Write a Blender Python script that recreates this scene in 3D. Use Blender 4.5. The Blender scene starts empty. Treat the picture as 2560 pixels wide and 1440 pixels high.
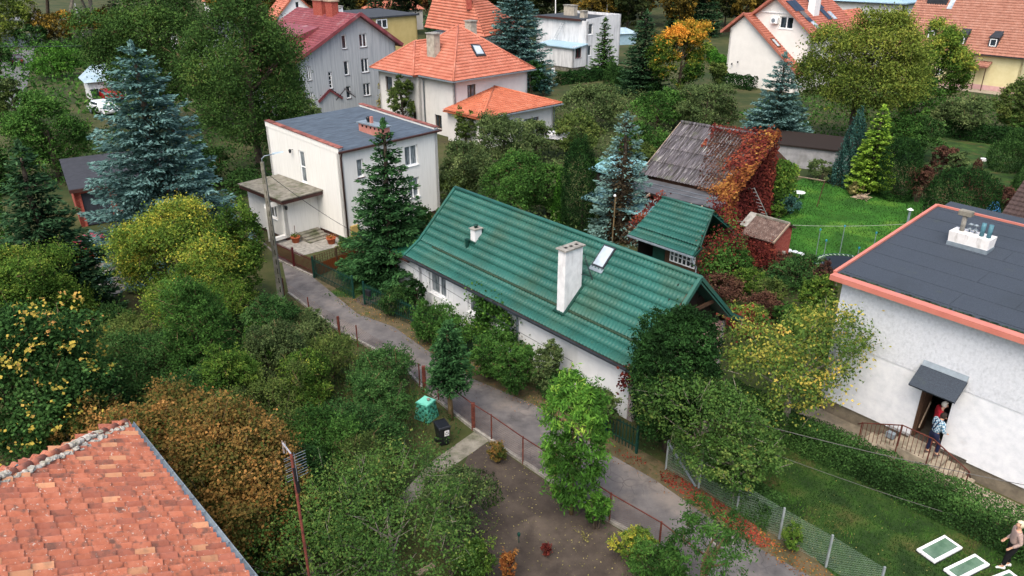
import bpy, bmesh, math, random
import numpy as np
from mathutils import Vector, Matrix
R = math.radians
rng = np.random.default_rng(7)
random.seed(7)
SC = bpy.context.scene
COL = SC.collection

# ---------------------------------------------------------------- camera, light
F, TH, H = 1900.0, R(24.6), 17.0
cd = bpy.data.cameras.new('camera'); cam = bpy.data.objects.new('camera', cd); COL.objects.link(cam)
cam.location = (0, 0, H); cam.rotation_euler = (R(90) - TH, 0, 0)
cd.sensor_width = 36; cd.lens = 36 * F / 2560; cd.clip_start = .3; cd.clip_end = 5000
SC.camera = cam
SUN_EL, SUN_AZ = 58, 250      # azimuth: direction the light comes from, degrees counter-clockwise from +X
w = bpy.data.worlds.new('World'); SC.world = w; w.use_nodes = True
nt = w.node_tree; sky = nt.nodes.new('ShaderNodeTexSky'); sky.sky_type = 'NISHITA'; sky.sun_disc = False
sky.sun_elevation = R(SUN_EL); sky.sun_rotation = R(90 - SUN_AZ); sky.air_density = 1.0; sky.dust_density = 6; sky.ozone_density = 1.0
nt.links.new(sky.outputs[0], nt.nodes['Background'].inputs[0]); nt.nodes['Background'].inputs[1].default_value = .15
sd = bpy.data.lights.new('sun', 'SUN'); sd.energy = .7; sd.angle = R(50); sd.color = (1, .96, .9)
so = bpy.data.objects.new('sun', sd); COL.objects.link(so)
a_, e_ = R(SUN_AZ), R(SUN_EL)
so.rotation_euler = Vector((math.cos(a_) * math.cos(e_), math.sin(a_) * math.cos(e_), math.sin(e_))).to_track_quat('Z', 'Y').to_euler()
SC.view_settings.view_transform = 'Standard'; SC.view_settings.look = 'None'
SC.view_settings.exposure = 0.98; SC.view_settings.gamma = 1
SC.render.engine = 'CYCLES'; SC.cycles.max_bounces = 5; SC.cycles.diffuse_bounces = 3; SC.cycles.glossy_bounces = 2
SC.cycles.transparent_max_bounces = 4; SC.cycles.use_denoising = True

# ---------------------------------------------------------------- geometry of the place from survey points
cT, sT = math.cos(TH), math.sin(TH)
def ray(px, py):
    X = px - 1280; Y = py - 720
    return np.array([X, F * cT - Y * sT, -(F * sT + Y * cT)])
EYE = np.array([0, 0, H])
def P(px, py, z=0.):
    r = ray(px, py); return EYE + r * ((z - H) / r[2])
def PY(px, py, y):
    r = ray(px, py); return EYE + r * (y / r[1])
def onplane(px, py, p0, n):
    r = ray(px, py); n = np.array(n); return EYE + r * (((np.array(p0) - EYE) @ n) / (r @ n))
class Frame:
    def __init__(s, O, az):
        s.O = np.array([O[0], O[1]]); s.az = az; a = R(az)
        s.u = np.array([math.cos(a), math.sin(a)]); s.v = np.array([-s.u[1], s.u[0]])
    def L(s, p):
        d = p[:2] - s.O; return np.array([d @ s.u, d @ s.v, p[2]])
    def W(s, u, v, z=0):
        q = s.O + s.u * u + s.v * v; return np.array([q[0], q[1], z])
    def fv(s, px, py, v=0.):      # point on the vertical plane v = const -> (u, z)
        p = onplane(px, py, s.W(0, v), (s.v[0], s.v[1], 0)); l = s.L(p); return l[0], l[2]
    def fu(s, px, py, u=0.):
        p = onplane(px, py, s.W(u, 0), (s.u[0], s.u[1], 0)); l = s.L(p); return l[1], l[2]
    def fz(s, px, py, z):
        return s.L(P(px, py, z))
    def pl(s, px, py, p0, n):     # local plane
        n = np.array(n, float); nw = np.array([*(s.u * n[0] + s.v * n[1]), n[2]])
        return s.L(onplane(px, py, s.W(*p0), nw))

# ---------------------------------------------------------------- materials
def hexc(h, k=1.):
    h = h.lstrip('#'); c = [int(h[i:i + 2], 16) / 255 for i in (0, 2, 4)]
    return tuple(k * (x / 12.92 if x < .04045 else ((x + .055) / 1.055) ** 2.4) for x in c) + (1,)
def C_(c, k=1.): return hexc(c, k) if isinstance(c, str) else tuple(c) + (1,)
def ramp(nt, cols, fac, pos=None):
    r = nt.nodes.new('ShaderNodeValToRGB'); e = r.color_ramp.elements
    n = len(cols); pos = pos or [i / (n - 1) for i in range(n)]
    e[0].position = pos[0]; e[0].color = cols[0]; e[1].position = pos[-1]; e[1].color = cols[-1]
    for i in range(1, n - 1):
        x = e.new(pos[i]); x.color = cols[i]
    nt.links.new(fac, r.inputs[0]); return r.outputs[0]
MATS = {}
def mat(name, cols, scale=3., stretch=(1, 1, 1), rough=.85, bump=0., bscale=None, metal=0., spec=.3, pos=None, vary=0., dirt=None, k=1., detail=6, alpha=None):
    """cols: colours picked by noise; dirt: (colour, scale, stretch, lo, hi) second layer; vary: brightness differs from object to object"""
    if name in MATS: return MATS[name]
    m = bpy.data.materials.new(name); m.use_nodes = True; t = m.node_tree; L = t.links
    b = t.nodes['Principled BSDF']; b.inputs['Roughness'].default_value = rough; b.inputs['Metallic'].default_value = metal
    b.inputs['Specular IOR Level'].default_value = spec
    tc = t.nodes.new('ShaderNodeTexCoord').outputs['Object']
    if vary:
        oi_ = t.nodes.new('ShaderNodeObjectInfo'); va_ = t.nodes.new('ShaderNodeVectorMath'); va_.operation = 'MULTIPLY_ADD'; L.new(oi_.outputs['Random'], va_.inputs[0]); va_.inputs[1].default_value = (37, 91, 53); L.new(tc, va_.inputs[2]); tc = va_.outputs[0]
    def noise(sc, st, det=detail):
        mp = t.nodes.new('ShaderNodeMapping'); mp.inputs['Scale'].default_value = st; L.new(tc, mp.inputs[0])
        n = t.nodes.new('ShaderNodeTexNoise'); n.inputs['Scale'].default_value = sc; n.inputs['Detail'].default_value = det
        n.inputs['Roughness'].default_value = .62; L.new(mp.outputs[0], n.inputs[0]); return n.outputs[0]
    if isinstance(cols, str): cols = [cols]
    cc = [C_(c, k) for c in cols]
    if len(cc) == 1: cc = [tuple(x * .86 for x in cc[0][:3]) + (1,), cc[0], tuple(min(1, x * 1.1) for x in cc[0][:3]) + (1,)]
    out = ramp(t, cc, noise(scale, stretch), pos or [.3 + .4 * i / (len(cc) - 1) for i in range(len(cc))])
    for d in (dirt if isinstance(dirt, list) else [dirt] if dirt else []):
        f = ramp(t, [(0, 0, 0, 1), (d[5] if len(d) > 5 else 1,) * 3 + (1,)], noise(d[1], d[2]), [d[3], d[4]])
        mx = t.nodes.new('ShaderNodeMixRGB'); L.new(f, mx.inputs[0]); L.new(out, mx.inputs[1]); mx.inputs[2].default_value = C_(d[0]); out = mx.outputs[0]
    if vary:
        oi = t.nodes.new('ShaderNodeObjectInfo'); mr = t.nodes.new('ShaderNodeMapRange'); L.new(oi.outputs['Random'], mr.inputs[0])
        mr.inputs['To Min'].default_value = 1 - vary; mr.inputs['To Max'].default_value = 1 + vary
        hs = t.nodes.new('ShaderNodeHueSaturation'); L.new(out, hs.inputs['Color']); L.new(mr.outputs[0], hs.inputs['Value']); out = hs.outputs[0]
    L.new(out, b.inputs['Base Color'])
    if bump:
        bn = t.nodes.new('ShaderNodeBump'); bn.inputs['Strength'].default_value = bump; bn.inputs['Distance'].default_value = .02
        L.new(noise(bscale or scale * 6, (1, 1, 1), 4), bn.inputs['Height']); L.new(bn.outputs[0], b.inputs['Normal'])
    MATS[name] = m; return m
def leafmat(name, cols, pos=None, trans=.22, k=1., gloss=.0):
    if name in MATS: return MATS[name]
    m = bpy.data.materials.new(name); m.use_nodes = True; t = m.node_tree; L = t.links
    for n in list(t.nodes):
        if n.type == 'BSDF_PRINCIPLED': t.nodes.remove(n)
    at = t.nodes.new('ShaderNodeAttribute'); at.attribute_name = 'rnd'
    tc = t.nodes.new('ShaderNodeTexCoord').outputs['Object']
    n = t.nodes.new('ShaderNodeTexNoise'); n.inputs['Scale'].default_value = .9; n.inputs['Detail'].default_value = 3; L.new(tc, n.inputs[0])
    ad = t.nodes.new('ShaderNodeMath'); ad.operation = 'MULTIPLY_ADD'; L.new(n.outputs[0], ad.inputs[0]); ad.inputs[1].default_value = .5
    sb = t.nodes.new('ShaderNodeMath'); sb.operation = 'SUBTRACT'; L.new(at.outputs['Fac'], sb.inputs[0]); sb.inputs[1].default_value = .25
    L.new(sb.outputs[0], ad.inputs[2])
    def soft(q): l = .3 * q[0] + .6 * q[1] + .1 * q[2]; return tuple(1.16 * w_ * (v * .92 + l * .08) + .003 for v, w_ in zip(q[:3], (.95, 1.04, .95))) + (1,)
    c = ramp(t, [soft(C_(x, k)) for x in cols], ad.outputs[0], pos)
    d = t.nodes.new('ShaderNodeBsdfDiffuse'); L.new(c, d.inputs[0])
    tr = t.nodes.new('ShaderNodeBsdfTranslucent'); L.new(c, tr.inputs[0])
    mx = t.nodes.new('ShaderNodeMixShader'); mx.inputs[0].default_value = trans; L.new(d.outputs[0], mx.inputs[1]); L.new(tr.outputs[0], mx.inputs[2])
    out = mx
    if gloss:
        g = t.nodes.new('ShaderNodeBsdfGlossy'); g.inputs['Roughness'].default_value = .45; g.inputs[0].default_value = (.8, .85, .9, 1)
        m2 = t.nodes.new('ShaderNodeMixShader'); m2.inputs[0].default_value = gloss; L.new(mx.outputs[0], m2.inputs[1]); L.new(g.outputs[0], m2.inputs[2]); out = m2
    L.new(out.outputs[0], t.nodes['Material Output'].inputs[0])
    MATS[name] = m; return m

# ---------------------------------------------------------------- mesh building
def link(name, me, m=None, parent=None, loc=None):
    o = bpy.data.objects.new(name, me); COL.objects.link(o)
    if m and not me.materials: me.materials.append(m)
    if parent is not None: o.parent = parent
    if loc is not None: o.location = loc
    return o
def tag(o, label=None, cat=None, group=None, kind=None):
    if label: o['label'] = label
    if cat: o['category'] = cat
    if group: o['group'] = group
    if kind: o['kind'] = kind
    return o
def thing(name, label, cat, loc=(0, 0, 0), rz=0., group=None):
    o = bpy.data.objects.new(name, None); COL.objects.link(o); o.location = loc; o.rotation_euler = (0, 0, rz); o.empty_display_size = .3
    return tag(o, label, cat, group)
def copytree(o, loc=None, rz=None, label=None, parent=None):
    c = o.copy(); COL.objects.link(c)
    if parent is not None: c.parent = parent
    for ch in list(o.children): copytree(ch, parent=c)
    if loc is not None: c.location = loc
    if rz is not None: c.rotation_euler = (0, 0, rz)
    if label: c['label'] = label
    return c
class MB:
    def __init__(s): s.v = []; s.f = []
    def add(s, V, Fc):
        n = len(s.v); s.v += [tuple(map(float, p)) for p in V]; s.f += [tuple(i + n for i in f) for f in Fc]; return s
    def box(s, x0, y0, z0, x1, y1, z1):
        return s.add([(x0, y0, z0), (x1, y0, z0), (x1, y1, z0), (x0, y1, z0), (x0, y0, z1), (x1, y0, z1), (x1, y1, z1), (x0, y1, z1)],
                     [(3, 2, 1, 0), (4, 5, 6, 7), (0, 1, 5, 4), (1, 2, 6, 5), (2, 3, 7, 6), (3, 0, 4, 7)])
    def hexa(s, bot, top):
        n = len(bot); return s.add(list(bot) + list(top), [tuple(range(n))[::-1], tuple(range(n, 2 * n))] + [(i, (i + 1) % n, n + (i + 1) % n, n + i) for i in range(n)])
    def slab(s, pts, t):           # polygon thickened downwards along its normal
        p = [np.array(q, float) for q in pts]; n = np.cross(p[1] - p[0], p[2] - p[0]); n = n / np.linalg.norm(n)
        if n[2] < 0: p = p[::-1]; n = -n
        return s.hexa([q - n * t for q in p], p)
    def bar(s, a, b, w, h=None, up=(0, 0, 1)):
        h = h or w; a = np.array(a, float); b = np.array(b, float); d = b - a; d /= np.linalg.norm(d) + 1e-9
        x = np.cross(d, up)
        if np.linalg.norm(x) < 1e-4: x = np.cross(d, (0, 1, 0))
        x /= np.linalg.norm(x); y = np.cross(x, d); x = x * w / 2; y = y * h / 2
        return s.hexa([a - x - y, a + x - y, a + x + y, a - x + y][::-1], [b - x - y, b + x - y, b + x + y, b - x + y][::-1])
    def tube(s, pts, rad, n=6, cap=True):
        pts = [np.array(p, float) for p in pts]
        if not hasattr(rad, '__len__'): rad = [rad] * len(pts)
        V = []; 
        for i, p in enumerate(pts):
            d = pts[min(i + 1, len(pts) - 1)] - pts[max(i - 1, 0)]; d = d / (np.linalg.norm(d) + 1e-9)
            x = np.cross(d, (0, 0, 1) if abs(d[2]) < .95 else (0, 1, 0)); x /= np.linalg.norm(x); y = np.cross(d, x)
            for k in range(n):
                a = 2 * math.pi * k / n; V.append(p + rad[i] * (math.cos(a) * x + math.sin(a) * y))
        Fc = []
        for i in range(len(pts) - 1):
            for k in range(n): Fc.append((i * n + k, i * n + (k + 1) % n, (i + 1) * n + (k + 1) % n, (i + 1) * n + k))
        if cap: Fc += [tuple(range(n))[::-1], tuple(range((len(pts) - 1) * n, len(pts) * n))]
        return s.add(V, Fc)
    def lathe(s, prof, n=12, c=(0, 0, 0)):   # prof: (r, z)
        V = [(c[0] + r * math.cos(2 * math.pi * k / n), c[1] + r * math.sin(2 * math.pi * k / n), c[2] + z) for r, z in prof for k in range(n)]
        Fc = [(i * n + k, i * n + (k + 1) % n, (i + 1) * n + (k + 1) % n, (i + 1) * n + k) for i in range(len(prof) - 1) for k in range(n)]
        Fc += [tuple(range(n))[::-1], tuple(range((len(prof) - 1) * n, len(prof) * n))]
        return s.add(V, Fc)
    def mesh(s, name, smooth=False):
        me = bpy.data.meshes.new(name); me.from_pydata(s.v, [], s.f); me.update()
        if smooth: me.polygons.foreach_set('use_smooth', [True] * len(me.polygons))
        return me
    def obj(s, name, m, parent=None, smooth=False, bevel=0., loc=None):
        o = link(name, s.mesh(name, smooth), m, parent, loc)
        if bevel:
            b = o.modifiers.new('bevel', 'BEVEL'); b.width = bevel; b.segments = 1; b.limit_method = 'ANGLE'
        return o
def npmesh(name, V, Q, rnd=None, smooth=False):   # V (n,3), Q (m,k)
    me = bpy.data.meshes.new(name); V = np.asarray(V, np.float32); Q = np.asarray(Q, np.int32); k = Q.shape[1]
    me.vertices.add(len(V)); me.vertices.foreach_set('co', V.ravel())
    me.loops.add(Q.size); me.loops.foreach_set('vertex_index', Q.ravel())
    me.polygons.add(len(Q)); me.polygons.foreach_set('loop_start', np.arange(0, Q.size, k, dtype=np.int32)); me.polygons.foreach_set('loop_total', np.full(len(Q), k, np.int32))
    if smooth: me.polygons.foreach_set('use_smooth', np.ones(len(Q), bool))
    me.update(calc_edges=True)
    if rnd is not None:
        a = me.attributes.new('rnd', 'FLOAT', 'POINT'); a.data.foreach_set('value', np.asarray(rnd, np.float32))
    return me

def tilefield(name, m, P0, U, V, poly, pu=.2, pv=.35, amp=.025, step=.03, seg=6, parent=None, prof='wave', deck=.1, jit=0., swave=None):
    """A tiled or corrugated roof plane: real waves across and a step at every course, cut to the polygon (u, v)."""
    P0 = np.array(P0, float); U = np.array(U, float); V = np.array(V, float); U /= np.linalg.norm(U); V /= np.linalg.norm(V); N = np.cross(U, V)
    poly = [np.array(p, float) for p in poly]; us = [p[0] for p in poly]; vs = [p[1] for p in poly]
    du = pu / seg; nu = int(math.ceil((max(us) - min(us)) / du)); nv = int(math.ceil((max(vs) - min(vs)) / pv))
    u = np.linspace(min(us), max(us), nu + 1); ph = 2 * np.pi * (u - min(us)) / pu
    h = amp * (.5 + .5 * np.cos(ph)) if prof == 'wave' else amp * np.clip(1.6 * np.cos(ph) , -.2, 1)
    rows = []; gv = .026 if prof == 'tile' else .03; gd_ = .08 if prof == 'tile' else .04; dk = gd_ + .01 if step > 0 else .012
    g = np.random.default_rng(3)
    for k in range(nv):
        v0 = min(vs) + k * pv; v1 = min(v0 + pv, max(vs)); j = g.uniform(-jit, jit)
        for vv, hh in ((v0, step + j), (v1 - gv, 0.), (v1 - gv * .9, -gd_), (v1, -gd_)) if step > 0 else ((v0, 0.), (v1, 0.)):
            rows.append(P0 + U * u[:, None] + V * (vv - (.012 if hh else 0) * (prof == 'wave') * np.cos(ph)[:, None]) + N * (h + hh)[:, None])
    A = np.array(rows); nr = len(rows); ncol = nu + 1
    idx = np.arange(nr * ncol).reshape(nr, ncol)
    Q = np.stack([idx[:-1, :-1], idx[:-1, 1:], idx[1:, 1:], idx[1:, :-1]], -1).reshape(-1, 4)
    me = npmesh(name, A.reshape(-1, 3), Q, smooth=False)
    rect = len(poly) == 4 and all(min(abs(p[0] - min(us)), abs(p[0] - max(us))) < .02 and min(abs(p[1] - min(vs)), abs(p[1] - max(vs))) < .02 for p in poly)
    area = sum(poly[i][0] * poly[(i + 1) % len(poly)][1] - poly[(i + 1) % len(poly)][0] * poly[i][1] for i in range(len(poly)))
    if area < 0: poly = poly[::-1]
    bm = bmesh.new(); bm.from_mesh(me)
    if not rect:
        for i in range(len(poly)):
            a = poly[i]; b = poly[(i + 1) % len(poly)]; d = b - a; n = U * d[1] - V * d[0]
            bmesh.ops.bisect_plane(bm, geom=bm.verts[:] + bm.edges[:] + bm.faces[:], plane_co=P0 + U * a[0] + V * a[1], plane_no=n, clear_outer=True)
    if deck:
        top = [P0 + U * p[0] + V * p[1] - N * dk for p in poly]; bot = [p - N * deck for p in top]
        tv = [bm.verts.new(p) for p in top]; bv = [bm.verts.new(p) for p in bot]; n = len(tv)
        bm.faces.new(tv); bm.faces.new(bv[::-1])
        for i in range(n): bm.faces.new((tv[i], bv[i], bv[(i + 1) % n], tv[(i + 1) % n]))
    bm.to_mesh(me); bm.free()
    return link(name, me, m, parent)

def wall(parent, m, A, B, z0, z1, holes=(), t=.25, gable=None, name='wall'):
    """wall from A to B (local), outside on the right hand; holes (s0,s1,z0,z1); gable: list of (s,z) points of the top outline"""
    A = np.array(A, float); B = np.array(B, float); Ln = np.linalg.norm(B - A); d = (B - A) / Ln; n = np.array([d[1], -d[0]])
    xs = sorted({0., Ln} | {x for h in holes for x in h[:2]}); zs = sorted({z0, z1} | {z for h in holes for z in h[2:]})
    def pt(s_, z, dep): q = A + d * s_ - n * dep; return (q[0], q[1], z)
    bm = bmesh.new()
    def quad(a, b, c, e): bm.faces.new([bm.verts.new(p) for p in (a, b, c, e)])
    for i in range(len(xs) - 1):
        for j in range(len(zs) - 1):
            cx = (xs[i] + xs[i + 1]) / 2; cz = (zs[j] + zs[j + 1]) / 2
            if any(h[0] < cx < h[1] and h[2] < cz < h[3] for h in holes): continue
            quad(pt(xs[i], zs[j], 0), pt(xs[i + 1], zs[j], 0), pt(xs[i + 1], zs[j + 1], 0), pt(xs[i], zs[j + 1], 0))
            quad(pt(xs[i], zs[j + 1], t), pt(xs[i + 1], zs[j + 1], t), pt(xs[i + 1], zs[j], t), pt(xs[i], zs[j], t))
    for h in holes:
        a, b, c, e = h
        quad(pt(a, c, 0), pt(a, c, t), pt(b, c, t), pt(b, c, 0)); quad(pt(a, e, t), pt(a, e, 0), pt(b, e, 0), pt(b, e, t))
        quad(pt(a, c, 0), pt(a, e, 0), pt(a, e, t), pt(a, c, t)); quad(pt(b, c, t), pt(b, e, t), pt(b, e, 0), pt(b, c, 0))
    quad(pt(0, z1, 0), pt(Ln, z1, 0), pt(Ln, z1, t), pt(0, z1, t))
    quad(pt(0, z0, 0), pt(0, z1, 0), pt(0, z1, t), pt(0, z0, t)); quad(pt(Ln, z0, t), pt(Ln, z1, t), pt(Ln, z1, 0), pt(Ln, z0, 0))
    if gable:
        for i in range(len(gable) - 1):
            (s0, g0), (s1, g1) = gable[i], gable[i + 1]
            dd = (d[0] * (s1 - s0), d[1] * (s1 - s0), g1 - g0); nn = Vector((d[0], d[1], 0)).cross(Vector((n[0], n[1], 0)))
            no = Vector(dd).cross(Vector((n[0], n[1], 0)))
            if no.z < 0: no = -no
            bmesh.ops.bisect_plane(bm, geom=bm.verts[:] + bm.edges[:] + bm.faces[:], plane_co=pt(s0, g0, 0), plane_no=no, clear_outer=True)
    me = bpy.data.meshes.new(name); bm.to_mesh(me); bm.free()
    return link(name, me, m, parent)

def window(parent, A, B, h, fm='pvc_white', gm='glass_dark', mull=1, sill='pvc_white', dep=.12, fw=.07, bars=0, name='window', t=.08):
    A = np.array(A, float); B = np.array(B, float); d = (B - A) / np.linalg.norm(B - A); n = np.array([d[1], -d[0]])
    s0, s1, z0, z1 = h; base = A + d * s0
    def bx(mb, a, b, c, e, d0, d1):
        mb.hexa([tuple(A + d * a + n * d0) + (c,), tuple(A + d * b + n * d0) + (c,), tuple(A + d * b + n * d1) + (c,), tuple(A + d * a + n * d1) + (c,)],
                [tuple(A + d * a + n * d0) + (e,), tuple(A + d * b + n * d0) + (e,), tuple(A + d * b + n * d1) + (e,), tuple(A + d * a + n * d1) + (e,)])
    fr = MB(); bx(fr, s0, s0 + fw, z0, z1, -dep - t, -dep); bx(fr, s1 - fw, s1, z0, z1, -dep - t, -dep); bx(fr, s0 + fw, s1 - fw, z0, z0 + fw, -dep - t, -dep); bx(fr, s0 + fw, s1 - fw, z1 - fw, z1, -dep - t, -dep)
    for i in range(mull):
        c = s0 + (s1 - s0) * (i + 1) / (mull + 1); bx(fr, c - fw * .6, c + fw * .6, z0 + fw, z1 - fw, -dep - t, -dep + .004)
    for i in range(bars):
        c = z0 + (z1 - z0) * (i + 1) / (bars + 1); bx(fr, s0 + fw, s1 - fw, c - fw * .35, c + fw * .35, -dep - t, -dep + .002)
    wo = fr.obj(name, MATS[fm], parent)
    e = [s0 + (s1 - s0) * i / (mull + 1) for i in range(mull + 2)]
    for i in range(mull + 1):
        g = MB(); bx(g, e[i] + fw * .62, e[i + 1] - fw * .62, z0 + fw * .5, z1 - fw * .5, -dep - .055, -dep - .04); g.obj('pane', MATS[gm], wo)
    if sill:
        g = MB(); bx(g, s0 - .05, s1 + .05, z0 - .045, z0 - .003, -dep, .06); g.obj('sill', MATS[sill], wo)
    return wo

# ---------------------------------------------------------------- materials used by name
mat('pvc_white', ['#dfe4e6', '#eef1f2'], rough=.4, spec=.5)
mat('glass_dark', ['#10161a', '#27313a', '#4a565c'], scale=1.3, stretch=(1, 1, .5), rough=.06, spec=.9, detail=2)
mat('glass_pale', ['#8b98a2', '#b9c5cd'], scale=1.5, rough=.08, spec=.9, detail=2)
mat('curtain', ['#2b3236', '#6c767b', '#9aa3a6'], scale=5, stretch=(3, 3, .3), rough=.1, spec=.9, detail=2)
mat('brown_metal', ['#3a2522', '#4a302b'], rough=.5)
mat('dark_metal', ['#22262a', '#343a40'], rough=.5)
mat('zinc', ['#6b7780', '#87949c'], scale=4, rough=.5, metal=.15, spec=.4)
mat('rust', ['#3d211b', '#572c24', '#6b3a2c'], scale=9, rough=.9)
mat('oxblood', ['#3f1015', '#561820'], scale=6, rough=.6)
mat('picket_green', ['#0d2f27', '#16423a'], scale=6, rough=.5)
mat('white_paint', ['#d8dadb', '#eceded'], rough=.6)
mat('concrete', ['#6f6c66', '#8b8982', '#9d9a92'], scale=5, rough=.95, bump=.3, dirt=('#3f4038', 2, (1, 1, 1), .5, .75, .7))
mat('old_concrete', ['#5c5a50', '#77746a', '#8a877b'], scale=3, rough=.95, bump=.3, dirt=('#3d4526', 1.2, (1, 1, 1), .48, .66, .8))
mat('wood_brown', ['#3b2a20', '#55402f'], scale=4, stretch=(8, 8, .6), rough=.8)
mat('wood_pale', ['#8b7a68', '#a89782'], scale=4, stretch=(8, 8, .6), rough=.8)
mat('wood_dark', ['#1b1613', '#2d2420'], scale=4, stretch=(6, 6, .6), rough=.9)
mat('bark', ['#2c261f', '#4a4137', '#5d554a'], scale=6, stretch=(2, 2, .6), rough=.95, bump=.5)
mat('bark_pale', ['#57534b', '#7c776b', '#8e897d'], scale=5, stretch=(2, 2, .4), rough=.95, bump=.5)
mat('bark_tan', ['#5a4c36', '#7d6b4d'], scale=6, stretch=(2, 2, .6), rough=.95)
mat('black_plastic', ['#0c0f13', '#1a1f26'], rough=.45, spec=.5)
mat('brick_red', ['#6f2d28', '#8a3b33'], scale=4, rough=.9, dirt=('#9b7b62', 14, (1, 1, 1), .55, .7))

LP = dict(
 bluespruce=(['#1f302a', '#2f4844', '#43605f', '#5c7a7c', '#7c9999'], .12),
 bluespruce_dead=(['#33291f', '#4c3f2e', '#36463f', '#4d6663', '#6a8684'], .12),
 spruce=(['#0c190f', '#16291a', '#223c26', '#335034', '#4a6542'], .12),
 fir=(['#0c1a0e', '#152b17', '#213f22', '#32562f', '#4a6e3e'], .12),
 walnut=(['#20321a', '#2d451f', '#3d5826', '#4f682c', '#6c7434'], .2),
 walnut_yellow=(['#33421c', '#4a5b22', '#647128', '#7f8230', '#9a8a36'], .25),  # lighter, yellower leaves than the plain walnut palette
 green=(['#1c3214', '#2a481c', '#3b5e24', '#50742e', '#6c8a3a'], .25),
 fresh=(['#1b3210', '#2d4d18', '#447022', '#638c2c', '#94a83a'], .3),
 olive=(['#28331a', '#3a4a22', '#4e5e2a', '#667034', '#80803e'], .25),
 greyolive=(['#2a3620', '#3d4c2c', '#526238', '#687446', '#848a58'], .25),
 yellow=(['#2c3a16', '#466020', '#687c28', '#b0a030', '#d8bc40'], .3),
 yellowgreen=(['#1d2d10', '#324c18', '#4c6a22', '#75852e', '#ab9d38'], .3),
 maple=(['#1b3010', '#2f4d18', '#5c6a1e', '#b5841f', '#e0952a'], .3),
 rust=(['#23300f', '#3d4a1e', '#645328', '#8c6230', '#ab7842'], .25),
 yellowleaf=(['#6e6a28', '#9a8834', '#b99c3c', '#b8854a', '#a87a45'], .3),
 bramble=(['#182a14', '#24401e', '#355528', '#496a34', '#648048'], .2),
 apple=(['#22351a', '#345022', '#4a682c', '#687838', '#948c46'], .3),
 appleyellow=(['#2c3f1a', '#425c26', '#5f742e', '#a3953a', '#cfa848'], .3),
 yew=(['#0b190a', '#122610', '#1b3616', '#28471e', '#3a5a2a'], .1),
 thuja=(['#0d2208', '#1c3d0e', '#2f5a15', '#46741e', '#618a2a'], .15),
 hedge=(['#16260f', '#21381a', '#304d22', '#42622c', '#587638'], .15),
 limecypress=(['#1c2d0c', '#385216', '#5d7c20', '#86a42e', '#adc046'], .2),
 bluecypress=(['#0d1d1a', '#1a332f', '#2b4c48', '#406661', '#587f79'], .1),
 redvine=(['#2c100f', '#4c1b1b', '#6c2b26', '#86402f', '#99603c'], .25),
 orangevine=(['#45200f', '#6b361c', '#8c5426', '#a87434', '#b89548'], .25),
 purple=(['#241a18', '#3d2622', '#54362e', '#6a4a3c', '#6e5f42'], .2),
 dryplant=(['#3e3b22', '#5f5a32', '#837a45', '#a0905a', '#b8a873'], .3),
 wood=(['#0b120a', '#161f10', '#252f17', '#3a3f1d', '#564c22'], .2),
 woodgold=(['#1d1c0d', '#3d3414', '#69551b', '#8f6c20', '#a87a26'], .2),
 woodrust=(['#1a120c', '#332115', '#55361f', '#6f4728', '#8a5c2e'], .2),
 creeper=(['#12220c', '#1f3a13', '#33561d', '#4f7429', '#7f9434'], .25),
 leaflitter=(['#3a2413', '#6a3d1a', '#8f5a22', '#b58a38', '#9a3a22'], .1),
 redlitter=(['#40120f', '#6c211b', '#8c342a', '#9a4c34', '#8c6438'], .1),
 grassblade=(['#12200b', '#1a3010', '#254216', '#34551c', '#55642c'], .12),
)
def leaf(n):
    c, t = LP[n]; return leafmat('leaf_' + n, c, trans=t)

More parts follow.
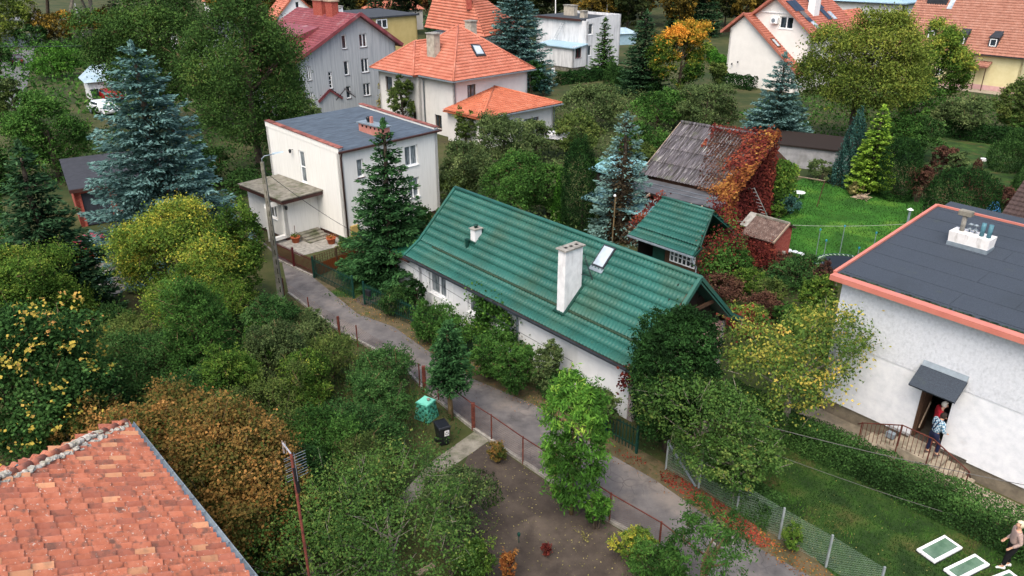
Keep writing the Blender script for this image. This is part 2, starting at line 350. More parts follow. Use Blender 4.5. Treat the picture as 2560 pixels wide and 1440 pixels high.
# ---------------------------------------------------------------- foliage
def nrm(a): return a / (np.linalg.norm(a, axis=-1, keepdims=True) + 1e-9)
def cards(name, C, A, N, L, W, rnd):
    """one folded leaf (kite) per centre C, long axis A, facing N"""
    A = nrm(A); S = nrm(np.cross(A, N)); n = len(C); L = np.broadcast_to(L, n)[:, None]; W = np.broadcast_to(W, n)[:, None]
    V = np.stack([C - A * L * .5, C + S * W * .5 + A * L * .05, C + A * L * .5, C - S * W * .5 + A * L * .05], 1).reshape(-1, 3)
    return npmesh(name, V, np.arange(4 * n).reshape(-1, 4), np.repeat(np.clip(rnd, 0, 1), 4))
def sph(g, n, up=0.):
    v = g.normal(size=(n, 3)); v[:, 2] += up; return nrm(v)
def f_broad(g, r, zlo, zhi, n, leaf, lobes=9, col=0, up=.5, clump=.085, top=0., droop=0., ratio=.62, inner=.25, irr=.3, sprig=.1, per=26):
    ax = np.array([r, r, (zhi - zlo) / 2]); cen = np.array([0, 0, (zlo + zhi) / 2]); K = int(lobes * 2.6) + 4
    ld = sph(g, K, .25); ld[:, 2] *= np.where(ld[:, 2] < 0, .75, 1)
    
    if col: ld[:, 2] = g.uniform(-.95, .95, K); ld = ld / np.maximum(1, np.linalg.norm(ld, axis=1, keepdims=True)) ; ld[:, :2] *= .8
    ph = g.uniform(0, 6.28, 6); az = np.arctan2(ld[:, 1], ld[:, 0]); rad = 1 + (irr + .05) * .55 * (np.sin(az * 2 + ph[0]) * .6 + np.sin(az * 3 + ph[1] + ld[:, 2] * 2) * .5 + np.sin(ld[:, 2] * 4 + ph[2] + az) * .5)
    lr = g.uniform(.16, .24 + irr * .45, K) + (.12 if col else 0); lp = ld * ((1.02 - lr) * rad * g.uniform(.78, 1.02, K))[:, None] * ax
    lp[0] = (0, 0, ax[2] * .3); lr[0] = .5; lp[1] = (g.normal(0, .15) * r, g.normal(0, .15) * r, -ax[2] * .25); lr[1] = .52
    w = lr ** 2; w[:2] *= .45; w /= w.sum()
    M = max(40, n // per); k = g.choice(K, M * 3, p=w); d = sph(g, M * 3, up) + nrm(lp[k] / ax + 1e-6) * .35; d = nrm(d)
    p = lp[k] + d * (lr[k] * g.uniform(.6, 1.12, M * 3))[:, None] * ax
    q = np.min(np.linalg.norm((p[:, None] - lp[None]) / ax, axis=2) / lr[None], axis=1)
    keep = (q > .72) | (g.random(M * 3) < inner * .3); p = p[keep][:M]; d = d[keep][:M]; k = k[keep][:M]; M = len(p)
    sg = g.random(M) < sprig; p[sg] += d[sg] * (g.uniform(.05, .22, sg.sum()) * r)[:, None] * (1, 1, .8)
    lv = g.normal(0, .1, K); cv = g.normal(0, .12, M) + lv[k]; i = g.integers(0, M, n)
    cs = clump * r * g.uniform(.45, 1.25, M)[i]; cs = np.clip(cs, leaf * .5, .45)
    st = g.random(n)[:, None]
    C = p[i] + g.normal(size=(n, 3)) * cs[:, None] * (1, 1, .6) - (d[i] * st * cs[:, None] * 1.4) * sg[i][:, None] + cen
    N = nrm(d[i] * .6 + g.normal(size=(n, 3)) * .8 + (0, 0, .6)); A = np.cross(N, g.normal(size=(n, 3))) + d[i] * .5 - np.array([0, 0, droop])
    hz = (C[:, 2] - zlo) / (zhi - zlo)
    rn = .42 + cv[i] + g.normal(0, .075, n) + top * (hz - .5)
    C[:, 2] = np.maximum(C[:, 2], .05)
    s = leaf * g.uniform(.6, 1.3, n)
    sel = g.integers(0, M, max(20, M // 3)); return (C, A, N, s, s * ratio, rn), [tuple(x + cen) for x in lp[g.permutation(K)]], (p[sel] + cen, d[sel])
def f_spruce(g, r, zlo, zhi, n, sp=.32, droop=.12, dead=0., pw=.85, dens=1., ragged=.12):
    Hh = zhi - zlo; lev = max(12, int(Hh / (.3 + .012 * Hh)))
    Cs = []; As = []; Ns = []; Ls = []; rs = []
    tot = 0; br = []
    for i in range(lev):
        t = (i + g.uniform(-.2, .2)) / lev; t = min(max(t, 0), .985); z = zlo + Hh * t; R_ = r * (1 - t) ** pw * (.93 if t < .08 else 1)
        nb = max(6, int((9 + 10 * R_ / max(r, .1)) * dens)); off = g.uniform(0, 6.28)
        for b in range(nb):
            a = off + 6.283 * b / nb + g.uniform(-.2, .2); L = (R_ + .12) * g.uniform(1 - ragged * 2, 1 + ragged)
            br.append((z + g.uniform(-.15, .15), a, L, t)); tot += L ** 1.6
    for z, a, L, t in br:
        m = max(6, int(n * L ** 1.6 / tot)); s = g.random(m) ** .62; side = g.normal(0, .17, m) * L ** .8 * (.4 + .6 * np.sin(np.pi * np.clip(s, .1, 1)))
        ca, sa = math.cos(a), math.sin(a)
        zz = z - droop * L * s * 1.6 + droop * L * s ** 3 * 1.1 + g.normal(0, .05, m) - np.abs(side) * .12 - g.random(m) * .12 * (1 - s)
        x = s * L; C = np.stack([x * ca - side * sa, x * sa + side * ca, zz], 1)
        o = np.stack([np.full(m, ca) - sa * np.sign(side) * .7, np.full(m, sa) + ca * np.sign(side) * .7, g.normal(.05, .25, m)], 1) + g.normal(0, .25, (m, 3))
        if dead and math.cos(a + 1.75) > .72 and t < .8:
            kp = (s < .45) & (g.random(m) < .8) | (g.random(m) < .06); C, o, rr0 = C[kp], o[kp], kp; m = int(kp.sum()); s = s[kp]
        Cs.append(C); As.append(o); Ns.append(nrm(g.normal(0, .45, (m, 3)) + (0, 0, 1))); Ls.append(sp * g.uniform(.6, 1.2, m))
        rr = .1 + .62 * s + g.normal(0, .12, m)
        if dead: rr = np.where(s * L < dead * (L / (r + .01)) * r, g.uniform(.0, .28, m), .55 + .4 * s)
        rs.append(rr)
    C = np.concatenate(Cs); A = np.concatenate(As); N = np.concatenate(Ns); L = np.concatenate(Ls)
    m = max(20, n // 90); z = g.random(m) ** .5 * .9 + .1       # leader
    C = np.concatenate([C, np.stack([g.normal(0, .05, m), g.normal(0, .05, m), zhi - Hh * .04 * z * 1.5], 1)]); A = np.concatenate([A, sph(g, m, 2)]); N = np.concatenate([N, sph(g, m)]); L = np.concatenate([L, np.full(m, sp * .8)])
    return (C, A, N, L, L * .36, np.concatenate(rs + [np.full(m, .8)]))
def f_dense(g, r, zlo, zhi, n, leaf=.14, shape='oval', rough=.16, upr=.9, ry=None, ratio=.35):
    """clipped or naturally dense evergreen: a bumpy skin of upright sprays"""
    ry = ry or r; u = g.random(n) if shape != 'cone' else 1 - np.sqrt(g.random(n)); a = g.uniform(0, 2 * np.pi, n)
    if shape == 'cone': pr = (1 - u) ** .8 * (.96 + .04 * u) + .03
    elif shape == 'column': pr = np.minimum(1, (1 - u) * 3.2 + .12) ** .6 * (.82 + .18 * np.minimum(1, u * 5))
    else: pr = np.sqrt(np.clip(1 - (2 * np.clip(u * .88 + .12, 0, 1) - 1) ** 2, 0, 1)) ** .8
    z = zlo + (zhi - zlo) * u
    b = sum(g.uniform(.4, 1) * np.sin(a * k + z * q + f) for k, q, f in [(g.integers(2, 9), g.uniform(.6, 5), g.uniform(0, 6)) for _ in range(7)]) / 4
    M = max(14, n // 60); ci = g.integers(0, M, n); cu = g.random(M); bump = g.normal(0, 1, M)
    q = pr * (1 + rough * b) * (1 - np.abs(g.normal(0, .07, n)))
    C = np.stack([q * r * np.cos(a), q * ry * np.sin(a), z + g.normal(0, .04, n) * (zhi - zlo) + rough * b * (zhi - zlo) * .12], 1)
    ci_ = g.random(n) < .3; C[ci_, :2] *= .86
    C[:, 2] = np.clip(C[:, 2], .03, None)
    o = np.stack([np.cos(a), np.sin(a), .35 + (2.2 * (u - .5).clip(0) if shape == 'oval' else 0 * u)], 1)
    N = nrm(o + g.normal(0, .5, (n, 3))); A = np.stack([np.cos(a) * .45, np.sin(a) * .45, np.full(n, upr)], 1) + g.normal(0, .35, (n, 3)); A[ci_] = g.normal(size=(int(ci_.sum()), 3))
    s = leaf * g.uniform(.6, 1.3, n)
    return (C, A, N, s, s * ratio, .42 + .3 * b + g.normal(0, .16, n))
def trunk_mesh(g, h, r, lobes=(), lean=0., n=7):
    mb = MB(); k = 5; pts = [(lean * h * (i / k) ** 1.4 + g.normal(0, .02) * h * .3 * (i > 0), g.normal(0, .02) * h * .3 * (i > 0), h * i / k) for i in range(k + 1)]
    pts[0] = (0, 0, -.1); mb.tube(pts, [r * (1.25, 1, .85, .7, .55, .3)[i] for i in range(k + 1)], n)
    for q in list(lobes)[:9]:
        s = pts[min(k - 1, max(1, int(k * min(.8, q[2] / (h * 1.3)))))]; mid = ((s[0] + q[0]) / 2 + g.normal(0, .05), (s[1] + q[1]) / 2, (s[2] * .65 + q[2] * .35) + .1)
        mb.tube([s, mid, q], [r * .45, r * .28, r * .1], 5, cap=False)
    return mb
NSEED = [100]
def plant(kind, label, cat, bx, by, ty, hw, pal, name=None, dens=1., group=None, base=None, zlo=None, leafsz=None, at=None, hh=None, rad=None, trunk=None, lean=0., bark='bark', **kw):
    """a tree or shrub rooted at survey pixel (bx, by); ty: row of its top; hw: half width in pixels"""
    NSEED[0] += 1; g = np.random.default_rng(NSEED[0])
    b = P(bx, by) if at is None else np.array([at[0], at[1], 0.])
    dist = math.hypot(b[1], H) ; zc = b[1] * cT + (H - 1) * sT
    top = PY(bx, ty, b[1])[2] if hh is None else hh; r = hw * zc / F if rad is None else rad; top = max(top, .4)
    px = F * .4 / zc                                       # render pixels per metre
    lf = leafsz or max(.075, 2.1 / px)
    area = (2 * r * px) * (top * px)
    if kind in ('broad', 'bush'):
        zl = (zlo if zlo is not None else (.28 if kind == 'broad' else .02)) * top
        n = int(np.clip(area * dens * 7 / ((lf * px) ** 2 * .45), 600, 60000))
        if kind == 'bush': kw.setdefault('irr', .6); kw.setdefault('sprig', .22)
        stx = kw.pop('stretch', None); tw = kw.pop('twigs', 1.); a, lobes, (tp_, td_) = f_broad(g, r, zl, top, n, lf, lobes=kw.pop('lobes', 9 if r > 1.2 else 6), **kw)
        if stx:      # (along, across, direction): a crown drawn out one way
            ca_, sa_ = math.cos(R(stx[2])), math.sin(R(stx[2])); S3 = np.array([[ca_ * ca_ * stx[0] + sa_ * sa_ * stx[1], ca_ * sa_ * (stx[0] - stx[1]), 0], [ca_ * sa_ * (stx[0] - stx[1]), sa_ * sa_ * stx[0] + ca_ * ca_ * stx[1], 0], [0, 0, 1]]); a = (a[0] @ S3.T,) + a[1:]; tp_ = tp_ @ S3.T; lobes = [tuple(S3 @ np.array(q)) for q in lobes]
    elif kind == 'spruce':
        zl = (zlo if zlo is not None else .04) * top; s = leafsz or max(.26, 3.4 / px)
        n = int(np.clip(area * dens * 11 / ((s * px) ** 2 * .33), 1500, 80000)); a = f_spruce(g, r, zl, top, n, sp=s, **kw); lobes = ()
    else:
        zl = (zlo if zlo is not None else .01) * top; s = leafsz or max(.12, 2.4 / px)
        n = int(np.clip(area * dens * 5.5 / ((s * px) ** 2 * .3), 500, 42000)); a = f_dense(g, r, zl, top, n, leaf=s, **kw); lobes = ()
    me = cards('crown' if kind != 'bush' else 'foliage', *a)
    if kind in ('broad', 'bush') and r > .5 and px > 9 and tw:
        m_ = int(min(len(tp_), 900 * tw)); tp_, td_ = tp_[:m_], td_[:m_]; Lt = np.minimum(.9, r * .5) * g.uniform(.5, 1.2, m_); ad_ = nrm(td_ + g.normal(0, .35, td_.shape) + (0, 0, .3))
        tws = cards('twigs', tp_ - ad_ * Lt[:, None] * .25 + td_ * .06, ad_, sph(g, m_), Lt, max(.014, .55 / px), g.random(m_))
    else: tws = None
    nm = name or {'broad': 'leafy_tree', 'spruce': 'spruce_tree', 'bush': 'shrub'}.get(kind, 'evergreen_shrub')
    if kind in ('broad', 'spruce') or trunk:
        o = thing(nm, label, cat, (b[0], b[1], 0), 0, group); link('crown', me, leaf(pal), o)
        tr = trunk or (top * .018 + .06)
        if tws: tag(link('twigs', tws, MATS['bark_pale' if bark == 'bark_pale' else 'bark_tan'], o), kind='stuff')
        trunk_mesh(g, (top * .9 if kind == 'spruce' else top * .62), tr, lobes, lean).obj('trunk', MATS[bark], o, smooth=True)
    else:
        me.name = nm; o = link(nm, me, leaf(pal), None, (b[0], b[1], 0)); tag(o, label, cat, group)
        if tws: tag(link('twigs', tws, MATS['bark_tan'], o), kind='stuff')
        if kind == 'bush' and top > .6 and px > 14 and name is None and tw:
            ns = int(8 + r * 9); a2 = g.uniform(0, 6.28, ns); r2 = r * g.random(ns) ** .5 * .95; z0_ = top * (.5 + .35 * (1 - (r2 / r) ** 2)); L2 = g.uniform(.25, .7, ns) * min(1.2, top * .45); tilt = g.normal(0, .25, (ns, 2)) + np.stack([np.cos(a2), np.sin(a2)], 1) * .3
            k2 = 26; si = np.repeat(np.arange(ns), k2); f2 = np.tile(np.linspace(0, 1, k2), ns); C2 = np.stack([r2[si] * np.cos(a2[si]) + tilt[si, 0] * f2 * L2[si], r2[si] * np.sin(a2[si]) + tilt[si, 1] * f2 * L2[si], z0_[si] + f2 * L2[si]], 1) + g.normal(0, .035, (ns * k2, 3))
            A2 = sph(g, ns * k2) + (0, 0, .3); s2 = lf * g.uniform(.7, 1.4, ns * k2) * (1.1 - .5 * f2); tag(link('shoots', cards('shoots', C2, A2, sph(g, ns * k2, .6), s2 * 1.2, s2 * .5, .5 + .15 * f2 + g.normal(0, .08, ns * k2)), leaf(pal), o), kind='stuff')
        if kind == 'bush' and top > .7:
            tb = MB()
            for i in range(7):
                d = sph(g, 1, 1.2)[0]; tb.tube([(d[0] * .1, d[1] * .1, 0), (d[0] * r * .5, d[1] * r * .5, top * .45), (d[0] * r * .8, d[1] * r * .8, top * .8)], [.03, .02, .008], 4, cap=False)
            tb.obj('stems', MATS['bark'], o)
    return o
def inpoly(x, y, poly):
    r = np.zeros(len(x), bool); n = len(poly)
    for i in range(n):
        x0, y0 = poly[i][:2]; x1, y1 = poly[(i + 1) % n][:2]
        c = ((y0 > y) != (y1 > y)) & (x < (x1 - x0) * (y - y0) / (y1 - y0 + 1e-12) + x0); r ^= c
    return r
def scatter(g, poly, n):
    p = np.array([q[:2] for q in poly]); lo, hi = p.min(0), p.max(0); q = g.uniform(lo, hi, (n * 3, 2)); q = q[inpoly(q[:, 0], q[:, 1], p)]
    return q[:n]
def smooth_noise(x, y, sc, seed=0):
    g = np.random.default_rng(seed); return sum(np.sin((x * math.cos(t) + y * math.sin(t)) * sc * f + p) / f ** .6 for t, f, p in [(g.uniform(0, 6.3), g.uniform(.5, 2.6), g.uniform(0, 6.3)) for _ in range(8)]) / 3.4
def cover(name, label, poly, dens, hgt, leafsz, pal, seed=1, ratio=.5, up=.5, mound=.6, litter=False, kind='stuff', cat=None, patch=None):
    g = np.random.default_rng(seed); p = np.array([q[:2] for q in poly]); area = abs(sum(p[i][0] * p[(i + 1) % len(p)][1] - p[(i + 1) % len(p)][0] * p[i][1] for i in range(len(p)))) / 2
    q = scatter(g, poly, int(area * dens))
    if patch is not None: q = q[smooth_noise(q[:, 0], q[:, 1], patch[0], seed + 5) + g.normal(0, .25, len(q)) > patch[1]]
    n = len(q)
    hn = smooth_noise(q[:, 0], q[:, 1], 1.6, seed); hz = hgt * (1 - mound + mound * (.5 + .5 * hn)).clip(.12, 1.3)
    z = hz * g.random(n) ** .45 if not litter else g.uniform(.01, .025, n)
    C = np.stack([q[:, 0], q[:, 1], z + .01], 1)
    if litter: N = nrm(g.normal(0, .3, (n, 3)) + (0, 0, 1)); A = np.cross(N, g.normal(size=(n, 3)))
    elif up > 1: A = g.normal(0, .35, (n, 3)) + (0, 0, 1); N = nrm(g.normal(size=(n, 3)) * (1, 1, .3)); 
    else: N = nrm(g.normal(0, .7, (n, 3)) + (0, 0, up)); A = np.cross(N, g.normal(size=(n, 3)))
    s = leafsz * g.uniform(.5, 1.3, n)
    if up > 1: C[:, 2] = s * .35
    me = cards(name, C, A, N, s, s * ratio, .42 + .22 * smooth_noise(q[:, 0], q[:, 1], 1.1, seed + 9) + g.normal(0, .15, n))
    o = link(name, me, leaf(pal)); return tag(o, label, cat, None, kind)
def PP(*pts): return [P(*p) for p in pts]

# ---------------------------------------------------------------- the ground and the lane
def sheet(name, pts, z, m, kind='structure', sub=0):
    c = np.mean([p[:2] for p in pts], 0); mb = MB(); mb.add([(p[0] - c[0], p[1] - c[1], 0) for p in pts], [tuple(range(len(pts)))])
    o = mb.obj(name, m); o.location = (c[0], c[1], z); return tag(o, kind=kind)
mat('soil_grass', ['#26301a', '#39401f', '#4a4a2c', '#3a3626'], scale=.35, rough=1, bump=.6, bscale=9, dirt=('#1f3312', .12, (1, 1, 1), .45, .6, .7))
g_ = MB(); g_.add([(-1500, -40, 0), (1500, -40, 0), (1500, 3000, 0), (-1500, 3000, 0)], [(0, 1, 2, 3)]); tag(g_.obj('ground', MATS['soil_grass']), kind='structure')
mat('lawn', ['#192b10', '#213815', '#2d4718', '#454f26'], scale=.9, rough=1, bump=.8, bscale=40, dirt=[('#4f4528', .7, (1, 1, 1), .53, .66, .75), ('#35601a', 1.5, (1, 1, 1), .5, .7, .5)])
mat('lawn_bright', ['#1d420d', '#265311', '#306318', '#4a7024'], scale=.4, rough=1, bump=.8, bscale=40, dirt=('#6a8a2a', .22, (1, 1, 1), .52, .7, .5))
mat('asphalt', ['#4d4c4d', '#5e5c5c', '#6d6a69'], scale=1.1, rough=.95, bump=.25, bscale=60, dirt=[('#7d7670', .45, (1, 1, 1), .5, .65, .8), ('#3c3b3c', .7, (1, 1, 1), .55, .68, .7), ('#8a8178', 14, (1, 1, 1), .62, .7, .35)])
def cracks(m, sc=1.3, col='#2c2b2b'):
    t = m.node_tree; b = t.nodes['Principled BSDF']; src = b.inputs['Base Color'].links[0].from_socket; tc = t.nodes.new('ShaderNodeTexCoord'); nz = t.nodes.new('ShaderNodeTexNoise'); nz.inputs['Scale'].default_value = 1.1; t.links.new(tc.outputs['Object'], nz.inputs[0])
    ad = t.nodes.new('ShaderNodeVectorMath'); ad.operation = 'MULTIPLY_ADD'; t.links.new(nz.outputs[1], ad.inputs[0]); ad.inputs[1].default_value = (.8, .8, .8); t.links.new(tc.outputs['Object'], ad.inputs[2])
    vo = t.nodes.new('ShaderNodeTexVoronoi'); vo.feature = 'DISTANCE_TO_EDGE'; vo.inputs['Scale'].default_value = sc; t.links.new(ad.outputs[0], vo.inputs[0])
    f = ramp(t, [(1, 1, 1, 1), (0, 0, 0, 1)], vo.outputs[0], [.006, .018]); n2 = t.nodes.new('ShaderNodeTexNoise'); n2.inputs['Scale'].default_value = .35; t.links.new(tc.outputs['Object'], n2.inputs[0]); f2 = ramp(t, [(0, 0, 0, 1), (.45,) * 3 + (1,)], n2.outputs[0], [.5, .6])
    mu = t.nodes.new('ShaderNodeMath'); mu.operation = 'MULTIPLY'; t.links.new(f, mu.inputs[0]); t.links.new(f2, mu.inputs[1]); mx = t.nodes.new('ShaderNodeMixRGB'); t.links.new(mu.outputs[0], mx.inputs[0]); t.links.new(src, mx.inputs[1]); mx.inputs[2].default_value = hexc(col); t.links.new(mx.outputs[0], b.inputs['Base Color'])
cracks(MATS['asphalt'])
mat('pale_asphalt', ['#5d5f60', '#6c6e6e'], scale=.6, rough=.95)
mat('dirt', ['#312b27', '#413a34', '#504840'], scale=1.3, rough=1, bump=.7, bscale=22, dirt=('#6b6156', .5, (1, 1, 1), .52, .7, .6))
mat('verge', ['#3b3a24', '#4a4630', '#5c513c', '#3a4420'], scale=1.6, rough=1, bump=.6, bscale=20)
lane_l = [(300, 300, 0)] and [(560, 560), (650, 600), (705, 655), (722, 735), (850, 830), (1000, 910), (1060, 975), (1185, 1075), (1307, 1157), (1522, 1303), (1646, 1376), (1720, 1440)]
lane_r = [(2023, 1440), (1859, 1350), (1750, 1279), (1637, 1200), (1506, 1125), (1340, 1014), (1181, 947), (1086, 889), (985, 818), (894, 785), (842, 742), (787, 697), (700, 640), (640, 590), (600, 560)]
LD = np.array([math.cos(R(-47.5)), math.sin(R(-47.5))])
ll = PP(*lane_l); lr = PP(*lane_r)
e0 = ll[-1] + np.array([*(LD * 14), 0]); e1 = lr[0] + np.array([*(LD * 14), 0])
sheet('lane', ll + [e0, e1] + lr, .012, MATS['asphalt'])
def off(p, d): return p + np.array([*(np.array([-LD[1], LD[0]]) * d), 0])
sheet('verge', [off(p, -.3) for p in lr[:-3]][::-1] + [off(e1, -.3), off(e1, 1.0)] + [off(p, 1.0) for p in lr[:-3]], .008, MATS['verge'])
sheet('garden_bed', PP((1175, 1130), (1225, 1105), (1307, 1165), (1510, 1300), (1640, 1385), (1700, 1500), (1150, 1500), (1080, 1330)), .006, MATS['dirt'])
sheet('garden_path', PP((1185, 1080), (1222, 1103), (1120, 1175), (1000, 1290), (960, 1280), (1085, 1150)), .014, MATS['old_concrete'])
sheet('lawn', PP((1950, 1090), (2080, 1090), (2560, 1350), (2700, 1440), (2700, 1640), (2330, 1640), (1990, 1360), (1850, 1250)), .01, MATS['lawn'])
sheet('back_lawn', PP((1950, 470), (2010, 445), (2090, 465), (2330, 500), (2400, 540), (2300, 800), (2060, 690), (1960, 640), (1890, 590), (1900, 520)), .01, MATS['lawn_bright'])
sheet('meadow', PP((2230, 330), (2330, 330), (2480, 352), (2560, 400), (2560, 520), (2400, 520), (2300, 430), (2210, 400)), .01, MATS['lawn'])
sheet('street', PP((-60, 300), (62, 262), (72, 185), (95, 120), (62, 112), (20, 140), (-60, 190)), .012, MATS['pale_asphalt'])
sheet('far_road', PP((-300, 52), (-300, 42), (330, 44), (330, 50)), .02, MATS['pale_asphalt'])
sheet('side_lawn', PP((800, 740), (912, 690), (985, 735), (960, 760), (890, 745)), .009, MATS['lawn'])
sheet('yard', PP((235, 640), (330, 560), (420, 600), (360, 700), (250, 760)), .011, MATS['concrete'])
sheet('small_path', PP((884, 752), (915, 768), (975, 735), (950, 705)), .014, MATS['dirt'])
# concrete kerb under the garden fence and on the house side
mb = MB()
for a, b in zip(ll[3:-1], ll[4:]): mb.bar(a + (0, 0, .04), b + (0, 0, .04), .12, .16)
tag(mb.obj('kerb', MATS['concrete']), kind='structure')

# ---------------------------------------------------------------- green-roofed house
mat('green_roof', ['#1d4a42', '#23554c', '#295f56', '#336d63'], scale=.35, rough=.55, spec=.35, dirt=[('#39523f', .45, (1, 1, 1), .46, .68, .6), ('#4a5a3c', 3.0, (1, 1, 1), .62, .8, .5)], pos=[.2, .42, .58, .8])
mat('plaster_white', ['#d3d7d9', '#e2e5e6'], scale=1.5, rough=.95, bump=.15, bscale=50, dirt=('#a9b0b0', 1.2, (1, 1, .3), .55, .8, .5))
mat('chimney_white', ['#c9cbcc', '#e4e5e5'], scale=2.5, rough=.95, dirt=[('#8f8f8c', 2.2, (3, 3, .5), .5, .8, .55)])
eR = P(1560, 915, 2.6); gaz = -48.8
a_ = R(gaz); gd = np.array([math.cos(a_), math.sin(a_)]); gn = np.array([-gd[1], gd[0]])
GO = eR[:2] - gd * 14.0 + gn * .45 
GF = Frame(GO, gaz); GL, GW, GZ = 14.2, 5.75, 2.55
gh = thing('green_roofed_house', 'long low white house with a green tile roof and two white chimneys', 'house', (GO[0], GO[1], 0), R(gaz))
def gwin(px0, py0, px1, py1): # pixel corners -> hole on front wall
    a = GF.fv(px0, py0); b = GF.fv(px1, py1); return (min(a[0], b[0]), max(a[0], b[0]), min(a[1], b[1]), max(a[1], b[1]))
h1 = gwin(1072, 690, 1108, 742); h1 = (h1[0], h1[0] + 1.55, .95, 2.1)
h2 = gwin(1180, 757, 1192, 780); h2 = (h2[0] - .35, h2[0] + .75, 1.0, 1.85)
h3 = gwin(1228, 805, 1245, 830); h3 = (h3[0] - .1, h3[0] + .8, 1.0, 1.8)
A, B = (0, 0), (GL, 0)
wall(gh, MATS['plaster_white'], A, B, 0, GZ + .15, [h1, h2, h3])
for h, mu in ((h1, 1), (h2, 0), (h3, 0)): window(gh, A, B, h, mull=mu, gm='curtain')
RZ = 5.42; KV, KZ = .55, 3.18                      # ridge height; kink of the flared eaves
mid = GW / 2
wall(gh, MATS['plaster_white'], (0, GW), (0, 0), 0, RZ, gable=[(-.1, GZ), (mid, RZ - .1), (GW + .1, GZ)])
mat('plaster_pink', ['#b48f8c', '#c9a5a2'], scale=2, rough=.95)
wall(gh, MATS['plaster_pink'], (GL, 0), (GL, GW), 0, GZ)
wall(gh, MATS['plaster_white'], (GL, GW), (0, GW), 0, GZ)
# open timber gable on the right end
mb = MB()
for i in range(12):
    y = GW * (i + .5) / 12; zt = GZ + (RZ - GZ) * (1 - abs(y - mid) / mid) - .1
    mb = MB(); mb.box(GL - .22, y - GW / 24 + .012, GZ, GL - .18, y + GW / 24 - .012, max(GZ + .05, zt)); mb.obj('board', MATS['wood_dark'], gh)
for s_ in (-1, 1):
    MB().bar((GL + .35, mid, RZ - .12), (GL + .35, mid + s_ * (mid + .3), GZ - .1), .08, .16).obj('rafter', MATS['wood_brown'], gh)
MB().bar((GL + .3, mid - 1.3, 4.0), (GL + .3, mid + 1.3, 4.0), .08, .14).obj('tie_beam', MATS['wood_brown'], gh)
u0, u1 = -.55, GL + .5; ev = -.45
for sgn, nm in ((1, 'front'), (-1, 'back')):
    def T(v, z): return v if sgn > 0 else GW - v
    for (va, za), (vb, zb), drop in (((ev, 2.6), (KV, KZ), 0), ((KV - .02, KZ + .012), (mid, RZ), 1)):
        U = (1, 0, 0) if sgn > 0 else (-1, 0, 0); x0 = u0 if sgn > 0 else u1
        Vv = np.array([0, (vb - va) * sgn, zb - za]); Lv = np.linalg.norm(Vv)
        tilefield('roof', MATS['green_roof'], (x0, T(va, 0), za), U, Vv, [(0, 0), (u1 - u0, 0), (u1 - u0, Lv), (0, Lv)], pu=.178, pv=.41, amp=.032, step=.03, seg=8 if sgn > 0 else 4, parent=gh, prof='tile', deck=.06)
MB().tube([(u0, mid, RZ + .03), (u1, mid, RZ + .03)], .1, 8).obj('ridge_cap', MATS['green_roof'], gh, smooth=True)
for x in (u0 + .03, u1 - .03):
    m_ = MB(); 
    for s_ in (1, -1):
        f = lambda v: v if s_ > 0 else GW - v
        m_.bar((x, f(ev), 2.6), (x, f(KV), KZ + .02), .14, .14); m_.bar((x, f(KV), KZ + .04), (x, f(mid), RZ + .03), .14, .14)
    m_.obj('verge_trim', MATS['green_roof'], gh)
MB().bar((u0, ev - .06, 2.53), (u1, ev - .06, 2.53), .11, .09).obj('gutter', MATS['dark_metal'], gh)
MB().bar((u0 + .1, ev - .01, 2.5), (u1 - .1, ev - .01, 2.5), .03, .16).obj('fascia', MATS['brown_metal'], gh)
# roof plane helper
kn = np.cross((1, 0, 0), (0, mid - KV, RZ - KZ)); kp = (0, KV, KZ)
def onroof(px, py): return GF.pl(px, py, kp, kn)
# tall chimney
q = onroof(1409, 790); tall = MB(); cu0, cv0 = q[0] - .42, q[1]; cu1, cv1 = q[0], q[1] + 1.0
tz = GF.fv(1411, 629, q[1])[1]
ch = MB().box(cu0, cv0, q[2] - .4, cu1, cv1, tz).obj('chimney', MATS['chimney_white'], gh, bevel=.01)
MB().box(cu0 - .07, cv0 - .08, tz, cu1 + .07, cv1 + .08, tz + .06).obj('cap', MATS['concrete'], ch)
mat('near_black', ['#0a0908', '#16130f'], rough=1)  # for sooty flues, painted shade in the pole slots and sticker print
for k_ in range(3):
    v_ = cv0 + .22 + k_ * .3; MB().box((cu0 + cu1) / 2 - .07, v_ - .07, tz + .058, (cu0 + cu1) / 2 + .07, v_ + .07, tz + .066).obj('flue', MATS['near_black'], ch)
m_ = MB()
for (va, vb) in ((cv0, cv1),):
    for x in (cu0 - .05, cu1 + .05): m_.bar((x, cv0 - .05, onz := KZ + (cv0 - KV) * (RZ - KZ) / (mid - KV) + .06), (x, cv1 + .1, KZ + (cv1 - KV) * (RZ - KZ) / (mid - KV) + .12), .12, .12)
    m_.bar((cu0 - .1, cv0 - .06, onz), (cu1 + .1, cv0 - .06, onz), .12, .16)
mat('dark_green', ['#0a3028', '#104036'], rough=.5); m_.obj('flashing', MATS['dark_green'], ch)
m_ = MB(); yb = cv1 + .03; 
for x in (cu1 + .05,):
    m_.bar((x, cv1 + .05, tz - .5), (x + .25, cv1 + .35, tz - 1.6), .025); m_.bar((x, cv1 + .02, tz - 2.1), (x + .25, cv1 + .35, tz - 1.6), .025); m_.bar((x, cv1 + .02, tz - .3), (x + .3, cv1 + .4, tz - 1.75), .02)
    m_.bar((x, cv1 - .1, tz - 1.2), (x + .2, cv1 + .3, tz - 1.3), .02)
m_.obj('bracket', MATS['dark_metal'], ch)
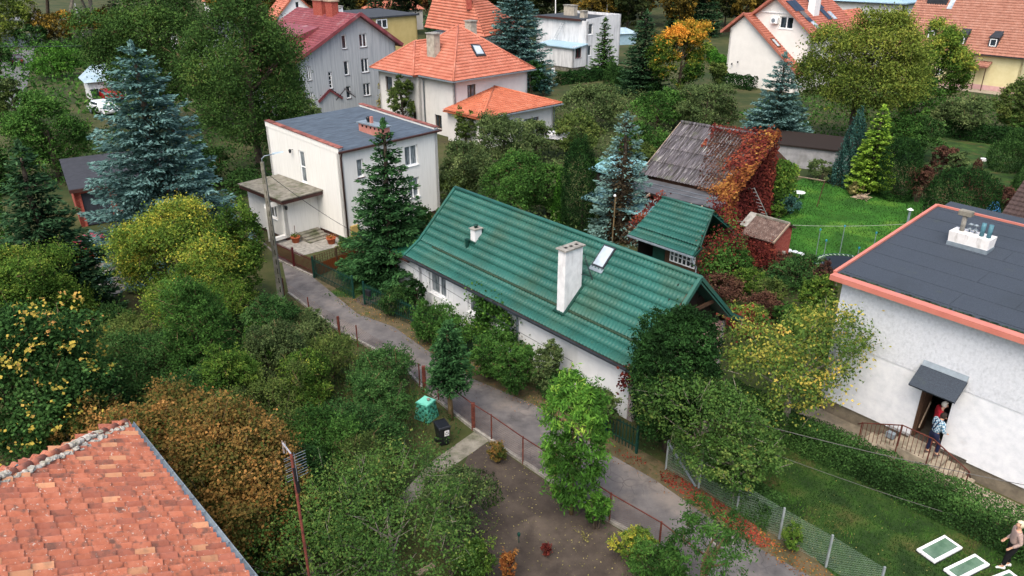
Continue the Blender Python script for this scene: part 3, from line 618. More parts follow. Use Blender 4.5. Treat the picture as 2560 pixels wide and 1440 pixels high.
# small chimney
q = onroof(1188, 609); z2 = GF.fv(1188, 577, q[1])[1]
ch = MB().box(q[0] - .36, q[1], q[2] - .3, q[0], q[1] + .42, z2).obj('chimney', MATS['chimney_white'], gh, bevel=.01)
MB().box(q[0] - .41, q[1] - .05, z2, q[0] + .05, q[1] + .47, z2 + .05).obj('cap', MATS['concrete'], ch)
MB().lathe([(.08, 0), (.09, .1), (.12, .11), (.12, .15)], 10, (q[0] - .18, q[1] + .2, z2 + .05)).obj('chimney_pot', MATS['dark_green'], ch, smooth=True)
m_ = MB(); z0 = q[2] - .3
m_.tube([(q[0] - .3, q[1] - .25, z0), (q[0] - .3, q[1] - .25, z0 + .4)], .09, 8); m_.tube([(q[0] - .3, q[1] - .25, z0 + .42), (q[0] - .3, q[1] - .25, z0 + .52)], .12, 8)
m_.bar((q[0] - .4, q[1] - .06, q[2] + .03), (q[0] + .08, q[1] - .06, q[2] + .03), .08, .12); m_.obj('roof_vent', MATS['dark_green'], gh)
# skylight
c = [onroof(*p) for p in ((1511, 623), (1533, 627), (1511, 666), (1490, 659))]
cc = np.mean(c, 0); nn = kn / np.linalg.norm(kn); vd = np.array([0, mid - KV, RZ - KZ]); vd /= np.linalg.norm(vd)
def rect(c0, hu, hv, lift, th): return MB().hexa(*[[tuple(np.array(c0) + np.array([a, 0, 0]) * hu + vd * b * hv + nn * l) for a, b in ((-1, -1), (1, -1), (1, 1), (-1, 1))] for l in (lift, lift + th)])
sk = rect(cc, .32, .52, 0, .1).obj('skylight', MATS['dark_metal'], gh)
rect(cc, .26, .45, .1, .012).obj('pane', MATS['glass_pale'], sk); rect(cc - vd * .62, .36, .1, .05, .01).obj('flashing', MATS['zinc'], sk)
# kink flashing strip along the roof, downpipes, lamp, shutter boards
m_ = MB().bar((u0 + 1.2, KV - .1, KZ + .0), (u1 - .6, KV - .1, KZ + .0), .09, .05); mat('mossy_green', ['#1a2f25', '#2b4030', '#3a4a36'], scale=6, rough=.9); m_.obj('snow_guard', MATS['mossy_green'], gh)
q = GF.fv(1292, 830); xx = q[0]
MB().tube([(xx, ev - .05, 2.45), (xx + .1, -.3, 2.3), (xx + .1, -.08, 2.1), (xx + .1, -.08, .1)], .055, 8).obj('downpipe', MATS['zinc'], gh, smooth=True)
for i in range(12):
    x = h1[0] - .35 + i * .2; MB().box(x, -.02, .25, x + .17, -.003, .9 if h1[0] - .06 < x < h1[1] - .1 else 2.5).obj('board', MATS['pvc_white'], gh)
# lean-to on the left end
lw = GF.fv(990, 660)[0]
mat('dark_green_sheet', ['#0c3a2c', '#17543f', '#2a5a3c'], scale=3, rough=.5)
wall(gh, MATS['plaster_white'], (lw, .1), (-.02, .1), 0, 2.2, name='annex_wall'); wall(gh, MATS['plaster_white'], (lw, 3.0), (lw, .1), 0, 2.2, name='annex_wall')
tilefield('annex_roof', MATS['dark_green_sheet'], (lw - .15, -.2, 2.25), (1, 0, 0), (0, 3.3, .75), [(0, 0), (-lw - .3, 0), (-lw - .3, 3.4), (0, 3.4)], pu=.2, pv=3.5, amp=.03, step=0, parent=gh, prof='tile', deck=.05)
MB().bar((lw - .15, -.26, 2.2), (-.45, -.26, 2.2), .1, .09).obj('gutter', MATS['brown_metal'], gh)
MB().tube([(lw - .1, -.26, 2.15), (lw - .02, .02, 1.9), (lw - .02, .02, .05)], .05, 8).obj('downpipe', MATS['brown_metal'], gh, smooth=True)

# ---------------------------------------------------------------- big white building on the right
mat('felt', ['#30363f', '#384049', '#424a54'], scale=30, rough=.9, spec=.25, bump=.3, bscale=90, dirt=[('#2c3337', .35, (1, 1, 1), .5, .75, .6), ('#464f48', 1.1, (1, 1, 1), .66, .8, .6)], detail=3)
mat('stucco', ['#c3c8cd', '#cdd2d8', '#d6dadf'], scale=9, rough=1, bump=.9, bscale=26, dirt=[('#9da4aa', 11, (1, 1, .6), .5, .75, .5), ('#a0a7ab', 1.4, (1, 1, .4), .55, .8, .3)])
mat('stucco_low', ['#c8ced3', '#d6dadf', '#dfe3e6'], scale=3, rough=1, bump=.5, bscale=30, dirt=[('#b0a6a3', 1.6, (1, 1, .8), .6, .8, .45)])
mat('plinth', ['#5d574c', '#70695c', '#837b6b'], scale=2.5, rough=1, bump=.5)
mat('salmon', ['#b46c5e', '#be7869'], scale=2, rough=.5, spec=.4)
a0 = P(2108, 1011, .7); az = -50.4; o_ = onplane(2111, 690, a0, (math.sin(R(az)) * -1, math.cos(R(az)), 0))
RF = Frame(o_[:2], az); RL = 13.0; RZ0 = RF.fv(2111, 690)[1]; q_ = RF.fu(2342, 515, -.3); RW = q_[0] - .28; RSL = (q_[1] - RZ0 - .08) / q_[0]; print('RW', RW, RSL)
rb = thing('white_block_house', 'large white rendered house with a flat dark roof edged in salmon', 'house', (o_[0], o_[1], 0), R(az))
ud, z1 = RF.fv(2285, 1092); ue, _ = RF.fv(2356, 1098); zt = RF.fv(2350, 975)[1]
ud0, ud1, zd0, zd1 = RF.fv(2313, 963)[0], RF.fv(2387, 987)[0], .72, zt
ledge = RF.fv(2102, 855)[1]
wall(rb, MATS['stucco_low'], (0, 0), (RL, 0), .62, ledge, [(ud0, ud1, .62 + .0, zd1)] if zd1 < ledge else [(ud0, ud1, .62, ledge - .1)], t=.35)
wall(rb, MATS['stucco'], (0, -.02), (RL, -.02), ledge, RZ0, t=.35, name='upper_wall')
wall(rb, MATS['stucco'], (0, RW), (0, 0), .62, RZ0 + RSL * RW, gable=[(0, RZ0 + RSL * RW), (RW, RZ0)])
wall(rb, MATS['stucco'], (RL, RW), (0, RW), .62, RZ0 + RSL * RW); wall(rb, MATS['stucco'], (RL, 0), (RL, RW), .62, RZ0)
MB().box(-.06 + .12, .08, -.1, RL, .3, .62).obj('plinth', MATS['plinth'], rb); MB().box(.06, .3, -.1, .3, RW, .62).obj('plinth', MATS['plinth'], rb)
ovh = .28
def rp(u, v, l=0): return (u, v, RZ0 + .08 + RSL * v + l)
MB().slab([rp(-ovh, -ovh), rp(RL, -ovh), rp(RL, RW + ovh), rp(-ovh, RW + ovh)], .14).obj('roof', MATS['felt'], rb)
for k_ in range(8):                 # overlapping felt sheets, each strip with its own lap
    v_ = .15 + k_ * 1.05; x1 = (-.1, 5.2, 8.4) if k_ % 2 else (-.1, 3.6, 9.5); xs = list(x1) + [RL - .02]
    for i in range(len(xs) - 1):
        MB().hexa([rp(xs[i] + .006, v_, .004), rp(xs[i + 1] - .006, v_, .004), rp(xs[i + 1] - .006, v_ + 1.06, .002), rp(xs[i] + .006, v_ + 1.06, .002)],
                  [rp(xs[i] + .006, v_, .02), rp(xs[i + 1] - .006, v_, .02), rp(xs[i + 1] - .006, v_ + 1.06, .008), rp(xs[i] + .006, v_ + 1.06, .008)]).obj('felt_sheet', MATS['felt'], rb)
MB().bar(rp(-ovh - .02, -ovh - .05, .03), rp(RL, -ovh - .05, .03), .34, .05).obj('roof_edging', MATS['salmon'], rb)
MB().bar(rp(-ovh - .02, -ovh - .21, -.05), rp(RL, -ovh - .21, -.05), .03, .14).obj('fascia', MATS['salmon'], rb)
MB().bar(rp(-ovh - .02, -ovh + .1, .05), rp(-ovh - .02, RW + ovh, .05), .12, .08, up=(0, 0, 1)).obj('roof_edging', MATS['salmon'], rb)
MB().bar(rp(-ovh - .02, RW + ovh, .05), rp(RL, RW + ovh, .05), .1, .08).obj('roof_edging', MATS['salmon'], rb)
m_ = MB(); gg = np.random.default_rng(5)
for i in range(260):
    u_ = gg.uniform(-.1, RL); s_ = gg.uniform(.015, .05); m_.box(u_ - s_, -.02 - ovh * .25 - s_, rp(0, 0, .0)[2] , u_ + s_, -.02 - ovh * .25 + s_, rp(0, 0, 0)[2] + .04)
tag(m_.obj('moss', MATS['mossy_green'], rb), kind='stuff')
# dark hall behind the open doorway
mat('dark_room', ['#0a0908', '#15110f'], rough=1); mat('hall_floor', ['#403c34', '#57524a'], rough=.8)
m_ = MB(); m_.box(ud0 - 1, .36, .55, ud0 - .9, 3, 3.2); m_.box(ud1 + .9, .36, .55, ud1 + 1, 3, 3.2); m_.box(ud0 - .9, 2.9, .55, ud1 + .9, 3, 3.2); m_.box(ud0 - .9, .36, 3.1, ud1 + .9, 2.9, 3.2); m_.obj('hall', MATS['dark_room'], rb)
MB().box(ud0 - .9, .0, .55, ud1 + .9, 2.9, .715).obj('hall_floor', MATS['hall_floor'], rb)
dr = MB().box(ud0 + .02, .04, .74, ud0 + .07, .8, zd1 - .04).obj('door', MATS['wood_brown'], rb)
m_ = MB(); m_.box(ud0 - .04, .0 - .03, .72, ud0 + .03, .04, zd1 + .03); m_.obj('door_frame', MATS['wood_brown'], rb)
MB().bar((ud0 + .09, .2, 1.0), (ud0 + .09, .7, 1.9), .05, .03).obj('brace', MATS['wood_pale'], dr)
# canopy
ca0, ca1 = RF.fv(2268, 935, -.7)[0], RF.fv(2400, 983, -.7)[0]; cz = RF.fv(2335, 960, -.75)[1]; czt = RF.fv(2300, 897)[1]
cw0, cw1 = ud0 - .25, ud1 + .3
cz = min(cz, 3.1); 
cn = MB().slab([(cw0, -.85, cz), (cw1, -.85, cz), (cw1, -.14, czt - .12), (cw0, -.14, czt - .12)], .09).obj('canopy', MATS['felt'], rb)
MB().slab([(cw0 + .02, -.14, czt - .115), (cw1 - .02, -.14, czt - .115), (cw1 - .02, -.03, czt + .05), (cw0 + .02, -.03, czt + .05)], .02).obj('flashing', MATS['zinc'], cn)
# roof chimney stack
bp = RF.pl(2467, 634, rp(0, 0, .02), (0, -RSL, 1)); bl = RF.pl(2365, 612, rp(0, 0, .02), (0, -RSL, 1)); su1 = bp[0]; su0 = bl[0]; sv0 = (bp[1] + bl[1]) / 2; sv1 = sv0 + .62
sz = RF.fv(2430, 590, sv0)[1]; zb = rp(0, sv0, 0)[2]
print('stack', su0, su1, sv0, zb, sz)
mat('stack_white', ['#d4d3d0', '#e8e7e5'], scale=3, rough=.9, dirt=('#6d6656', 2.5, (2, 2, .35), .55, .75, .8))
st = MB().hexa([(su0, sv0, zb), (su1, sv0, zb), (su1, sv1, zb), (su0, sv1, zb)], [(su0 - .03, sv0 - .04, sz), (su1 + .03, sv0 - .04, sz), (su1 + .03, sv1 + .03, sz), (su0 - .03, sv1 + .03, sz)]).obj('chimney_stack', MATS['stack_white'], rb)
MB().box(su0 - .03, sv0 - .035, zb - .05, su1 + .03, sv1 + .03, zb + .17).obj('zinc_skirt', MATS['zinc'], st)
vm = (sv0 + sv1) / 2; du = su1 - su0
MB().tube([(su0 + du * .2, vm, sz), (su0 + du * .2, vm, sz + .6)], .09, 10).obj('flue_pipe', MATS['concrete'], st, smooth=True)
MB().box(su0 + du * .2 - .24, vm - .14, sz + .6, su0 + du * .2 + .24, vm + .14, sz + .8).obj('flue_cap', MATS['old_concrete'], st, bevel=.02)
mat('blue_pipe', ['#3b6673', '#537f8b'], scale=8, rough=.6)
for k_ in (.72, .9): MB().lathe([(.08, 0), (.08, .5), (.06, .5), (.06, .4)], 12, (su0 + du * k_, vm - .05, sz)).obj('blue_flue_pipe', MATS['blue_pipe'], st, smooth=True)
for k_ in (.38, .52): MB().lathe([(.03, 0), (.03, .12), (.1, .13), (.1, .16), (.03, .17), (.03, .3), (.13, .31), (.02, .36)], 10, (su0 + du * k_, vm + .05, sz)).obj('vent_cowl', MATS['zinc'], st, smooth=True)

# landing, steps and railing in front of the door
mat('step_stone', ['#7b7365', '#918877', '#a39a88'], scale=4, rough=.95, bump=.3, dirt=('#4d4a3a', 2.5, (1, 1, 1), .52, .7, .7))
rl0 = RF.fz(2263, 1056, 1.66); rl1 = RF.fz(2334, 1085, 1.66); re = RF.fz(2408, 1172, .95); rs = RF.fz(2178, 1070, 1.1)
ld = -1.05; la, lb = rl0[0] - .05, rl1[0] + .1
print('landing', rl0, rl1, re, rs, ud0, ud1, zd1, ledge, RZ0)
sp = thing('entrance_steps', 'stone landing and steps with a rusty railing at the doorway of the white house', 'steps', (*RF.W(la, 0)[:2], 0), R(az))
MB().box(0, ld, 0, lb - la, -.004, .68).obj('landing', MATS['step_stone'], sp, bevel=.015)
for i in range(4):
    MB().box(lb - la + i * .32, ld + .02, 0, lb - la + (i + 1) * .32, -.01, .68 - (i + 1) * .135).obj('step', MATS['step_stone'], sp, bevel=.012)
    MB().box(-(i + 1) * .32, ld + .02, 0, -i * .32, -.01, .68 - (i + 1) * .135).obj('step', MATS['step_stone'], sp, bevel=.012)
rail = [(-1.45, ld, .85), (-1.3, ld, .98), (0.05, ld, 1.6), (lb - la, ld, 1.6), (lb - la + 1.3, ld, 1.0), (lb - la + 1.36, ld, .8)]
m_ = MB()
m_.tube(rail, .022, 6); rr = MB()
hr = m_.obj('handrail', MATS['rust'], sp, smooth=True)
lo = lambda x: (.68 + .08 if 0 <= x <= lb - la else .68 + .08 + (-abs(x if x < 0 else x - (lb - la)) * .42))
hi = lambda x: 1.6 if 0 <= x <= lb - la else 1.6 - (abs(x if x < 0 else x - (lb - la)) * .46)
x = -1.25
while x < lb - la + 1.3:
    MB().bar((x, ld, max(.1, lo(x) - .05)), (x, ld, hi(x)), .016).obj('baluster', MATS['rust'], sp); x += .145
for x in (-1.3, 0.02, lb - la - .02, lb - la + 1.28): MB().bar((x, ld, max(0., lo(x) - .3)), (x, ld, hi(x) + .01), .035).obj('railing_post', MATS['rust'], sp)
sheet('house_path', [RF.W(lb + 1.3, -1.1), RF.W(RL + 3, -1.1), RF.W(RL + 3, -.05), RF.W(lb + 1.3, -.05)], .016, MATS['step_stone'])
sheet('paving', [RF.W(-.3, -.9), RF.W(la - 1.2, -.9), RF.W(la - 1.2, .1), RF.W(-.3, .1)], .016, MATS['plinth'])

# ---------------------------------------------------------------- white flat-roofed house behind the fence
mat('plaster_cream', ['#d5d6d1', '#dcddd8', '#e2e3de'], scale=1.2, stretch=(9, 9, .4), rough=.95, bump=.2, bscale=40, dirt=[('#b0b3a4', 2.2, (6, 6, .4), .56, .8, .5)])
mat('bluefelt', ['#3d4751', '#485460', '#53606c'], scale=1.2, stretch=(1, 4, 1), rough=.85, bump=.2, bscale=60)
wo = P(868, 605); WF = Frame(wo, 47); WL, WW = 7.75, 8.0; WZ, WB = 5.68, 6.12
wh = thing('white_flat_roofed_house', 'cream white flat roofed house with a porch behind the dark red fence', 'house', (wo[0], wo[1], 0), R(47))
hv = lambda a, b: (WF.fv(*a)[0], WF.fv(*b)[0], WF.fv(*b)[1], WF.fv(*a)[1])
H1, H2, H3 = hv((891, 400), (911, 441)), hv((1011, 368), (1046, 410)), hv((898, 495), (912, 518))
wall(wh, MATS['plaster_cream'], (0, 0), (WL, 0), .25, WZ, [H1, H2, H3, (5.1, 6.0, 1.6, 2.9)])
window(wh, (0, 0), (WL, 0), H1, mull=0, gm='curtain', sill='brown_metal', fw=.06); window(wh, (0, 0), (WL, 0), H2, mull=1, gm='curtain', fw=.07); window(wh, (0, 0), (WL, 0), H3, mull=0, gm='curtain', fw=.05); window(wh, (0, 0), (WL, 0), (5.1, 6.0, 1.6, 2.9), mull=1, gm='curtain', fw=.05)
dz0 = 2.95; dh = (WW - 4.42, WW - 3.78, dz0, 5.02)
wall(wh, MATS['plaster_cream'], (0, WW), (0, 0), .25, WB + .3, [dh, (WW - 6.2, WW - 5.0, .2 + .3, 2.0)], gable=[(0, WB + .12), (WW, WZ + .12)])
window(wh, (0, WW), (0, 0), dh, mull=0, bars=1, sill=None, fw=.09, name='balcony_door', gm='curtain', dep=.06)
wall(wh, MATS['plaster_cream'], (WL, WW), (0, WW), .25, WB); wall(wh, MATS['plaster_cream'], (WL, 0), (WL, WW), .25, WB, gable=[(0, WZ), (WW, WB + .1)])
MB().box(.04, .04, -.1, WL - .04, WW - .04, .25).obj('plinth', MATS['brown_metal'], wh)
wr = lambda v: WZ + .06 + (WB - WZ) * v / WW
MB().slab([(-.0, -.18, wr(-.18)), (WL, -.18, wr(-.18)), (WL, WW, wr(WW)), (0, WW, wr(WW))], .1).obj('roof', MATS['bluefelt'], wh)
for k_ in range(7): MB().slab([(.26, k_ * 1.13, wr(k_ * 1.13) + .012), (WL - .26, k_ * 1.13, wr(k_ * 1.13) + .012), (WL - .26, k_ * 1.13 + 1.16, wr(k_ * 1.13 + 1.16) + .005), (.26, k_ * 1.13 + 1.16, wr(k_ * 1.13 + 1.16) + .005)], .02).obj('felt_sheet', MATS['bluefelt'], wh)
mat('coping', ['#5a3733', '#7a4a42', '#9a6152'], scale=3, rough=.7, vary=.25)
for uu in (-.02, WL - .26):
    for i in range(8):
        v0, v1 = i * WW / 8 - (.1 if i == 0 else 0), (i + 1) * WW / 8 - .015
        MB().slab([(uu - .05, v0, wr(v0) + .2), (uu + .32, v0, wr(v0) + .2), (uu + .32, v1, wr(v1) + .2), (uu - .05, v1, wr(v1) + .2)], .05).obj('coping_slab', MATS['coping'], wh)
    MB().hexa([(uu, 0, wr(0) - .2), (uu + .26, 0, wr(0) - .2), (uu + .26, WW, wr(WW) - .2), (uu, WW, wr(WW) - .2)], [(uu, 0, wr(0) + .15), (uu + .26, 0, wr(0) + .15), (uu + .26, WW, wr(WW) + .15), (uu, WW, wr(WW) + .15)]).obj('parapet', MATS['plaster_cream'], wh)
MB().bar((-.15, -.24, WZ - .02), (WL + .15, -.24, WZ - .02), .12, .11).obj('gutter', MATS['brown_metal'], wh)
MB().tube([(.06, -.24, WZ - .05), (.08, -.06, WZ - .4), (.08, -.06, .1)], .05, 8).obj('downpipe', MATS['brown_metal'], wh, smooth=True)
mat('pinkish', ['#a06a5e', '#b98074'], scale=3, rough=.9)
ck = MB().box(3.55, .35, wr(1) - .05, 4.15, 2.75, wr(1) + .62).obj('chimney', MATS['pinkish'], wh)
MB().slab([(3.45, .25, wr(1) + .7), (4.25, .25, wr(1) + .7), (4.25, 2.85, wr(1) + .7), (3.45, 2.85, wr(1) + .7)], .07).obj('cap', MATS['zinc'], ck)
for i in range(5): MB().box(3.535, .6 + i * .42, wr(1) + .42, 3.548, .74 + i * .42, wr(1) + .54).obj('flue_opening', MATS['near_black'], ck)
MB().box(3.78, 1.7, wr(1) + .7, 3.94, 1.86, wr(1) + 1.1).obj('flue_pipe', MATS['pinkish'], ck); MB().lathe([(.06, 0), (.1, .1), (.14, .25), (.14, .3), (.05, .38)], 10, (3.85, 2.1, wr(1) + .7)).obj('vent_cowl', MATS['black_plastic'], ck, smooth=True)
def lamp(parent, p, n):
    a = MB().bar(p, np.array(p) + np.array(n) * .22, .03).obj('wall_lamp', MATS['dark_metal'], parent)
    MB().lathe([(.02, -.2), (.07, -.17), (.1, .0), (.03, .06)], 8, tuple(np.array(p) + np.array(n) * .22)).obj('lantern', MATS['black_plastic'], a, smooth=True)
lamp(wh, (0, 5.02, 4.95), (-1, 0, 0))
# porch
pv0, pv1, pu = 2.85, 7.0, -2.45
dd = (WF.fv(754, 497, pv0)[0], WF.fv(791, 495, pv0)[0] , .4, 2.38)
wall(wh, MATS['plaster_cream'], (pu, pv0), (0, pv0), .2, 2.6, [dd], name='porch_wall'); 
wall(wh, MATS['plaster_cream'], (pu, pv1), (pu, pv0), .2, 2.6, [(pv1 - 4.6, pv1 - 3.7, 1.2, 2.2)], name='porch_wall'); window(wh, (pu, pv1), (pu, pv0), (pv1 - 4.6, pv1 - 3.7, 1.2, 2.2))
MB().box(pu + .04, pv0 + .04, -.1, 0, pv1 - .04, .2).obj('plinth', MATS['brown_metal'], wh)
dr = MB().box(dd[0] + .02, pv0 + .08, dd[2], dd[1] - .02, pv0 + .13, dd[3]).obj('door', MATS['pvc_white'], wh)
MB().box(dd[0] + .2, pv0 + .066, dd[2] + .2, dd[1] - .2, pv0 + .079, dd[2] + .85).obj('door_panel', MATS['pvc_white'], dr); MB().box(dd[0] + .2, pv0 + .066, dd[2] + 1.0, dd[1] - .2, pv0 + .079, dd[3] - .2).obj('door_panel', MATS['pvc_white'], dr)
MB().box(dd[0] + .08, pv0 + .02, dd[2] + .95, dd[0] + .2, pv0 + .05, dd[2] + 1.0).obj('handle', MATS['zinc'], dr)
pr = MB().box(pu - .45, pv0 - .75, 2.62, -.02, pv1 + .1, 2.86).obj('porch_roof', MATS['brown_metal'], wh); MB().box(pu - .5, pv0 - .8, 2.86, .0 - .01, pv1 + .15, 2.93).obj('roof_slab', MATS['old_concrete'], pr)
lamp(wh, (pu + .1, pv0, 2.25), (0, -1, 0))
mat('yellow_box', ['#a08a4e', '#b89f60'], rough=.7); MB().box(.3, -.16, .3, .85, -.0, .95).obj('meter_box', MATS['yellow_box'], wh)
for i in range(4): MB().box(-1.75, pv0 - .45 - i * .33, -.05, -.25, pv0 - (.05 if i == 0 else .45 + (i - 1) * .33), .36 - i * .09).obj('step', MATS['old_concrete'], wh, bevel=.01)
s_ = sheet('house_path', [WF.W(-3.3, .1), WF.W(.8, -.5), WF.W(.2, 1.2), WF.W(-.1, 3), WF.W(-3.2, 3.2)], .015, MATS['concrete'])

# ---------------------------------------------------------------- orange hip-roofed house
mat('orange_tile', ['#a35f4b', '#b06c57', '#bb7b67'], scale=1.1, rough=.65, dirt=[('#8a4630', 3.5, (1, 1, 1), .55, .7, .5), ('#b5917c', 1.2, (1, 1, 1), .62, .78, .35)])
mat('orange_tile_new', ['#a35a40', '#b1664a', '#bb775d'], scale=1.4, rough=.55, dirt=('#c99878', 1.6, (1, 1, 1), .6, .75, .4))
mat('render_white', ['#c9c9c6', '#d8d7d4'], scale=.9, rough=.95, dirt=('#a9aba6', 1.2, (2, 2, .3), .55, .8, .4))
oo = P(1133, 204, 5.4); OF = Frame(oo, 44.2)
oh = thing('orange_hip_roofed_house', 'white house with an orange hip roof and a low orange side roof', 'house', (oo[0], oo[1], 0), R(44.2))
WM = MATS['render_white']
wv = [(OF.fv(1168, 213, .6)[0] - .6 - 0, OF.fv(1190, 245, .6)[0] - .6, 3.4, 4.75)]
wall(oh, WM, (.6, .6), (10.1, .6), -1, 5.35, wv); window(oh, (.6, .6), (10.1, .6), wv[0], fm='wood_brown', sill='wood_brown', fw=.1, gm='curtain')
LW = 11.4
hu = [(LW - 3.61, LW - 2.61, .55, 1.85), (LW - 5.75, LW - 5.2, .5, 1.8)]
wall(oh, WM, (.6, 5.1), (.6, .6), -1, 5.35, [(5.1 - 3.61, 5.1 - 2.61, .55, 1.85)]); window(oh, (.6, 5.1), (.6, .6), (5.1 - 3.61, 5.1 - 2.61, .55, 1.85), fm='wood_brown', sill='wood_brown')
wall(oh, WM, (0, 11.6), (0, 5.1), -1, 5.3, [(1.1, 2.2, 3.3, 4.7), (5.3, 5.9, .5, 1.9)]); window(oh, (0, 11.6), (0, 5.1), (1.1, 2.2, 3.3, 4.7), fm='brown_metal', mull=0, sill='brown_metal'); window(oh, (0, 11.6), (0, 5.1), (5.3, 5.9, .5, 1.9), fm='brown_metal', mull=0, sill=None)
wall(oh, WM, (10.1, .6), (10.1, 11.6), -1, 5.3); wall(oh, WM, (10.1, 11.6), (0, 11.6), -1, 5.3); MB().box(0, 5.1, -1, .6, 5.3, 5.3).obj('wall', WM, oh)
def face(parent, m, pts, pu, pv, amp, step, seg=4, prof='wave', deck=.12, name='roof', rev=False):
    """tiled roof face; pts[0]->pts[1] is the eave, outside to the right of it"""
    p = [np.array(q, float) for q in pts]; U = p[1] - p[0]; U /= np.linalg.norm(U); n = np.cross(U, p[2] - p[0]); n /= np.linalg.norm(n); V = np.cross(n, U)
    return tilefield(name, m, p[0], U, V, [((q - p[0]) @ U, (q - p[0]) @ V) for q in p], pu, pv, amp, step, seg, parent, prof, deck)
def hipcap(parent, m, a, b, r=.1): return MB().tube([np.array(a) + (0, 0, .05), np.array(b) + (0, 0, .05)], r, 8).obj('ridge_tiles', m, parent, smooth=True)
EZ = 5.4; S = 10.6; ap = (5.0, 5.0, 9.5); TM = MATS['orange_tile']; kw = dict(pu=.3, pv=.36, amp=.05, step=.045)
face(oh, TM, [(0, 0, EZ), (S, 0, EZ), ap], **kw); face(oh, TM, [(0, 10.2, EZ), (0, 0, EZ), ap], **kw); face(oh, TM, [(S, 0, EZ), (S, 10.2, EZ), ap], **kw); face(oh, TM, [(S, 10.2, EZ), (0, 10.2, EZ), ap], **kw)
for c in ((0, 0, EZ), (S, 0, EZ), (0, 10.2, EZ)): hipcap(oh, TM, c, ap)
wa, wb, wz = (-.7, 5.0, EZ), (-.7, 12.1, EZ), (2.35, 8.5, 7.95)
face(oh, TM, [wb, wa, wz], **kw); face(oh, TM, [wa, (3, 5.0, EZ), (5.2, 8.5, 7.95), wz], **kw); face(oh, TM, [(6, 12.1, EZ), wb, wz, (6, 8.5, 7.95)], **kw)
hipcap(oh, TM, wa, wz); hipcap(oh, TM, wb, wz); hipcap(oh, TM, wz, (6, 8.5, 7.95))
e = 2.9; na, nb_, nc = (-.9, -4.7, e), (9.3, -4.9, e), (5.6, .58, 4.2)
TN = MATS['orange_tile_new']
face(oh, TN, [na, nb_, nc], **kw); face(oh, TN, [(-.9, .58, e), na, nc], **kw); face(oh, TN, [nb_, (9.3, .58, e), nc], **kw); hipcap(oh, TN, na, nc); hipcap(oh, TN, nb_, nc)
we = [(7.0 - 0, 8.3, .6, 2.1)]
e1_ = OF.fv(1310, 290, -4.2)[0] + .3; e2_ = OF.fv(1346, 330, -4.2)[0] + .3
wall(oh, WM, (-.3, -4.2), (8.8, -4.2), -1, 2.95, [(e1_, e2_, .3, 1.9)]); window(oh, (-.3, -4.2), (8.8, -4.2), (e1_, e2_, .3, 1.9), fm='brown_metal', gm='curtain')
wall(oh, WM, (-.3, .6), (-.3, -4.2), -1, 2.95); wall(oh, WM, (8.8, -4.2), (8.8, .6), -1, 2.95)
for (a, b) in (((-.05, -.08, EZ - .06), (S + .05, -.08, EZ - .06)), ((-.08, 5, EZ - .06), (-.08, -.05, EZ - .06)), ((-.78, 12.1, EZ - .06), (-.78, 5, EZ - .06)), ((-.9, -4.8, e - .06), (9.3, -5.0, e - .06))): MB().bar(a, b, .12, .1).obj('gutter', MATS['zinc'], oh)
for pts in ([(.2, -.05, EZ - .1), (.55, .5, EZ - .6), (.55, .5, 0)], [(-.1, 4.6, EZ - .1), (.5, 5.0, EZ - .6), (.5, 5.0, 0)], [(8.9, -4.9, e - .1), (8.85, -4.3, e - .5), (8.85, -4.3, -.5)]): MB().tube(pts, .06, 6).obj('downpipe', MATS['zinc'], oh, smooth=True)
mat('chimney_grey', ['#8f8a80', '#a8a294', '#bbb5a8'], scale=2.5, rough=.95, dirt=('#6f6a62', 2, (1, 1, 1), .5, .7, .5))
n1 = np.cross((0, -1, 0), np.array(ap) - np.array((0, 0, EZ))); q = OF.pl(1068, 143, (0, 0, EZ), n1); 
cz_ = OF.fu(1064, 84, q[0])[1]
ck = MB().box(q[0], q[1] - 1.15, q[2] - .5, q[0] + .7, q[1], cz_).obj('chimney', MATS['chimney_grey'], oh); MB().box(q[0] - .08, q[1] - 1.25, cz_, q[0] + .78, q[1] + .1, cz_ + .1).obj('cap', MATS['concrete'], ck)
ck = MB().box(7.5, 6.0, 6, 8.3, 6.9, 9.6).obj('chimney', MATS['chimney_grey'], oh); MB().box(7.42, 5.9, 9.6, 8.38, 7.0, 9.72).obj('cap', MATS['concrete'], ck)
n2 = np.cross((1, 0, 0), np.array(ap) - np.array((0, 0, EZ))); n2 = n2 / np.linalg.norm(n2)
cs = [OF.pl(*p, (0, 0, EZ), n2) for p in ((1178, 115), (1198, 116), (1211, 139), (1190, 140))]
cc = np.mean(cs, 0); sk = MB().hexa([cc + (p - cc) * 1.18 for p in cs[::-1]], [cc + (p - cc) * 1.18 + n2 * .16 for p in cs[::-1]]).obj('skylight', MATS['dark_metal'], oh)
MB().hexa([cc + (p - cc) * .86 + n2 * .16 for p in cs[::-1]], [cc + (p - cc) * .86 + n2 * .175 for p in cs[::-1]]).obj('pane', MATS['glass_pale'], sk)

# ---------------------------------------------------------------- gabled roofs, ridge along v
def gable_v(parent, m, u0, um, u1, v0, v1, z0, zr, z1, **k):
    a = face(parent, m, [(u0, v1, z0), (u0, v0, z0), (um, v0, zr), (um, v1, zr)], **k); b = face(parent, m, [(u1, v0, z1), (u1, v1, z1), (um, v1, zr), (um, v0, zr)], **k); return a, b
mat('grey_render', ['#8f959a', '#a3a9ad', '#b4b9bc'], scale=1.0, stretch=(6, 6, .22), rough=.95, dirt=('#6f767c', 1.6, (5, 5, .25), .52, .78, .6))
mat('red_tile', ['#6e363b', '#7c4146', '#8a5054'], scale=1.2, rough=.5, dirt=[('#a08a8a', .8, (1, 1, 1), .58, .72, .6)])
GRF = Frame((-22.6, 78.6), 44)
gr = thing('grey_gabled_house', 'tall grey streaked house with a red gable roof and brick chimneys', 'house', (-22.6, 78.6, 0), R(44))
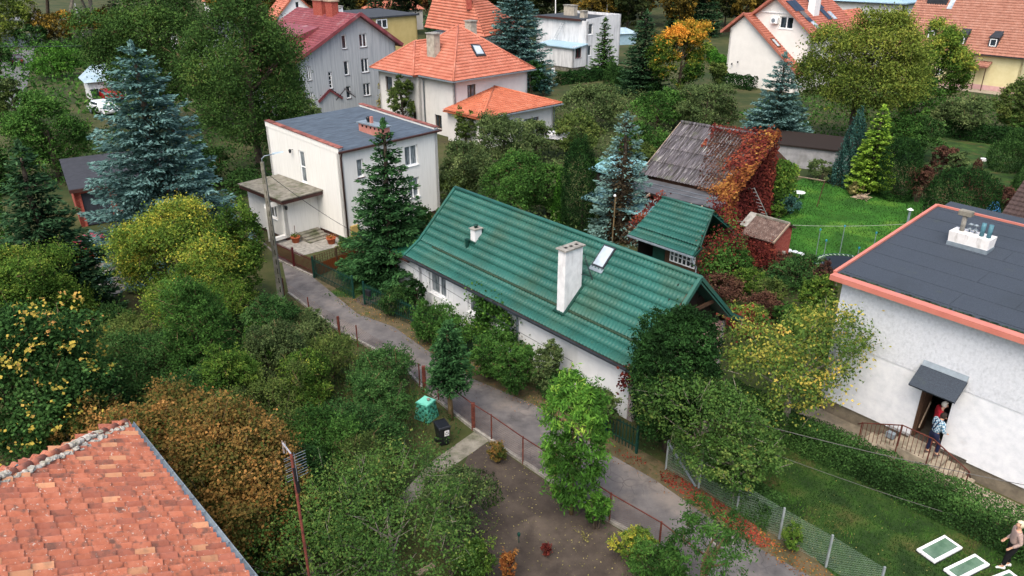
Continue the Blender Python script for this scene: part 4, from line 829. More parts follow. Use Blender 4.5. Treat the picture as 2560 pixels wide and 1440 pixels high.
GU = 13.4; hs = []
for a, b in (((853, 88), (868, 122)), ((897, 85), (918, 117)), ((859, 153), (875, 187)), ((902, 147), (922, 180)), ((820, 180), (833, 221)), ((865, 216), (879, 245)), ((908, 209), (925, 238)), ((765, 167), (780, 201)), ((765, 232), (783, 260))):
    p, q = GRF.fv(*a), GRF.fv(*b); hs.append((p[0], q[0], q[1], p[1]))
AR = (7.5, 10.0)
for i, j in ((1, 3), (6, 3), ): hs[j] = (hs[1][0], hs[1][1], hs[j][2], hs[j][3])
for j in (2, 5): hs[j] = (hs[0][0], hs[0][1], hs[j][2], hs[j][3])
hs[6] = (hs[1][0], hs[1][1], hs[6][2], hs[6][3]); hs[8] = (hs[7][0], hs[7][1], hs[8][2], hs[8][3])
ga = GRF.fv(895, 37)
wall(gr, MATS['grey_render'], (0, 0), (GU, 0), -1, ga[1], hs, gable=[(-.2, 5.3), (ga[0], ga[1] - .05), (GU + .2, 6.6)])
for i, h in enumerate(hs): window(gr, (0, 0), (GU, 0), h, mull=0 if i in (0, 2, 4, 5) else 1, bars=3 if i == 4 else 0, sill='brown_metal', fw=.09)
wall(gr, MATS['grey_render'], (0, 12), (0, 0), -1, 5.2); wall(gr, MATS['grey_render'], (GU, 0), (GU, 12), -1, 6.6)
k4 = dict(pu=.33, pv=.4, amp=.04, step=.05)
gable_v(gr, MATS['red_tile'], -1.3, ga[0], GU + .7, -.5, 12.3, 4.75, ga[1] + .1, 6.35, **k4)
for a, b in (((-1.3, -.5, 4.8), (ga[0], -.5, ga[1] + .14)), ((ga[0], -.5, ga[1] + .14), (GU + .7, -.5, 6.42))): MB().bar(a, b, .12, .34).obj('barge_board', MATS['red_tile'], gr)
mat('red_brick', ['#7c3730', '#96493e', '#a85a4a'], scale=7, rough=.9, dirt=('#b08f76', 12, (1, 1, 1), .58, .66, .6))
for v_, w_ in ((3.4, 1.3), (5.5, 1.8)):
    ck = MB().box(ga[0] - 1.0, v_, ga[1] - 1, ga[0] - .2, v_ + w_, ga[1] + 1.15).obj('chimney', MATS['red_brick'], gr); MB().box(ga[0] - 1.12, v_ - .12, ga[1] + 1.15, ga[0] - .08, v_ + w_ + .12, ga[1] + 1.27).obj('cap', MATS['wood_pale'], ck)
sl = (ga[1] + .1 - 4.75) / (ga[0] + 1.3); zz = lambda u: 4.75 + sl * (u + 1.3)
MB().hexa([(2.6, 3.0, zz(2.6)), (2.6, 9.5, zz(2.6)), (5.8, 9.5, zz(5.8) - .2), (5.8, 3.0, zz(5.8) - .2)][::-1], [(2.6, 3.0, zz(2.6) + 1.0), (2.6, 9.5, zz(2.6) + 1.0), (5.8, 9.5, zz(5.8) + .25), (5.8, 3.0, zz(5.8) + .25)][::-1]).obj('dormer', MATS['red_tile'], gr)

# yellow flat house behind it
def at(px, py, y): return PY(px, py, y)
mat('plaster_yellow', ['#b5a36a', '#c4b27a'], scale=1, rough=.95, dirt=('#968552', 1.5, (3, 3, .4), .55, .8, .4)); mat('dark_felt', ['#31353a', '#3f4449'], scale=2, rough=.9)
c0 = at(1041, 36, 112.); YF = Frame(c0, 224); 
yh = thing('yellow_flat_roofed_house', 'pale yellow house with a dark flat roof, behind the grey gabled house', 'house', (c0[0], c0[1], 0), R(224))
yz = c0[2]; yw = YF.fv(800, 46)[0]
hq = (YF.fv(966, 50)[0], YF.fv(939, 50)[0], YF.fv(950, 71)[1], YF.fv(950, 48)[1])
wall(yh, MATS['plaster_yellow'], (13, 0), (0, 0), -3, yz, [], name='wall')
wa_ = window(yh, (13, 0), (0, 0), (13 - hq[1], 13 - hq[0], hq[2], hq[3]), dep=-.16, t=.14, fw=.12)
wall(yh, MATS['plaster_yellow'], (0, 0), (0, -9), -3, yz)
MB().slab([(-.3, .3, yz + .1), (13.3, .3, yz + .1), (13.3, -9.5, yz + .3), (-.3, -9.5, yz + .3)], .2).obj('roof', MATS['dark_felt'], yh)
for x, v_ in ((9.6, -4.5), (7.8, -7)): ck = MB().box(x, v_, yz, x + .8, v_ + .7, yz + 1.1).obj('chimney', MATS['white_paint'], yh); MB().box(x - .1, v_ - .1, yz + 1.1, x + .9, v_ + .8, yz + 1.2).obj('cap', MATS['concrete'], ck)
# orange house at the top edge
c0 = at(1062, 68, 103.); TFR = Frame(c0, -10)
c1 = at(1212, 92, 96.); th0 = thing('steep_orange_roofed_house', 'house with a steep orange roof cut by the top edge of the photo', 'house', (c0[0], c0[1], 0), 0)
L0 = lambda p: tuple(np.array(p) - np.array([c0[0], c0[1], 0]))
r0 = at(1128, -70, 106.); r1 = at(1165, -40, 101.); c2 = at(1222, 60, 103.)
face(th0, TM, [L0(c0), L0(c1), L0(r1), L0(r0)], **kw); face(th0, TM, [L0(c1), L0((c1[0] + 5, c1[1] + 9, c1[2])), L0(r1)], **kw)
d_ = (c1 - c0)[:2] / np.linalg.norm((c1 - c0)[:2]); b0 = np.array(L0(c0))[:2] + d_ * .6; b1 = np.array(L0(c1))[:2] - d_ * .6; nn_ = np.array([-d_[1], d_[0]])
wall(th0, WM, tuple(b0 + nn_ * .6), tuple(b1 + nn_ * .6), -1, min(c0[2], c1[2]) - .1); wall(th0, WM, tuple(b1 + nn_ * .6), tuple(b1 + nn_ * 9), -1, min(c0[2], c1[2]) - .1); wall(th0, WM, tuple(b0 + nn_ * 9), tuple(b0 + nn_ * .6), -1, min(c0[2], c1[2]) - .1)
q = (np.array(L0(r1)) * .6 + np.array(L0(c1)) * .4); MB().box(q[0] - .9, q[1] - .2, q[2] - .5, q[0] - .2, q[1] + .5, q[2] + 3).obj('chimney', MATS['red_brick'], th0)
# small white gable behind the grey house
c0 = at(742, 30, 125.); sg = thing('small_white_gabled_house', 'small white house gable with orange roof edges, far behind the red roofed house', 'house', (c0[0], c0[1], 0), R(30))
wall(sg, MATS['white_paint'], (-3.2, 0), (3.2, 0), -2, c0[2] + 4, [(-.1 + 3.2, .5 + 3.2, c0[2] + .6, c0[2] + 1.5)], gable=[(0, c0[2] - .6), (3.2, c0[2] + 2.6), (6.4, c0[2] - .6)])
window(sg, (-3.2, 0), (3.2, 0), (3.1, 3.7, c0[2] + .6, c0[2] + 1.5), mull=0, fw=.09)
gable_v(sg, TM, -3.8, 0, 3.8, -.4, 6, c0[2] - 1.1, c0[2] + 2.75, c0[2] - 1.1, **kw)

# ---------------------------------------------------------------- white flat house with the ladder
mat('wall_aged', ['#b5b8ba', '#cdd0d2', '#dadcdd'], scale=1, stretch=(2, 2, .5), rough=.95, dirt=('#8d9294', 1.1, (2, 2, .4), .52, .78, .6))
mat('blue_sheet', ['#7f9cab', '#9ab6c4'], scale=2, stretch=(1, 6, 1), rough=.4)
lo_ = P(1432, 181); LF = Frame(lo_, 44)
lh = thing('white_flat_house_with_ladder', 'white flat roofed house with a low blue roofed annex and a ladder on its wall', 'house', (lo_[0], lo_[1], 0), R(44))
f1 = lambda p, q: (LF.fv(*p)[0], LF.fv(*q)[0], LF.fv(*q)[1], LF.fv(*p)[1])
w1, w2, w3 = f1((1470, 60), (1482, 86)), f1((1470, 114), (1478, 139)), f1((1439, 118), (1453, 144))
WA = MATS['wall_aged']
wall(lh, WA, (2.75, 0), (10.2, 0), -1, 7.2, [(w1[0] - 2.75, w1[1] - 2.75, w1[2], w1[3]), (w2[0] - 2.75, w2[1] - 2.75, w2[2], w2[3])], gable=[(0, 6.9), (7.5, 7.3)])
window(lh, (2.75, 0), (10.2, 0), (w1[0] - 2.75, w1[1] - 2.75, w1[2], w1[3]), fw=.1, mull=0); window(lh, (2.75, 0), (10.2, 0), (w2[0] - 2.75, w2[1] - 2.75, w2[2], w2[3]), fw=.1, mull=0)
wall(lh, WA, (2.75, 10), (2.75, 0), -1, 6.65); wall(lh, WA, (10.2, 0), (10.2, 10), -1, 7.2); wall(lh, WA, (10.2, 10), (2.75, 10), -1, 6.6)
MB().slab([(2.4, 1.0, 6.85), (10.0, 1.0, 6.85), (10.0, 10.3, 6.85), (2.4, 10.3, 6.85)], .22).obj('roof', MATS['dark_felt'], lh)
MB().box(2.36, 1.0, 6.6, 2.39, 10.3, 6.9).obj('fascia', MATS['brown_metal'], lh)
wall(lh, WA, (0, 6.7), (0, 0), .6, 3.3); wall(lh, WA, (0, 0), (2.75, 0), .6, 3.5, [(w3[0], w3[1], w3[2], w3[3])]); window(lh, (0, 0), (2.75, 0), w3, fm='oxblood', sill='oxblood', fw=.1)
wall(lh, WA, (2.75, 6.7), (0, 6.7), .6, 3.3); MB().box(.1, .1, -1, 2.7, 6.6, .6).obj('plinth', MATS['old_concrete'], lh)
tilefield('annex_roof', MATS['blue_sheet'], (-.3, 7.0, 3.3), (0, -1, 0), (3.1, 0, .35), [(0, 0), (7.3, 0), (7.3, 3.1), (0, 3.1)], pu=.3, pv=4, amp=.04, step=0, parent=lh, deck=.1)
MB().bar((2.9, -.1, 3.5), (2.9, -.1, -.5), .08).obj('downpipe', MATS['zinc'], lh)
for x, y in ((4.5, 2.2), (6.0, 5.5)): ck = MB().box(x, y, 6.8, x + .8, y + (2.0 if x > 5 else .8), 8.2 if x > 5 else 7.7).obj('chimney', MATS['chimney_grey'], lh); MB().box(x - .1, y - .1, 8.2 if x > 5 else 7.7, x + .9, y + (2.1 if x > 5 else .9), 8.32 if x > 5 else 7.82).obj('cap', MATS['concrete'], ck)
def ladder(label, a, b, wd, n, m, side):
    a = np.array(a, float); b = np.array(b, float); s_ = np.array(side, float) * wd / 2; t = thing('ladder', label, 'ladder', tuple(a))
    for k in (-1, 1): MB().bar(s_ * k, b - a + s_ * k, .05, .03).obj('rail', m, t)
    for i in range(n): p = (b - a) * (i + .7) / n; MB().bar(p - s_, p + s_, .03).obj('rung', m, t)
    return t
la_ = LF.fu(1392, 99, 2.6); lb_ = LF.fu(1410, 54, 2.6)
ladder('ladder standing on the blue annex roof against the white house wall', LF.W(1.9, la_[0], 3.65), LF.W(2.6, lb_[0], lb_[1]), .5, 9, MATS['zinc'], (*LF.v, 0))
# white shed behind the spruce
mat('pale_roof', ['#7d97a4', '#a9bcc6'], scale=1, rough=.5)
c0 = P(1565, 112); t = thing('garden_shed', 'small blue grey shed behind the white flat house', 'shed', (c0[0], c0[1], 0), R(20))
MB().box(-2, 0, 0, 2, 3, 1.9).obj('wall', MATS['blue_sheet'], t); MB().hexa([(-2.3, -.3, 1.9), (2.3, -.3, 1.9), (2.3, 3.3, 1.9), (-2.3, 3.3, 1.9)], [(-.5, 1.4, 2.8), (.5, 1.4, 2.8), (.5, 1.6, 2.8), (-.5, 1.6, 2.8)]).obj('roof', MATS['pale_roof'], t)

# ---------------------------------------------------------------- white gabled house with solar panels
mat('render_bright', ['#d6d5d0', '#e2e1dc'], scale=1, rough=.95)
to = P(1811, 208); TF = Frame(to, -48)
tg = thing('white_gabled_house_with_solar_panels', 'white gabled house with orange tile roof, solar panels and an air conditioner', 'house', (to[0], to[1], 0), R(-48))
BW = MATS['render_bright']
wall(tg, BW, (0, 0), (9.9, 0), -1, 9, gable=[(-.3, 6.6), (1.94, 8.5), (10.2, 2.1)])
wall(tg, BW, (0, 12), (0, 0), -1, 6.7); wall(tg, BW, (9.9, 0), (9.9, 1.5), -1, 2.3)
mat('tile_red_orange', ['#8f5242', '#9d5f4e', '#a86f5f'], scale=1.5, rough=.6, dirt=('#7c4030', 4, (1, 1, 1), .55, .7, .5))
TO = MATS['tile_red_orange']; k5 = dict(pu=.3, pv=.38, amp=.04, step=.05)
gable_v(tg, TO, -1.1, 1.94, 10.3, -.45, 1.55, 6.35, 8.75, 2.3, **k5)
ww = (TF.fv(1951, 40, 1.5)[0], TF.fv(1981, 74, 1.5)[0], TF.fv(1981, 74, 1.5)[1], TF.fv(1951, 40, 1.5)[1])
wall(tg, BW, (1.0, 1.5), (10.2, 1.5), 0, 11, [(ww[0] - 1, ww[1] - 1, ww[2], ww[3])], gable=[(0, 7.6), (4.1, 10.6), (9.3, 6.8)], name='upper_wall')
window(tg, (1.0, 1.5), (10.2, 1.5), (ww[0] - 1, ww[1] - 1, ww[2], ww[3]), fw=.12)
wall(tg, BW, (10.2, 1.5), (10.2, 11), -1, 6.9)
MB().bar((3.2, 1.42, 8.95), (7.2, 1.42, 8.95), .06, .14).obj('ledge', MATS['white_paint'], tg)
gable_v(tg, TO, .3, 5.1, 10.9, .9, 13, 7.15, 10.85, 6.55, **k5)
for a, b in (((-1.1, -.5, 6.35), (1.94, -.5, 8.78)), ((1.94, -.5, 8.78), (10.3, -.5, 2.33)), ((.3, .85, 7.15), (5.1, .85, 10.88)), ((5.1, .85, 10.88), (10.9, .85, 6.58))): MB().bar(a, b, .1, .3).obj('barge_board', TO, tg)
q = TF.fv(1936, 51, 1.2); ac = MB().box(q[0] - .45, 1.1, q[1] - .35, q[0] + .45, 1.45, q[1] + .3).obj('air_conditioner', MATS['pvc_white'], tg); MB().tube([(q[0] - .1, 1.095, q[1]), (q[0] - .1, 1.08, q[1])], .26, 14).obj('fan_grille', MATS['zinc'], ac)
for x in (1832, 1847):
    q = TF.fv(x, 158 - (x - 1832) * .3); lamp(tg, (q[0], -.02, q[1]), (0, -1, 0))
sl5 = (10.85 - 6.55) / (10.9 - 5.1); zr5 = lambda u: 10.85 - sl5 * (u - 5.1)
mat('solar', ['#0c1420', '#16202e'], scale=2, rough=.12, spec=.8)
for (u_, v_) in ((6.0, 2.0), (6.0, 3.1), (6.0, 6.8), (6.0, 7.9), (7.55, 2.6), (7.55, 7.4)): MB().slab([(u_, v_, zr5(u_) + .14), (u_ + 1.5, v_, zr5(u_ + 1.5) + .14), (u_ + 1.5, v_ + 1.05, zr5(u_ + 1.5) + .14), (u_, v_ + 1.05, zr5(u_) + .14)], .04).obj('solar_panel', MATS['solar'], tg)
for (u_, v_) in ((8.9, 3.0), (8.0, 8.8)): 
    s2 = MB().slab([(u_, v_, zr5(u_) + .13), (u_ + 1.1, v_, zr5(u_ + 1.1) + .13), (u_ + 1.1, v_ + .8, zr5(u_ + 1.1) + .13), (u_, v_ + .8, zr5(u_) + .13)], .1).obj('skylight', MATS['glass_pale'], tg)
ck = MB().box(7.4, 4.9, 7.5, 8.3, 6.2, 12.5).obj('chimney', MATS['white_paint'], tg)
slo = (8.75 - 2.3) / (10.3 - 1.94); zl = lambda u: 8.75 - slo * (u - 1.94)
sk = MB().slab([(5.6, .25, zl(5.6) + .12), (6.8, .25, zl(6.8) + .12), (6.8, .95, zl(6.8) + .12), (5.6, .95, zl(5.6) + .12)], .1).obj('skylight', MATS['wood_brown'], tg)
MB().slab([(5.75, .33, zl(5.75) + .13), (6.65, .33, zl(6.65) + .13), (6.65, .87, zl(6.65) + .13), (5.75, .87, zl(5.75) + .13)], .02).obj('pane', MATS['glass_pale'], sk)

# orange-roofed wing to the right of it, partly behind the walnut tree
c0 = at(2060, 60, 112.); t = thing('orange_roofed_outbuilding', 'low building with an orange tiled roof between the solar panel house and the pale hall', 'building', (c0[0], c0[1], 0), R(-48))
gable_v(t, TM, -4, 0, 5, 0, 10, c0[2] - 2.2, c0[2] + 1.6, c0[2] - 2.6, **kw); MB().box(-3.5, .3, -1, 4.4, 9.7, c0[2] - 2.4).obj('wall', BW, t)
# pale hall with a light blue roof
hb = at(2240, 105, 122.); HF = Frame(hb, 44)
hl = thing('pale_hall', 'pale rendered hall with a light blue metal roof, behind the walnut tree', 'building', (hb[0], hb[1], 0), R(44))
hz_ = HF.fv(2240, 14)[1]; hw_ = HF.fv(2251, 26); hw2 = HF.fv(2264, 47)
wall(hl, BW, (0, 0), (16, 0), -1, hz_, [(hw_[0], hw2[0], hw2[1], hw_[1])]); window(hl, (0, 0), (16, 0), (hw_[0], hw2[0], hw2[1], hw_[1]), fm='dark_metal', bars=1)
wall(hl, BW, (0, 14), (0, 0), -1, hz_); wall(hl, BW, (16, 0), (16, 14), -1, hz_)
MB().hexa([(-.6, -.6, hz_), (16.6, -.6, hz_), (16.6, 14.6, hz_), (-.6, 14.6, hz_)], [(-.6, -.6, hz_ + .25), (16.6, -.6, hz_ + .25), (12, 7, hz_ + 2.4), (4, 7, hz_ + 2.4)][:2] + [(12, 7, hz_ + 2.4), (4, 7, hz_ + 2.4)]).obj('roof', MATS['blue_sheet'], hl)
MB().bar((-.65, -.65, hz_), (16.6, -.65, hz_), .12, .16).obj('gutter', MATS['dark_metal'], hl); MB().bar((-.65, 14.6, hz_), (-.65, -.65, hz_), .12, .16).obj('gutter', MATS['dark_metal'], hl); MB().bar((.1, -.1, hz_), (.1, -.1, -1), .14).obj('downpipe', MATS['dark_metal'], hl)

# ---------------------------------------------------------------- cream house with dormers, top right
mat('cream_wall', ['#c3b98c', '#d3caa0'], scale=.8, rough=.95, dirt=('#a9a08a', 1.5, (3, 3, .5), .6, .8, .4)); mat('old_tile', ['#8e6050', '#9c6e5d', '#a77d6d'], scale=1.8, rough=.7, dirt=[('#7a5040', 5, (1, 1, 1), .5, .7, .5)])
yo = P(2370, 214); DF = Frame(yo, -48)
dh_ = thing('cream_house_with_dormers', 'cream house with a large faded orange roof and black framed dormers', 'house', (yo[0], yo[1], 0), R(-48))
ez = DF.fv(2450, 132)[1]; uL = DF.fv(2241, 100)[0]; uR = 8.0
wall(dh_, MATS['cream_wall'], (uL + .4, 0), (uR - .3, 0), -1, ez, [(-uL + .6, -uL + 1.6, 0, 2.1), (-uL - 2.2, -uL - 1.4, 1.2, 2.2)]); window(dh_, (uL + .4, 0), (uR - .3, 0), (-uL - 2.2, -uL - 1.4, 1.2, 2.2)); 
MB().box(1.05, .08, 0, 1.95, .14, 2.08).obj('door', MATS['oxblood'], dh_); MB().box(uL + .3, -.03, -1, uR - .25, 0, .6).obj('plinth', MATS['plaster_pink'], dh_)
wall(dh_, MATS['cream_wall'], (uR - .3, 0), (uR - .3, 10), -1, ez + 4, gable=[(-.2, ez), (6, ez + 5)]); wall(dh_, MATS['cream_wall'], (uL + .4, 10), (uL + .4, 0), -1, ez + 4, gable=[(4, ez + 5), (10.2, ez)])
e0_ = (uL, -.5, ez - .1); e1_ = (uR, -.5, ez - .1)
q = DF.fu(2293, 0, uL); vt = 8.0; zt_ = ez - .1 + (q[1] - ez + .1) / (q[0] + .5) * (vt + .5)
OT = MATS['old_tile']; face(dh_, OT, [e0_, e1_, (uR, vt, zt_), (uL, vt, zt_)], pu=.3, pv=.37, amp=.05, step=.05, seg=3)
sr = (zt_ - ez + .1) / (vt + .5); zy = lambda v: ez - .1 + sr * (v + .5)
MB().bar((uL, -.6, ez - .16), (uR, -.6, ez - .16), .12, .1).obj('gutter', MATS['dark_metal'], dh_)
nd = np.array([0, -sr, 1.])
for px, py, wd in ((2400, 112, 1.0), (2480, 119, 1.0), (2326, 97, 1.0)):
    q = DF.pl(px, py, (0, -.5, ez - .1), nd); a, b = q[0] - wd / 2, q[0] + wd / 2; z0 = q[2]; v0 = q[1]
    dm = MB().hexa([(a, v0, z0), (b, v0, z0), (b, v0 + 1.5, zy(v0 + 1.5) - .1), (a, v0 + 1.5, zy(v0 + 1.5) - .1)], [(a, v0, z0 + 1.15), (b, v0, z0 + 1.15), (b, v0 + 1.5, zy(v0 + 1.5) + .05), (a, v0 + 1.5, zy(v0 + 1.5) + .05)]).obj('dormer', MATS['dark_metal'], dh_)
    MB().slab([(a - .12, v0 - .15, z0 + 1.17), (b + .12, v0 - .15, z0 + 1.17), (b + .12, v0 + 1.4, z0 + 1.6), (a - .12, v0 + 1.4, z0 + 1.6)], .06).obj('dormer_roof', MATS['dark_metal'], dm)
    window(dm, (a, v0), (b, v0), (.12, wd - .12, z0 + .15, z0 + 1.02), dep=-.05, fw=.09, mull=0, sill=None, t=.04)
q = DF.pl(2342, 12, (0, -.5, ez - .1), nd); MB().box(q[0] - 1.3, q[1], q[2] - .6, q[0] + 1.2, q[1] + 1.6, q[2] + 1.4).obj('roof_box', MATS['dark_metal'], dh_)
q = DF.pl(2378, 12, (0, -.5, ez - .1), nd); MB().slab([(q[0] - .3, q[1] - .5, zy(q[1] - .5) + .15), (q[0] + .3, q[1] - .5, zy(q[1] - .5) + .15), (q[0] + .3, q[1] + .5, zy(q[1] + .5) + .15), (q[0] - .3, q[1] + .5, zy(q[1] + .5) + .15)], .1).obj('skylight', MATS['glass_pale'], dh_)
px0 = DF.fv(2392, 155, -1.2); px1 = DF.fv(2470, 168, -1.2); zp = (px0[1] + px1[1]) / 2
tilefield('porch_roof', OT, (px0[0], -1.5, zp - .1), (1, 0, 0), (0, 1.45, .5), [(0, 0), (px1[0] - px0[0], 0), (px1[0] - px0[0], 1.53), (0, 1.53)], pu=.25, pv=.5, amp=.04, step=.03, parent=dh_)
for x in (px0[0] + .15, (px0[0] + px1[0]) / 2 + .6, px1[0] - .15): MB().bar((x, -1.35, 0), (x, -1.35, zp - .15), .09).obj('porch_post', MATS['wood_brown'], dh_)
sheet('terrace', [DF.W(-.5, -2.6), DF.W(7.5, -2.6), DF.W(7.5, -.05), DF.W(-.5, -.05)], .03, MATS['step_stone'])

# ---------------------------------------------------------------- near clay tile roof, bottom left
ko = P(318, 1060, 5.75); NF = Frame(ko, -47.5); sN = math.tan(R(28)); NE = 7.8; NV = -5.6   # u along the gutter, roof rises towards -v
nr = thing('clay_tiled_house', 'nearest house, its weathered orange clay tile roof in the bottom left corner', 'house', (ko[0], ko[1], 0), R(-47.5))
mat('clay', ['#9c5a43', '#ae6a51', '#bb7a61'], scale=4, rough=.85, vary=.1, bump=.3, dirt=[('#5c4c45', 4.5, (1, 1, 1), .53, .66, .8), ('#c2b6aa', 17, (1, 1, 1), .62, .65, .9)])
mat('clay_pale', ['#b07a5a', '#c08c6a', '#b78260'], scale=4, rough=.85, vary=.2, dirt=[('#6e6152', 2.6, (1, 1, 1), .54, .72, .6), ('#b5a79a', 16, (1, 1, 1), .66, .7, .7)])
mat('clay_dark', ['#935643', '#a06350', '#8a5748'], scale=4, rough=.9, vary=.15, dirt=[('#4e433c', 2, (1, 1, 1), .5, .7, .7), ('#b0a49c', 16, (1, 1, 1), .64, .7, .8)])
mat('mortar', ['#8f8b80', '#aaa69b', '#c0bdb5'], scale=9, rough=1, bump=.8, bscale=25, dirt=('#6b6a4c', 3, (1, 1, 1), .5, .7, .6))
TW, TL = .215, .36
def tile_mesh(L=TL + .07):
    """S-shaped clay tile; local x across, y down-slope, z up"""
    mb = MB(); n = 8; xs = [TW * 1.12 * i / n for i in range(n + 1)]
    zf = lambda x: .052 * max(0, math.sin(math.pi * min(1, x / (TW * .62)))) ** .8 + (.012 * math.sin(math.pi * max(0, (x - TW * .62)) / (TW * .5)) * -1 if x > TW * .62 else 0) + .012
    V = []; 
    for y, lift in ((0, .028), (L, .0)):
        for x in xs: V.append((x, y, zf(x) + lift))
    for x in xs: V.append((x, 0, zf(x) + .004))
    k = n + 1; Fc = [(i, i + 1, k + i + 1, k + i) for i in range(n)] + [(2 * k + i, 2 * k + i + 1, i + 1, i) for i in range(n)]
    mb.add(V, Fc); return mb.mesh('roof_tile', smooth=False)
tms = []
for nm in ('clay', 'clay_pale', 'clay_dark'):
    me = tile_mesh(); me.materials.append(MATS[nm]); tms.append(me)
sl_ = math.hypot(1, sN); gN = np.random.default_rng(11)
ang = math.atan(sN); tiles = []
for i in range(-2, int(NE / TW) + 18):
    for j in range(0, int(6.5 / TL)):
        u = i * TW; v = -(j * TL) / sl_; 
        if u + TW * .5 < -v * 1.0 * 1.0: continue           # the hip line u = -v
        z = 5.75 + .03 + (-v) * sN; wp = NF.W(u + .1, v, z); d = wp - EYE; zc = d[1] * cT - d[2] * sT
        if zc < 1: continue
        sx = 1280 + F * d[0] / zc; sy = 720 + F * (-d[2] * cT - d[1] * sT) / zc
        if sx < -130 or sy > 1560 or sx > 2700: continue
        tiles.append((zc, u, v, z))
tiles.sort(); print('tiles', len(tiles))
rest = []
def tmat(u, v, z):
    sag = .02 * math.sin(u * 2.1) + .015 * math.sin(v * 3 + u)
    return Matrix.Translation((u + gN.normal(0, .006), v + gN.normal(0, .008), z + sag + gN.normal(0, .004))) @ Matrix.Rotation(gN.normal(0, .018), 4, 'Z') @ Matrix.Rotation(-ang + gN.normal(0, .012), 4, 'X') @ Matrix.Scale(-1, 4, (0, 1, 0))
for k, (zc, u, v, z) in enumerate(tiles):
    r = gN.random(); me = tms[1] if r < .06 else tms[2] if r < .28 else tms[0]
    if k < 298:
        o = bpy.data.objects.new('roof_tile', me); COL.objects.link(o); o.parent = nr; o.matrix_local = tmat(u, v, z)
    else: rest.append((r, tmat(u, v, z)))
bm = bmesh.new(); msh = bpy.data.meshes.new('roof_tiles')
for nm in ('clay', 'clay_pale', 'clay_dark'): msh.materials.append(MATS[nm])
vs = [v.co.copy() for v in tms[0].vertices]; fs = [tuple(p.vertices) for p in tms[0].polygons]
for r, M in rest:
    nv = [bm.verts.new(M @ c) for c in vs]
    for f in fs: fa = bm.faces.new([nv[i] for i in f]); fa.material_index = 1 if r < .1 else 2 if r < .28 else 0
bm.to_mesh(msh); bm.free(); tag(link('roof_tiles', msh, None, nr), kind='stuff')
tpz = lambda a: 5.75 + a * sN
deck = MB(); deck.add([(0, 0, 5.73), (12, 0, 5.73), (12, -7, tpz(7) - .03), (7, -7, tpz(7) - .03)], [(0, 1, 2, 3)]); deck.add([(0, 0, 5.73), (7, -7, tpz(7) - .03), (0, -14, 5.73)], [(0, 1, 2)])
deck.obj('roof_deck', MATS['clay_dark'], nr)
# second face beyond the hip: rises along +u
for j in range(0, 26):
    for i in range(0, 3):
        v = -j * TW - .1; u = i * TL / sl_
        if -v < u: continue
        o = bpy.data.objects.new('roof_tile', tms[0]); COL.objects.link(o); o.parent = nr
        o.matrix_local = Matrix.Translation((u, v, 5.78 + u * sN)) @ Matrix.Rotation(R(-90), 4, 'Z') @ Matrix.Rotation(ang, 4, 'X')
# hip ridge tiles bedded in mortar
hp = lambda t: (t + .02, -t - .02, tpz(t) + .07)
for i in range(15):
    t0 = .02 + i * .3; a, b = np.array(hp(t0)), np.array(hp(t0 + .33))
    MB().tube([a + (0, 0, .015), b], [.105, .085], 9).obj('ridge_tile', MATS['clay_dark' if i % 3 else 'clay'], nr, smooth=True)
def blob(name, m, pts, rad, parent, seed=1):
    g = np.random.default_rng(seed); mb = MB()
    bm = bmesh.new()
    for p, r in zip(pts, rad):
        M = Matrix.Translation(tuple(p)) @ Matrix.Rotation(g.uniform(0, 3), 4, 'Z') @ Matrix.Diagonal((r, r * .8, r * .45, 1)); bmesh.ops.create_icosphere(bm, subdivisions=2, radius=1, matrix=M)
    for v in bm.verts: v.co += Vector(g.normal(0, .008, 3))
    me = bpy.data.meshes.new(name); bm.to_mesh(me); bm.free(); return link(name, me, m, parent)
pts = []; rad = []
for i in range(70):
    t = .2 + i * .065; p = np.array(hp(t)); pts.append(p + np.array([.085, .085, -.045]) + gN.normal(0, .018, 3)); rad.append(gN.uniform(.08, .13))
    if 8 < i < 22 or 40 < i < 50: pts.append(p + (0, 0, .05)); rad.append(gN.uniform(.11, .15))
tag(blob('mortar', MATS['mortar'], pts, rad, nr), kind='stuff')
def gutter(a, b, parent, m='zinc', r=.075):
    a = np.array(a, float); b = np.array(b, float); d = (b - a) / np.linalg.norm(b - a); x = np.cross(d, (0, 0, 1)); V = []; 
    for p in (a, b):
        for rr in (r, r - .012):
            for k in range(7): t = math.pi * k / 6; V.append(p + x * math.cos(t) * rr - np.array([0, 0, 1]) * math.sin(t) * rr)
    Fc = []
    for k in range(6): Fc += [(k, k + 1, 14 + k + 1, 14 + k), (7 + k + 1, 7 + k, 21 + k, 21 + k + 1)]
    Fc += [(0, 14, 21, 7), (6, 13, 27, 20)]
    return MB().add(V, Fc).obj('gutter', MATS[m], parent, smooth=True)
gutter((-.05, .1, 5.72), (NE + 4, .1, 5.72), nr); gutter((-.1, -14, 5.72), (-.1, .1, 5.72), nr, 'zinc', .06)
for i in range(14): MB().bar((.2 + i * .62, .17, 5.725), (.2 + i * .62, .0, 5.74), .02, .012).obj('gutter_bracket', MATS['zinc'], nr)
MB().bar((-.42, -1.2, 5.5), (-.42, -8, 5.5), .07, .06).obj('cable_trunking', MATS['white_paint'], nr)
wall(nr, MATS['cream_wall'], (11.5, -.35), (.4, -.35), 0, 5.65); wall(nr, MATS['cream_wall'], (.4, -.35), (.4, -13), 0, 5.65)
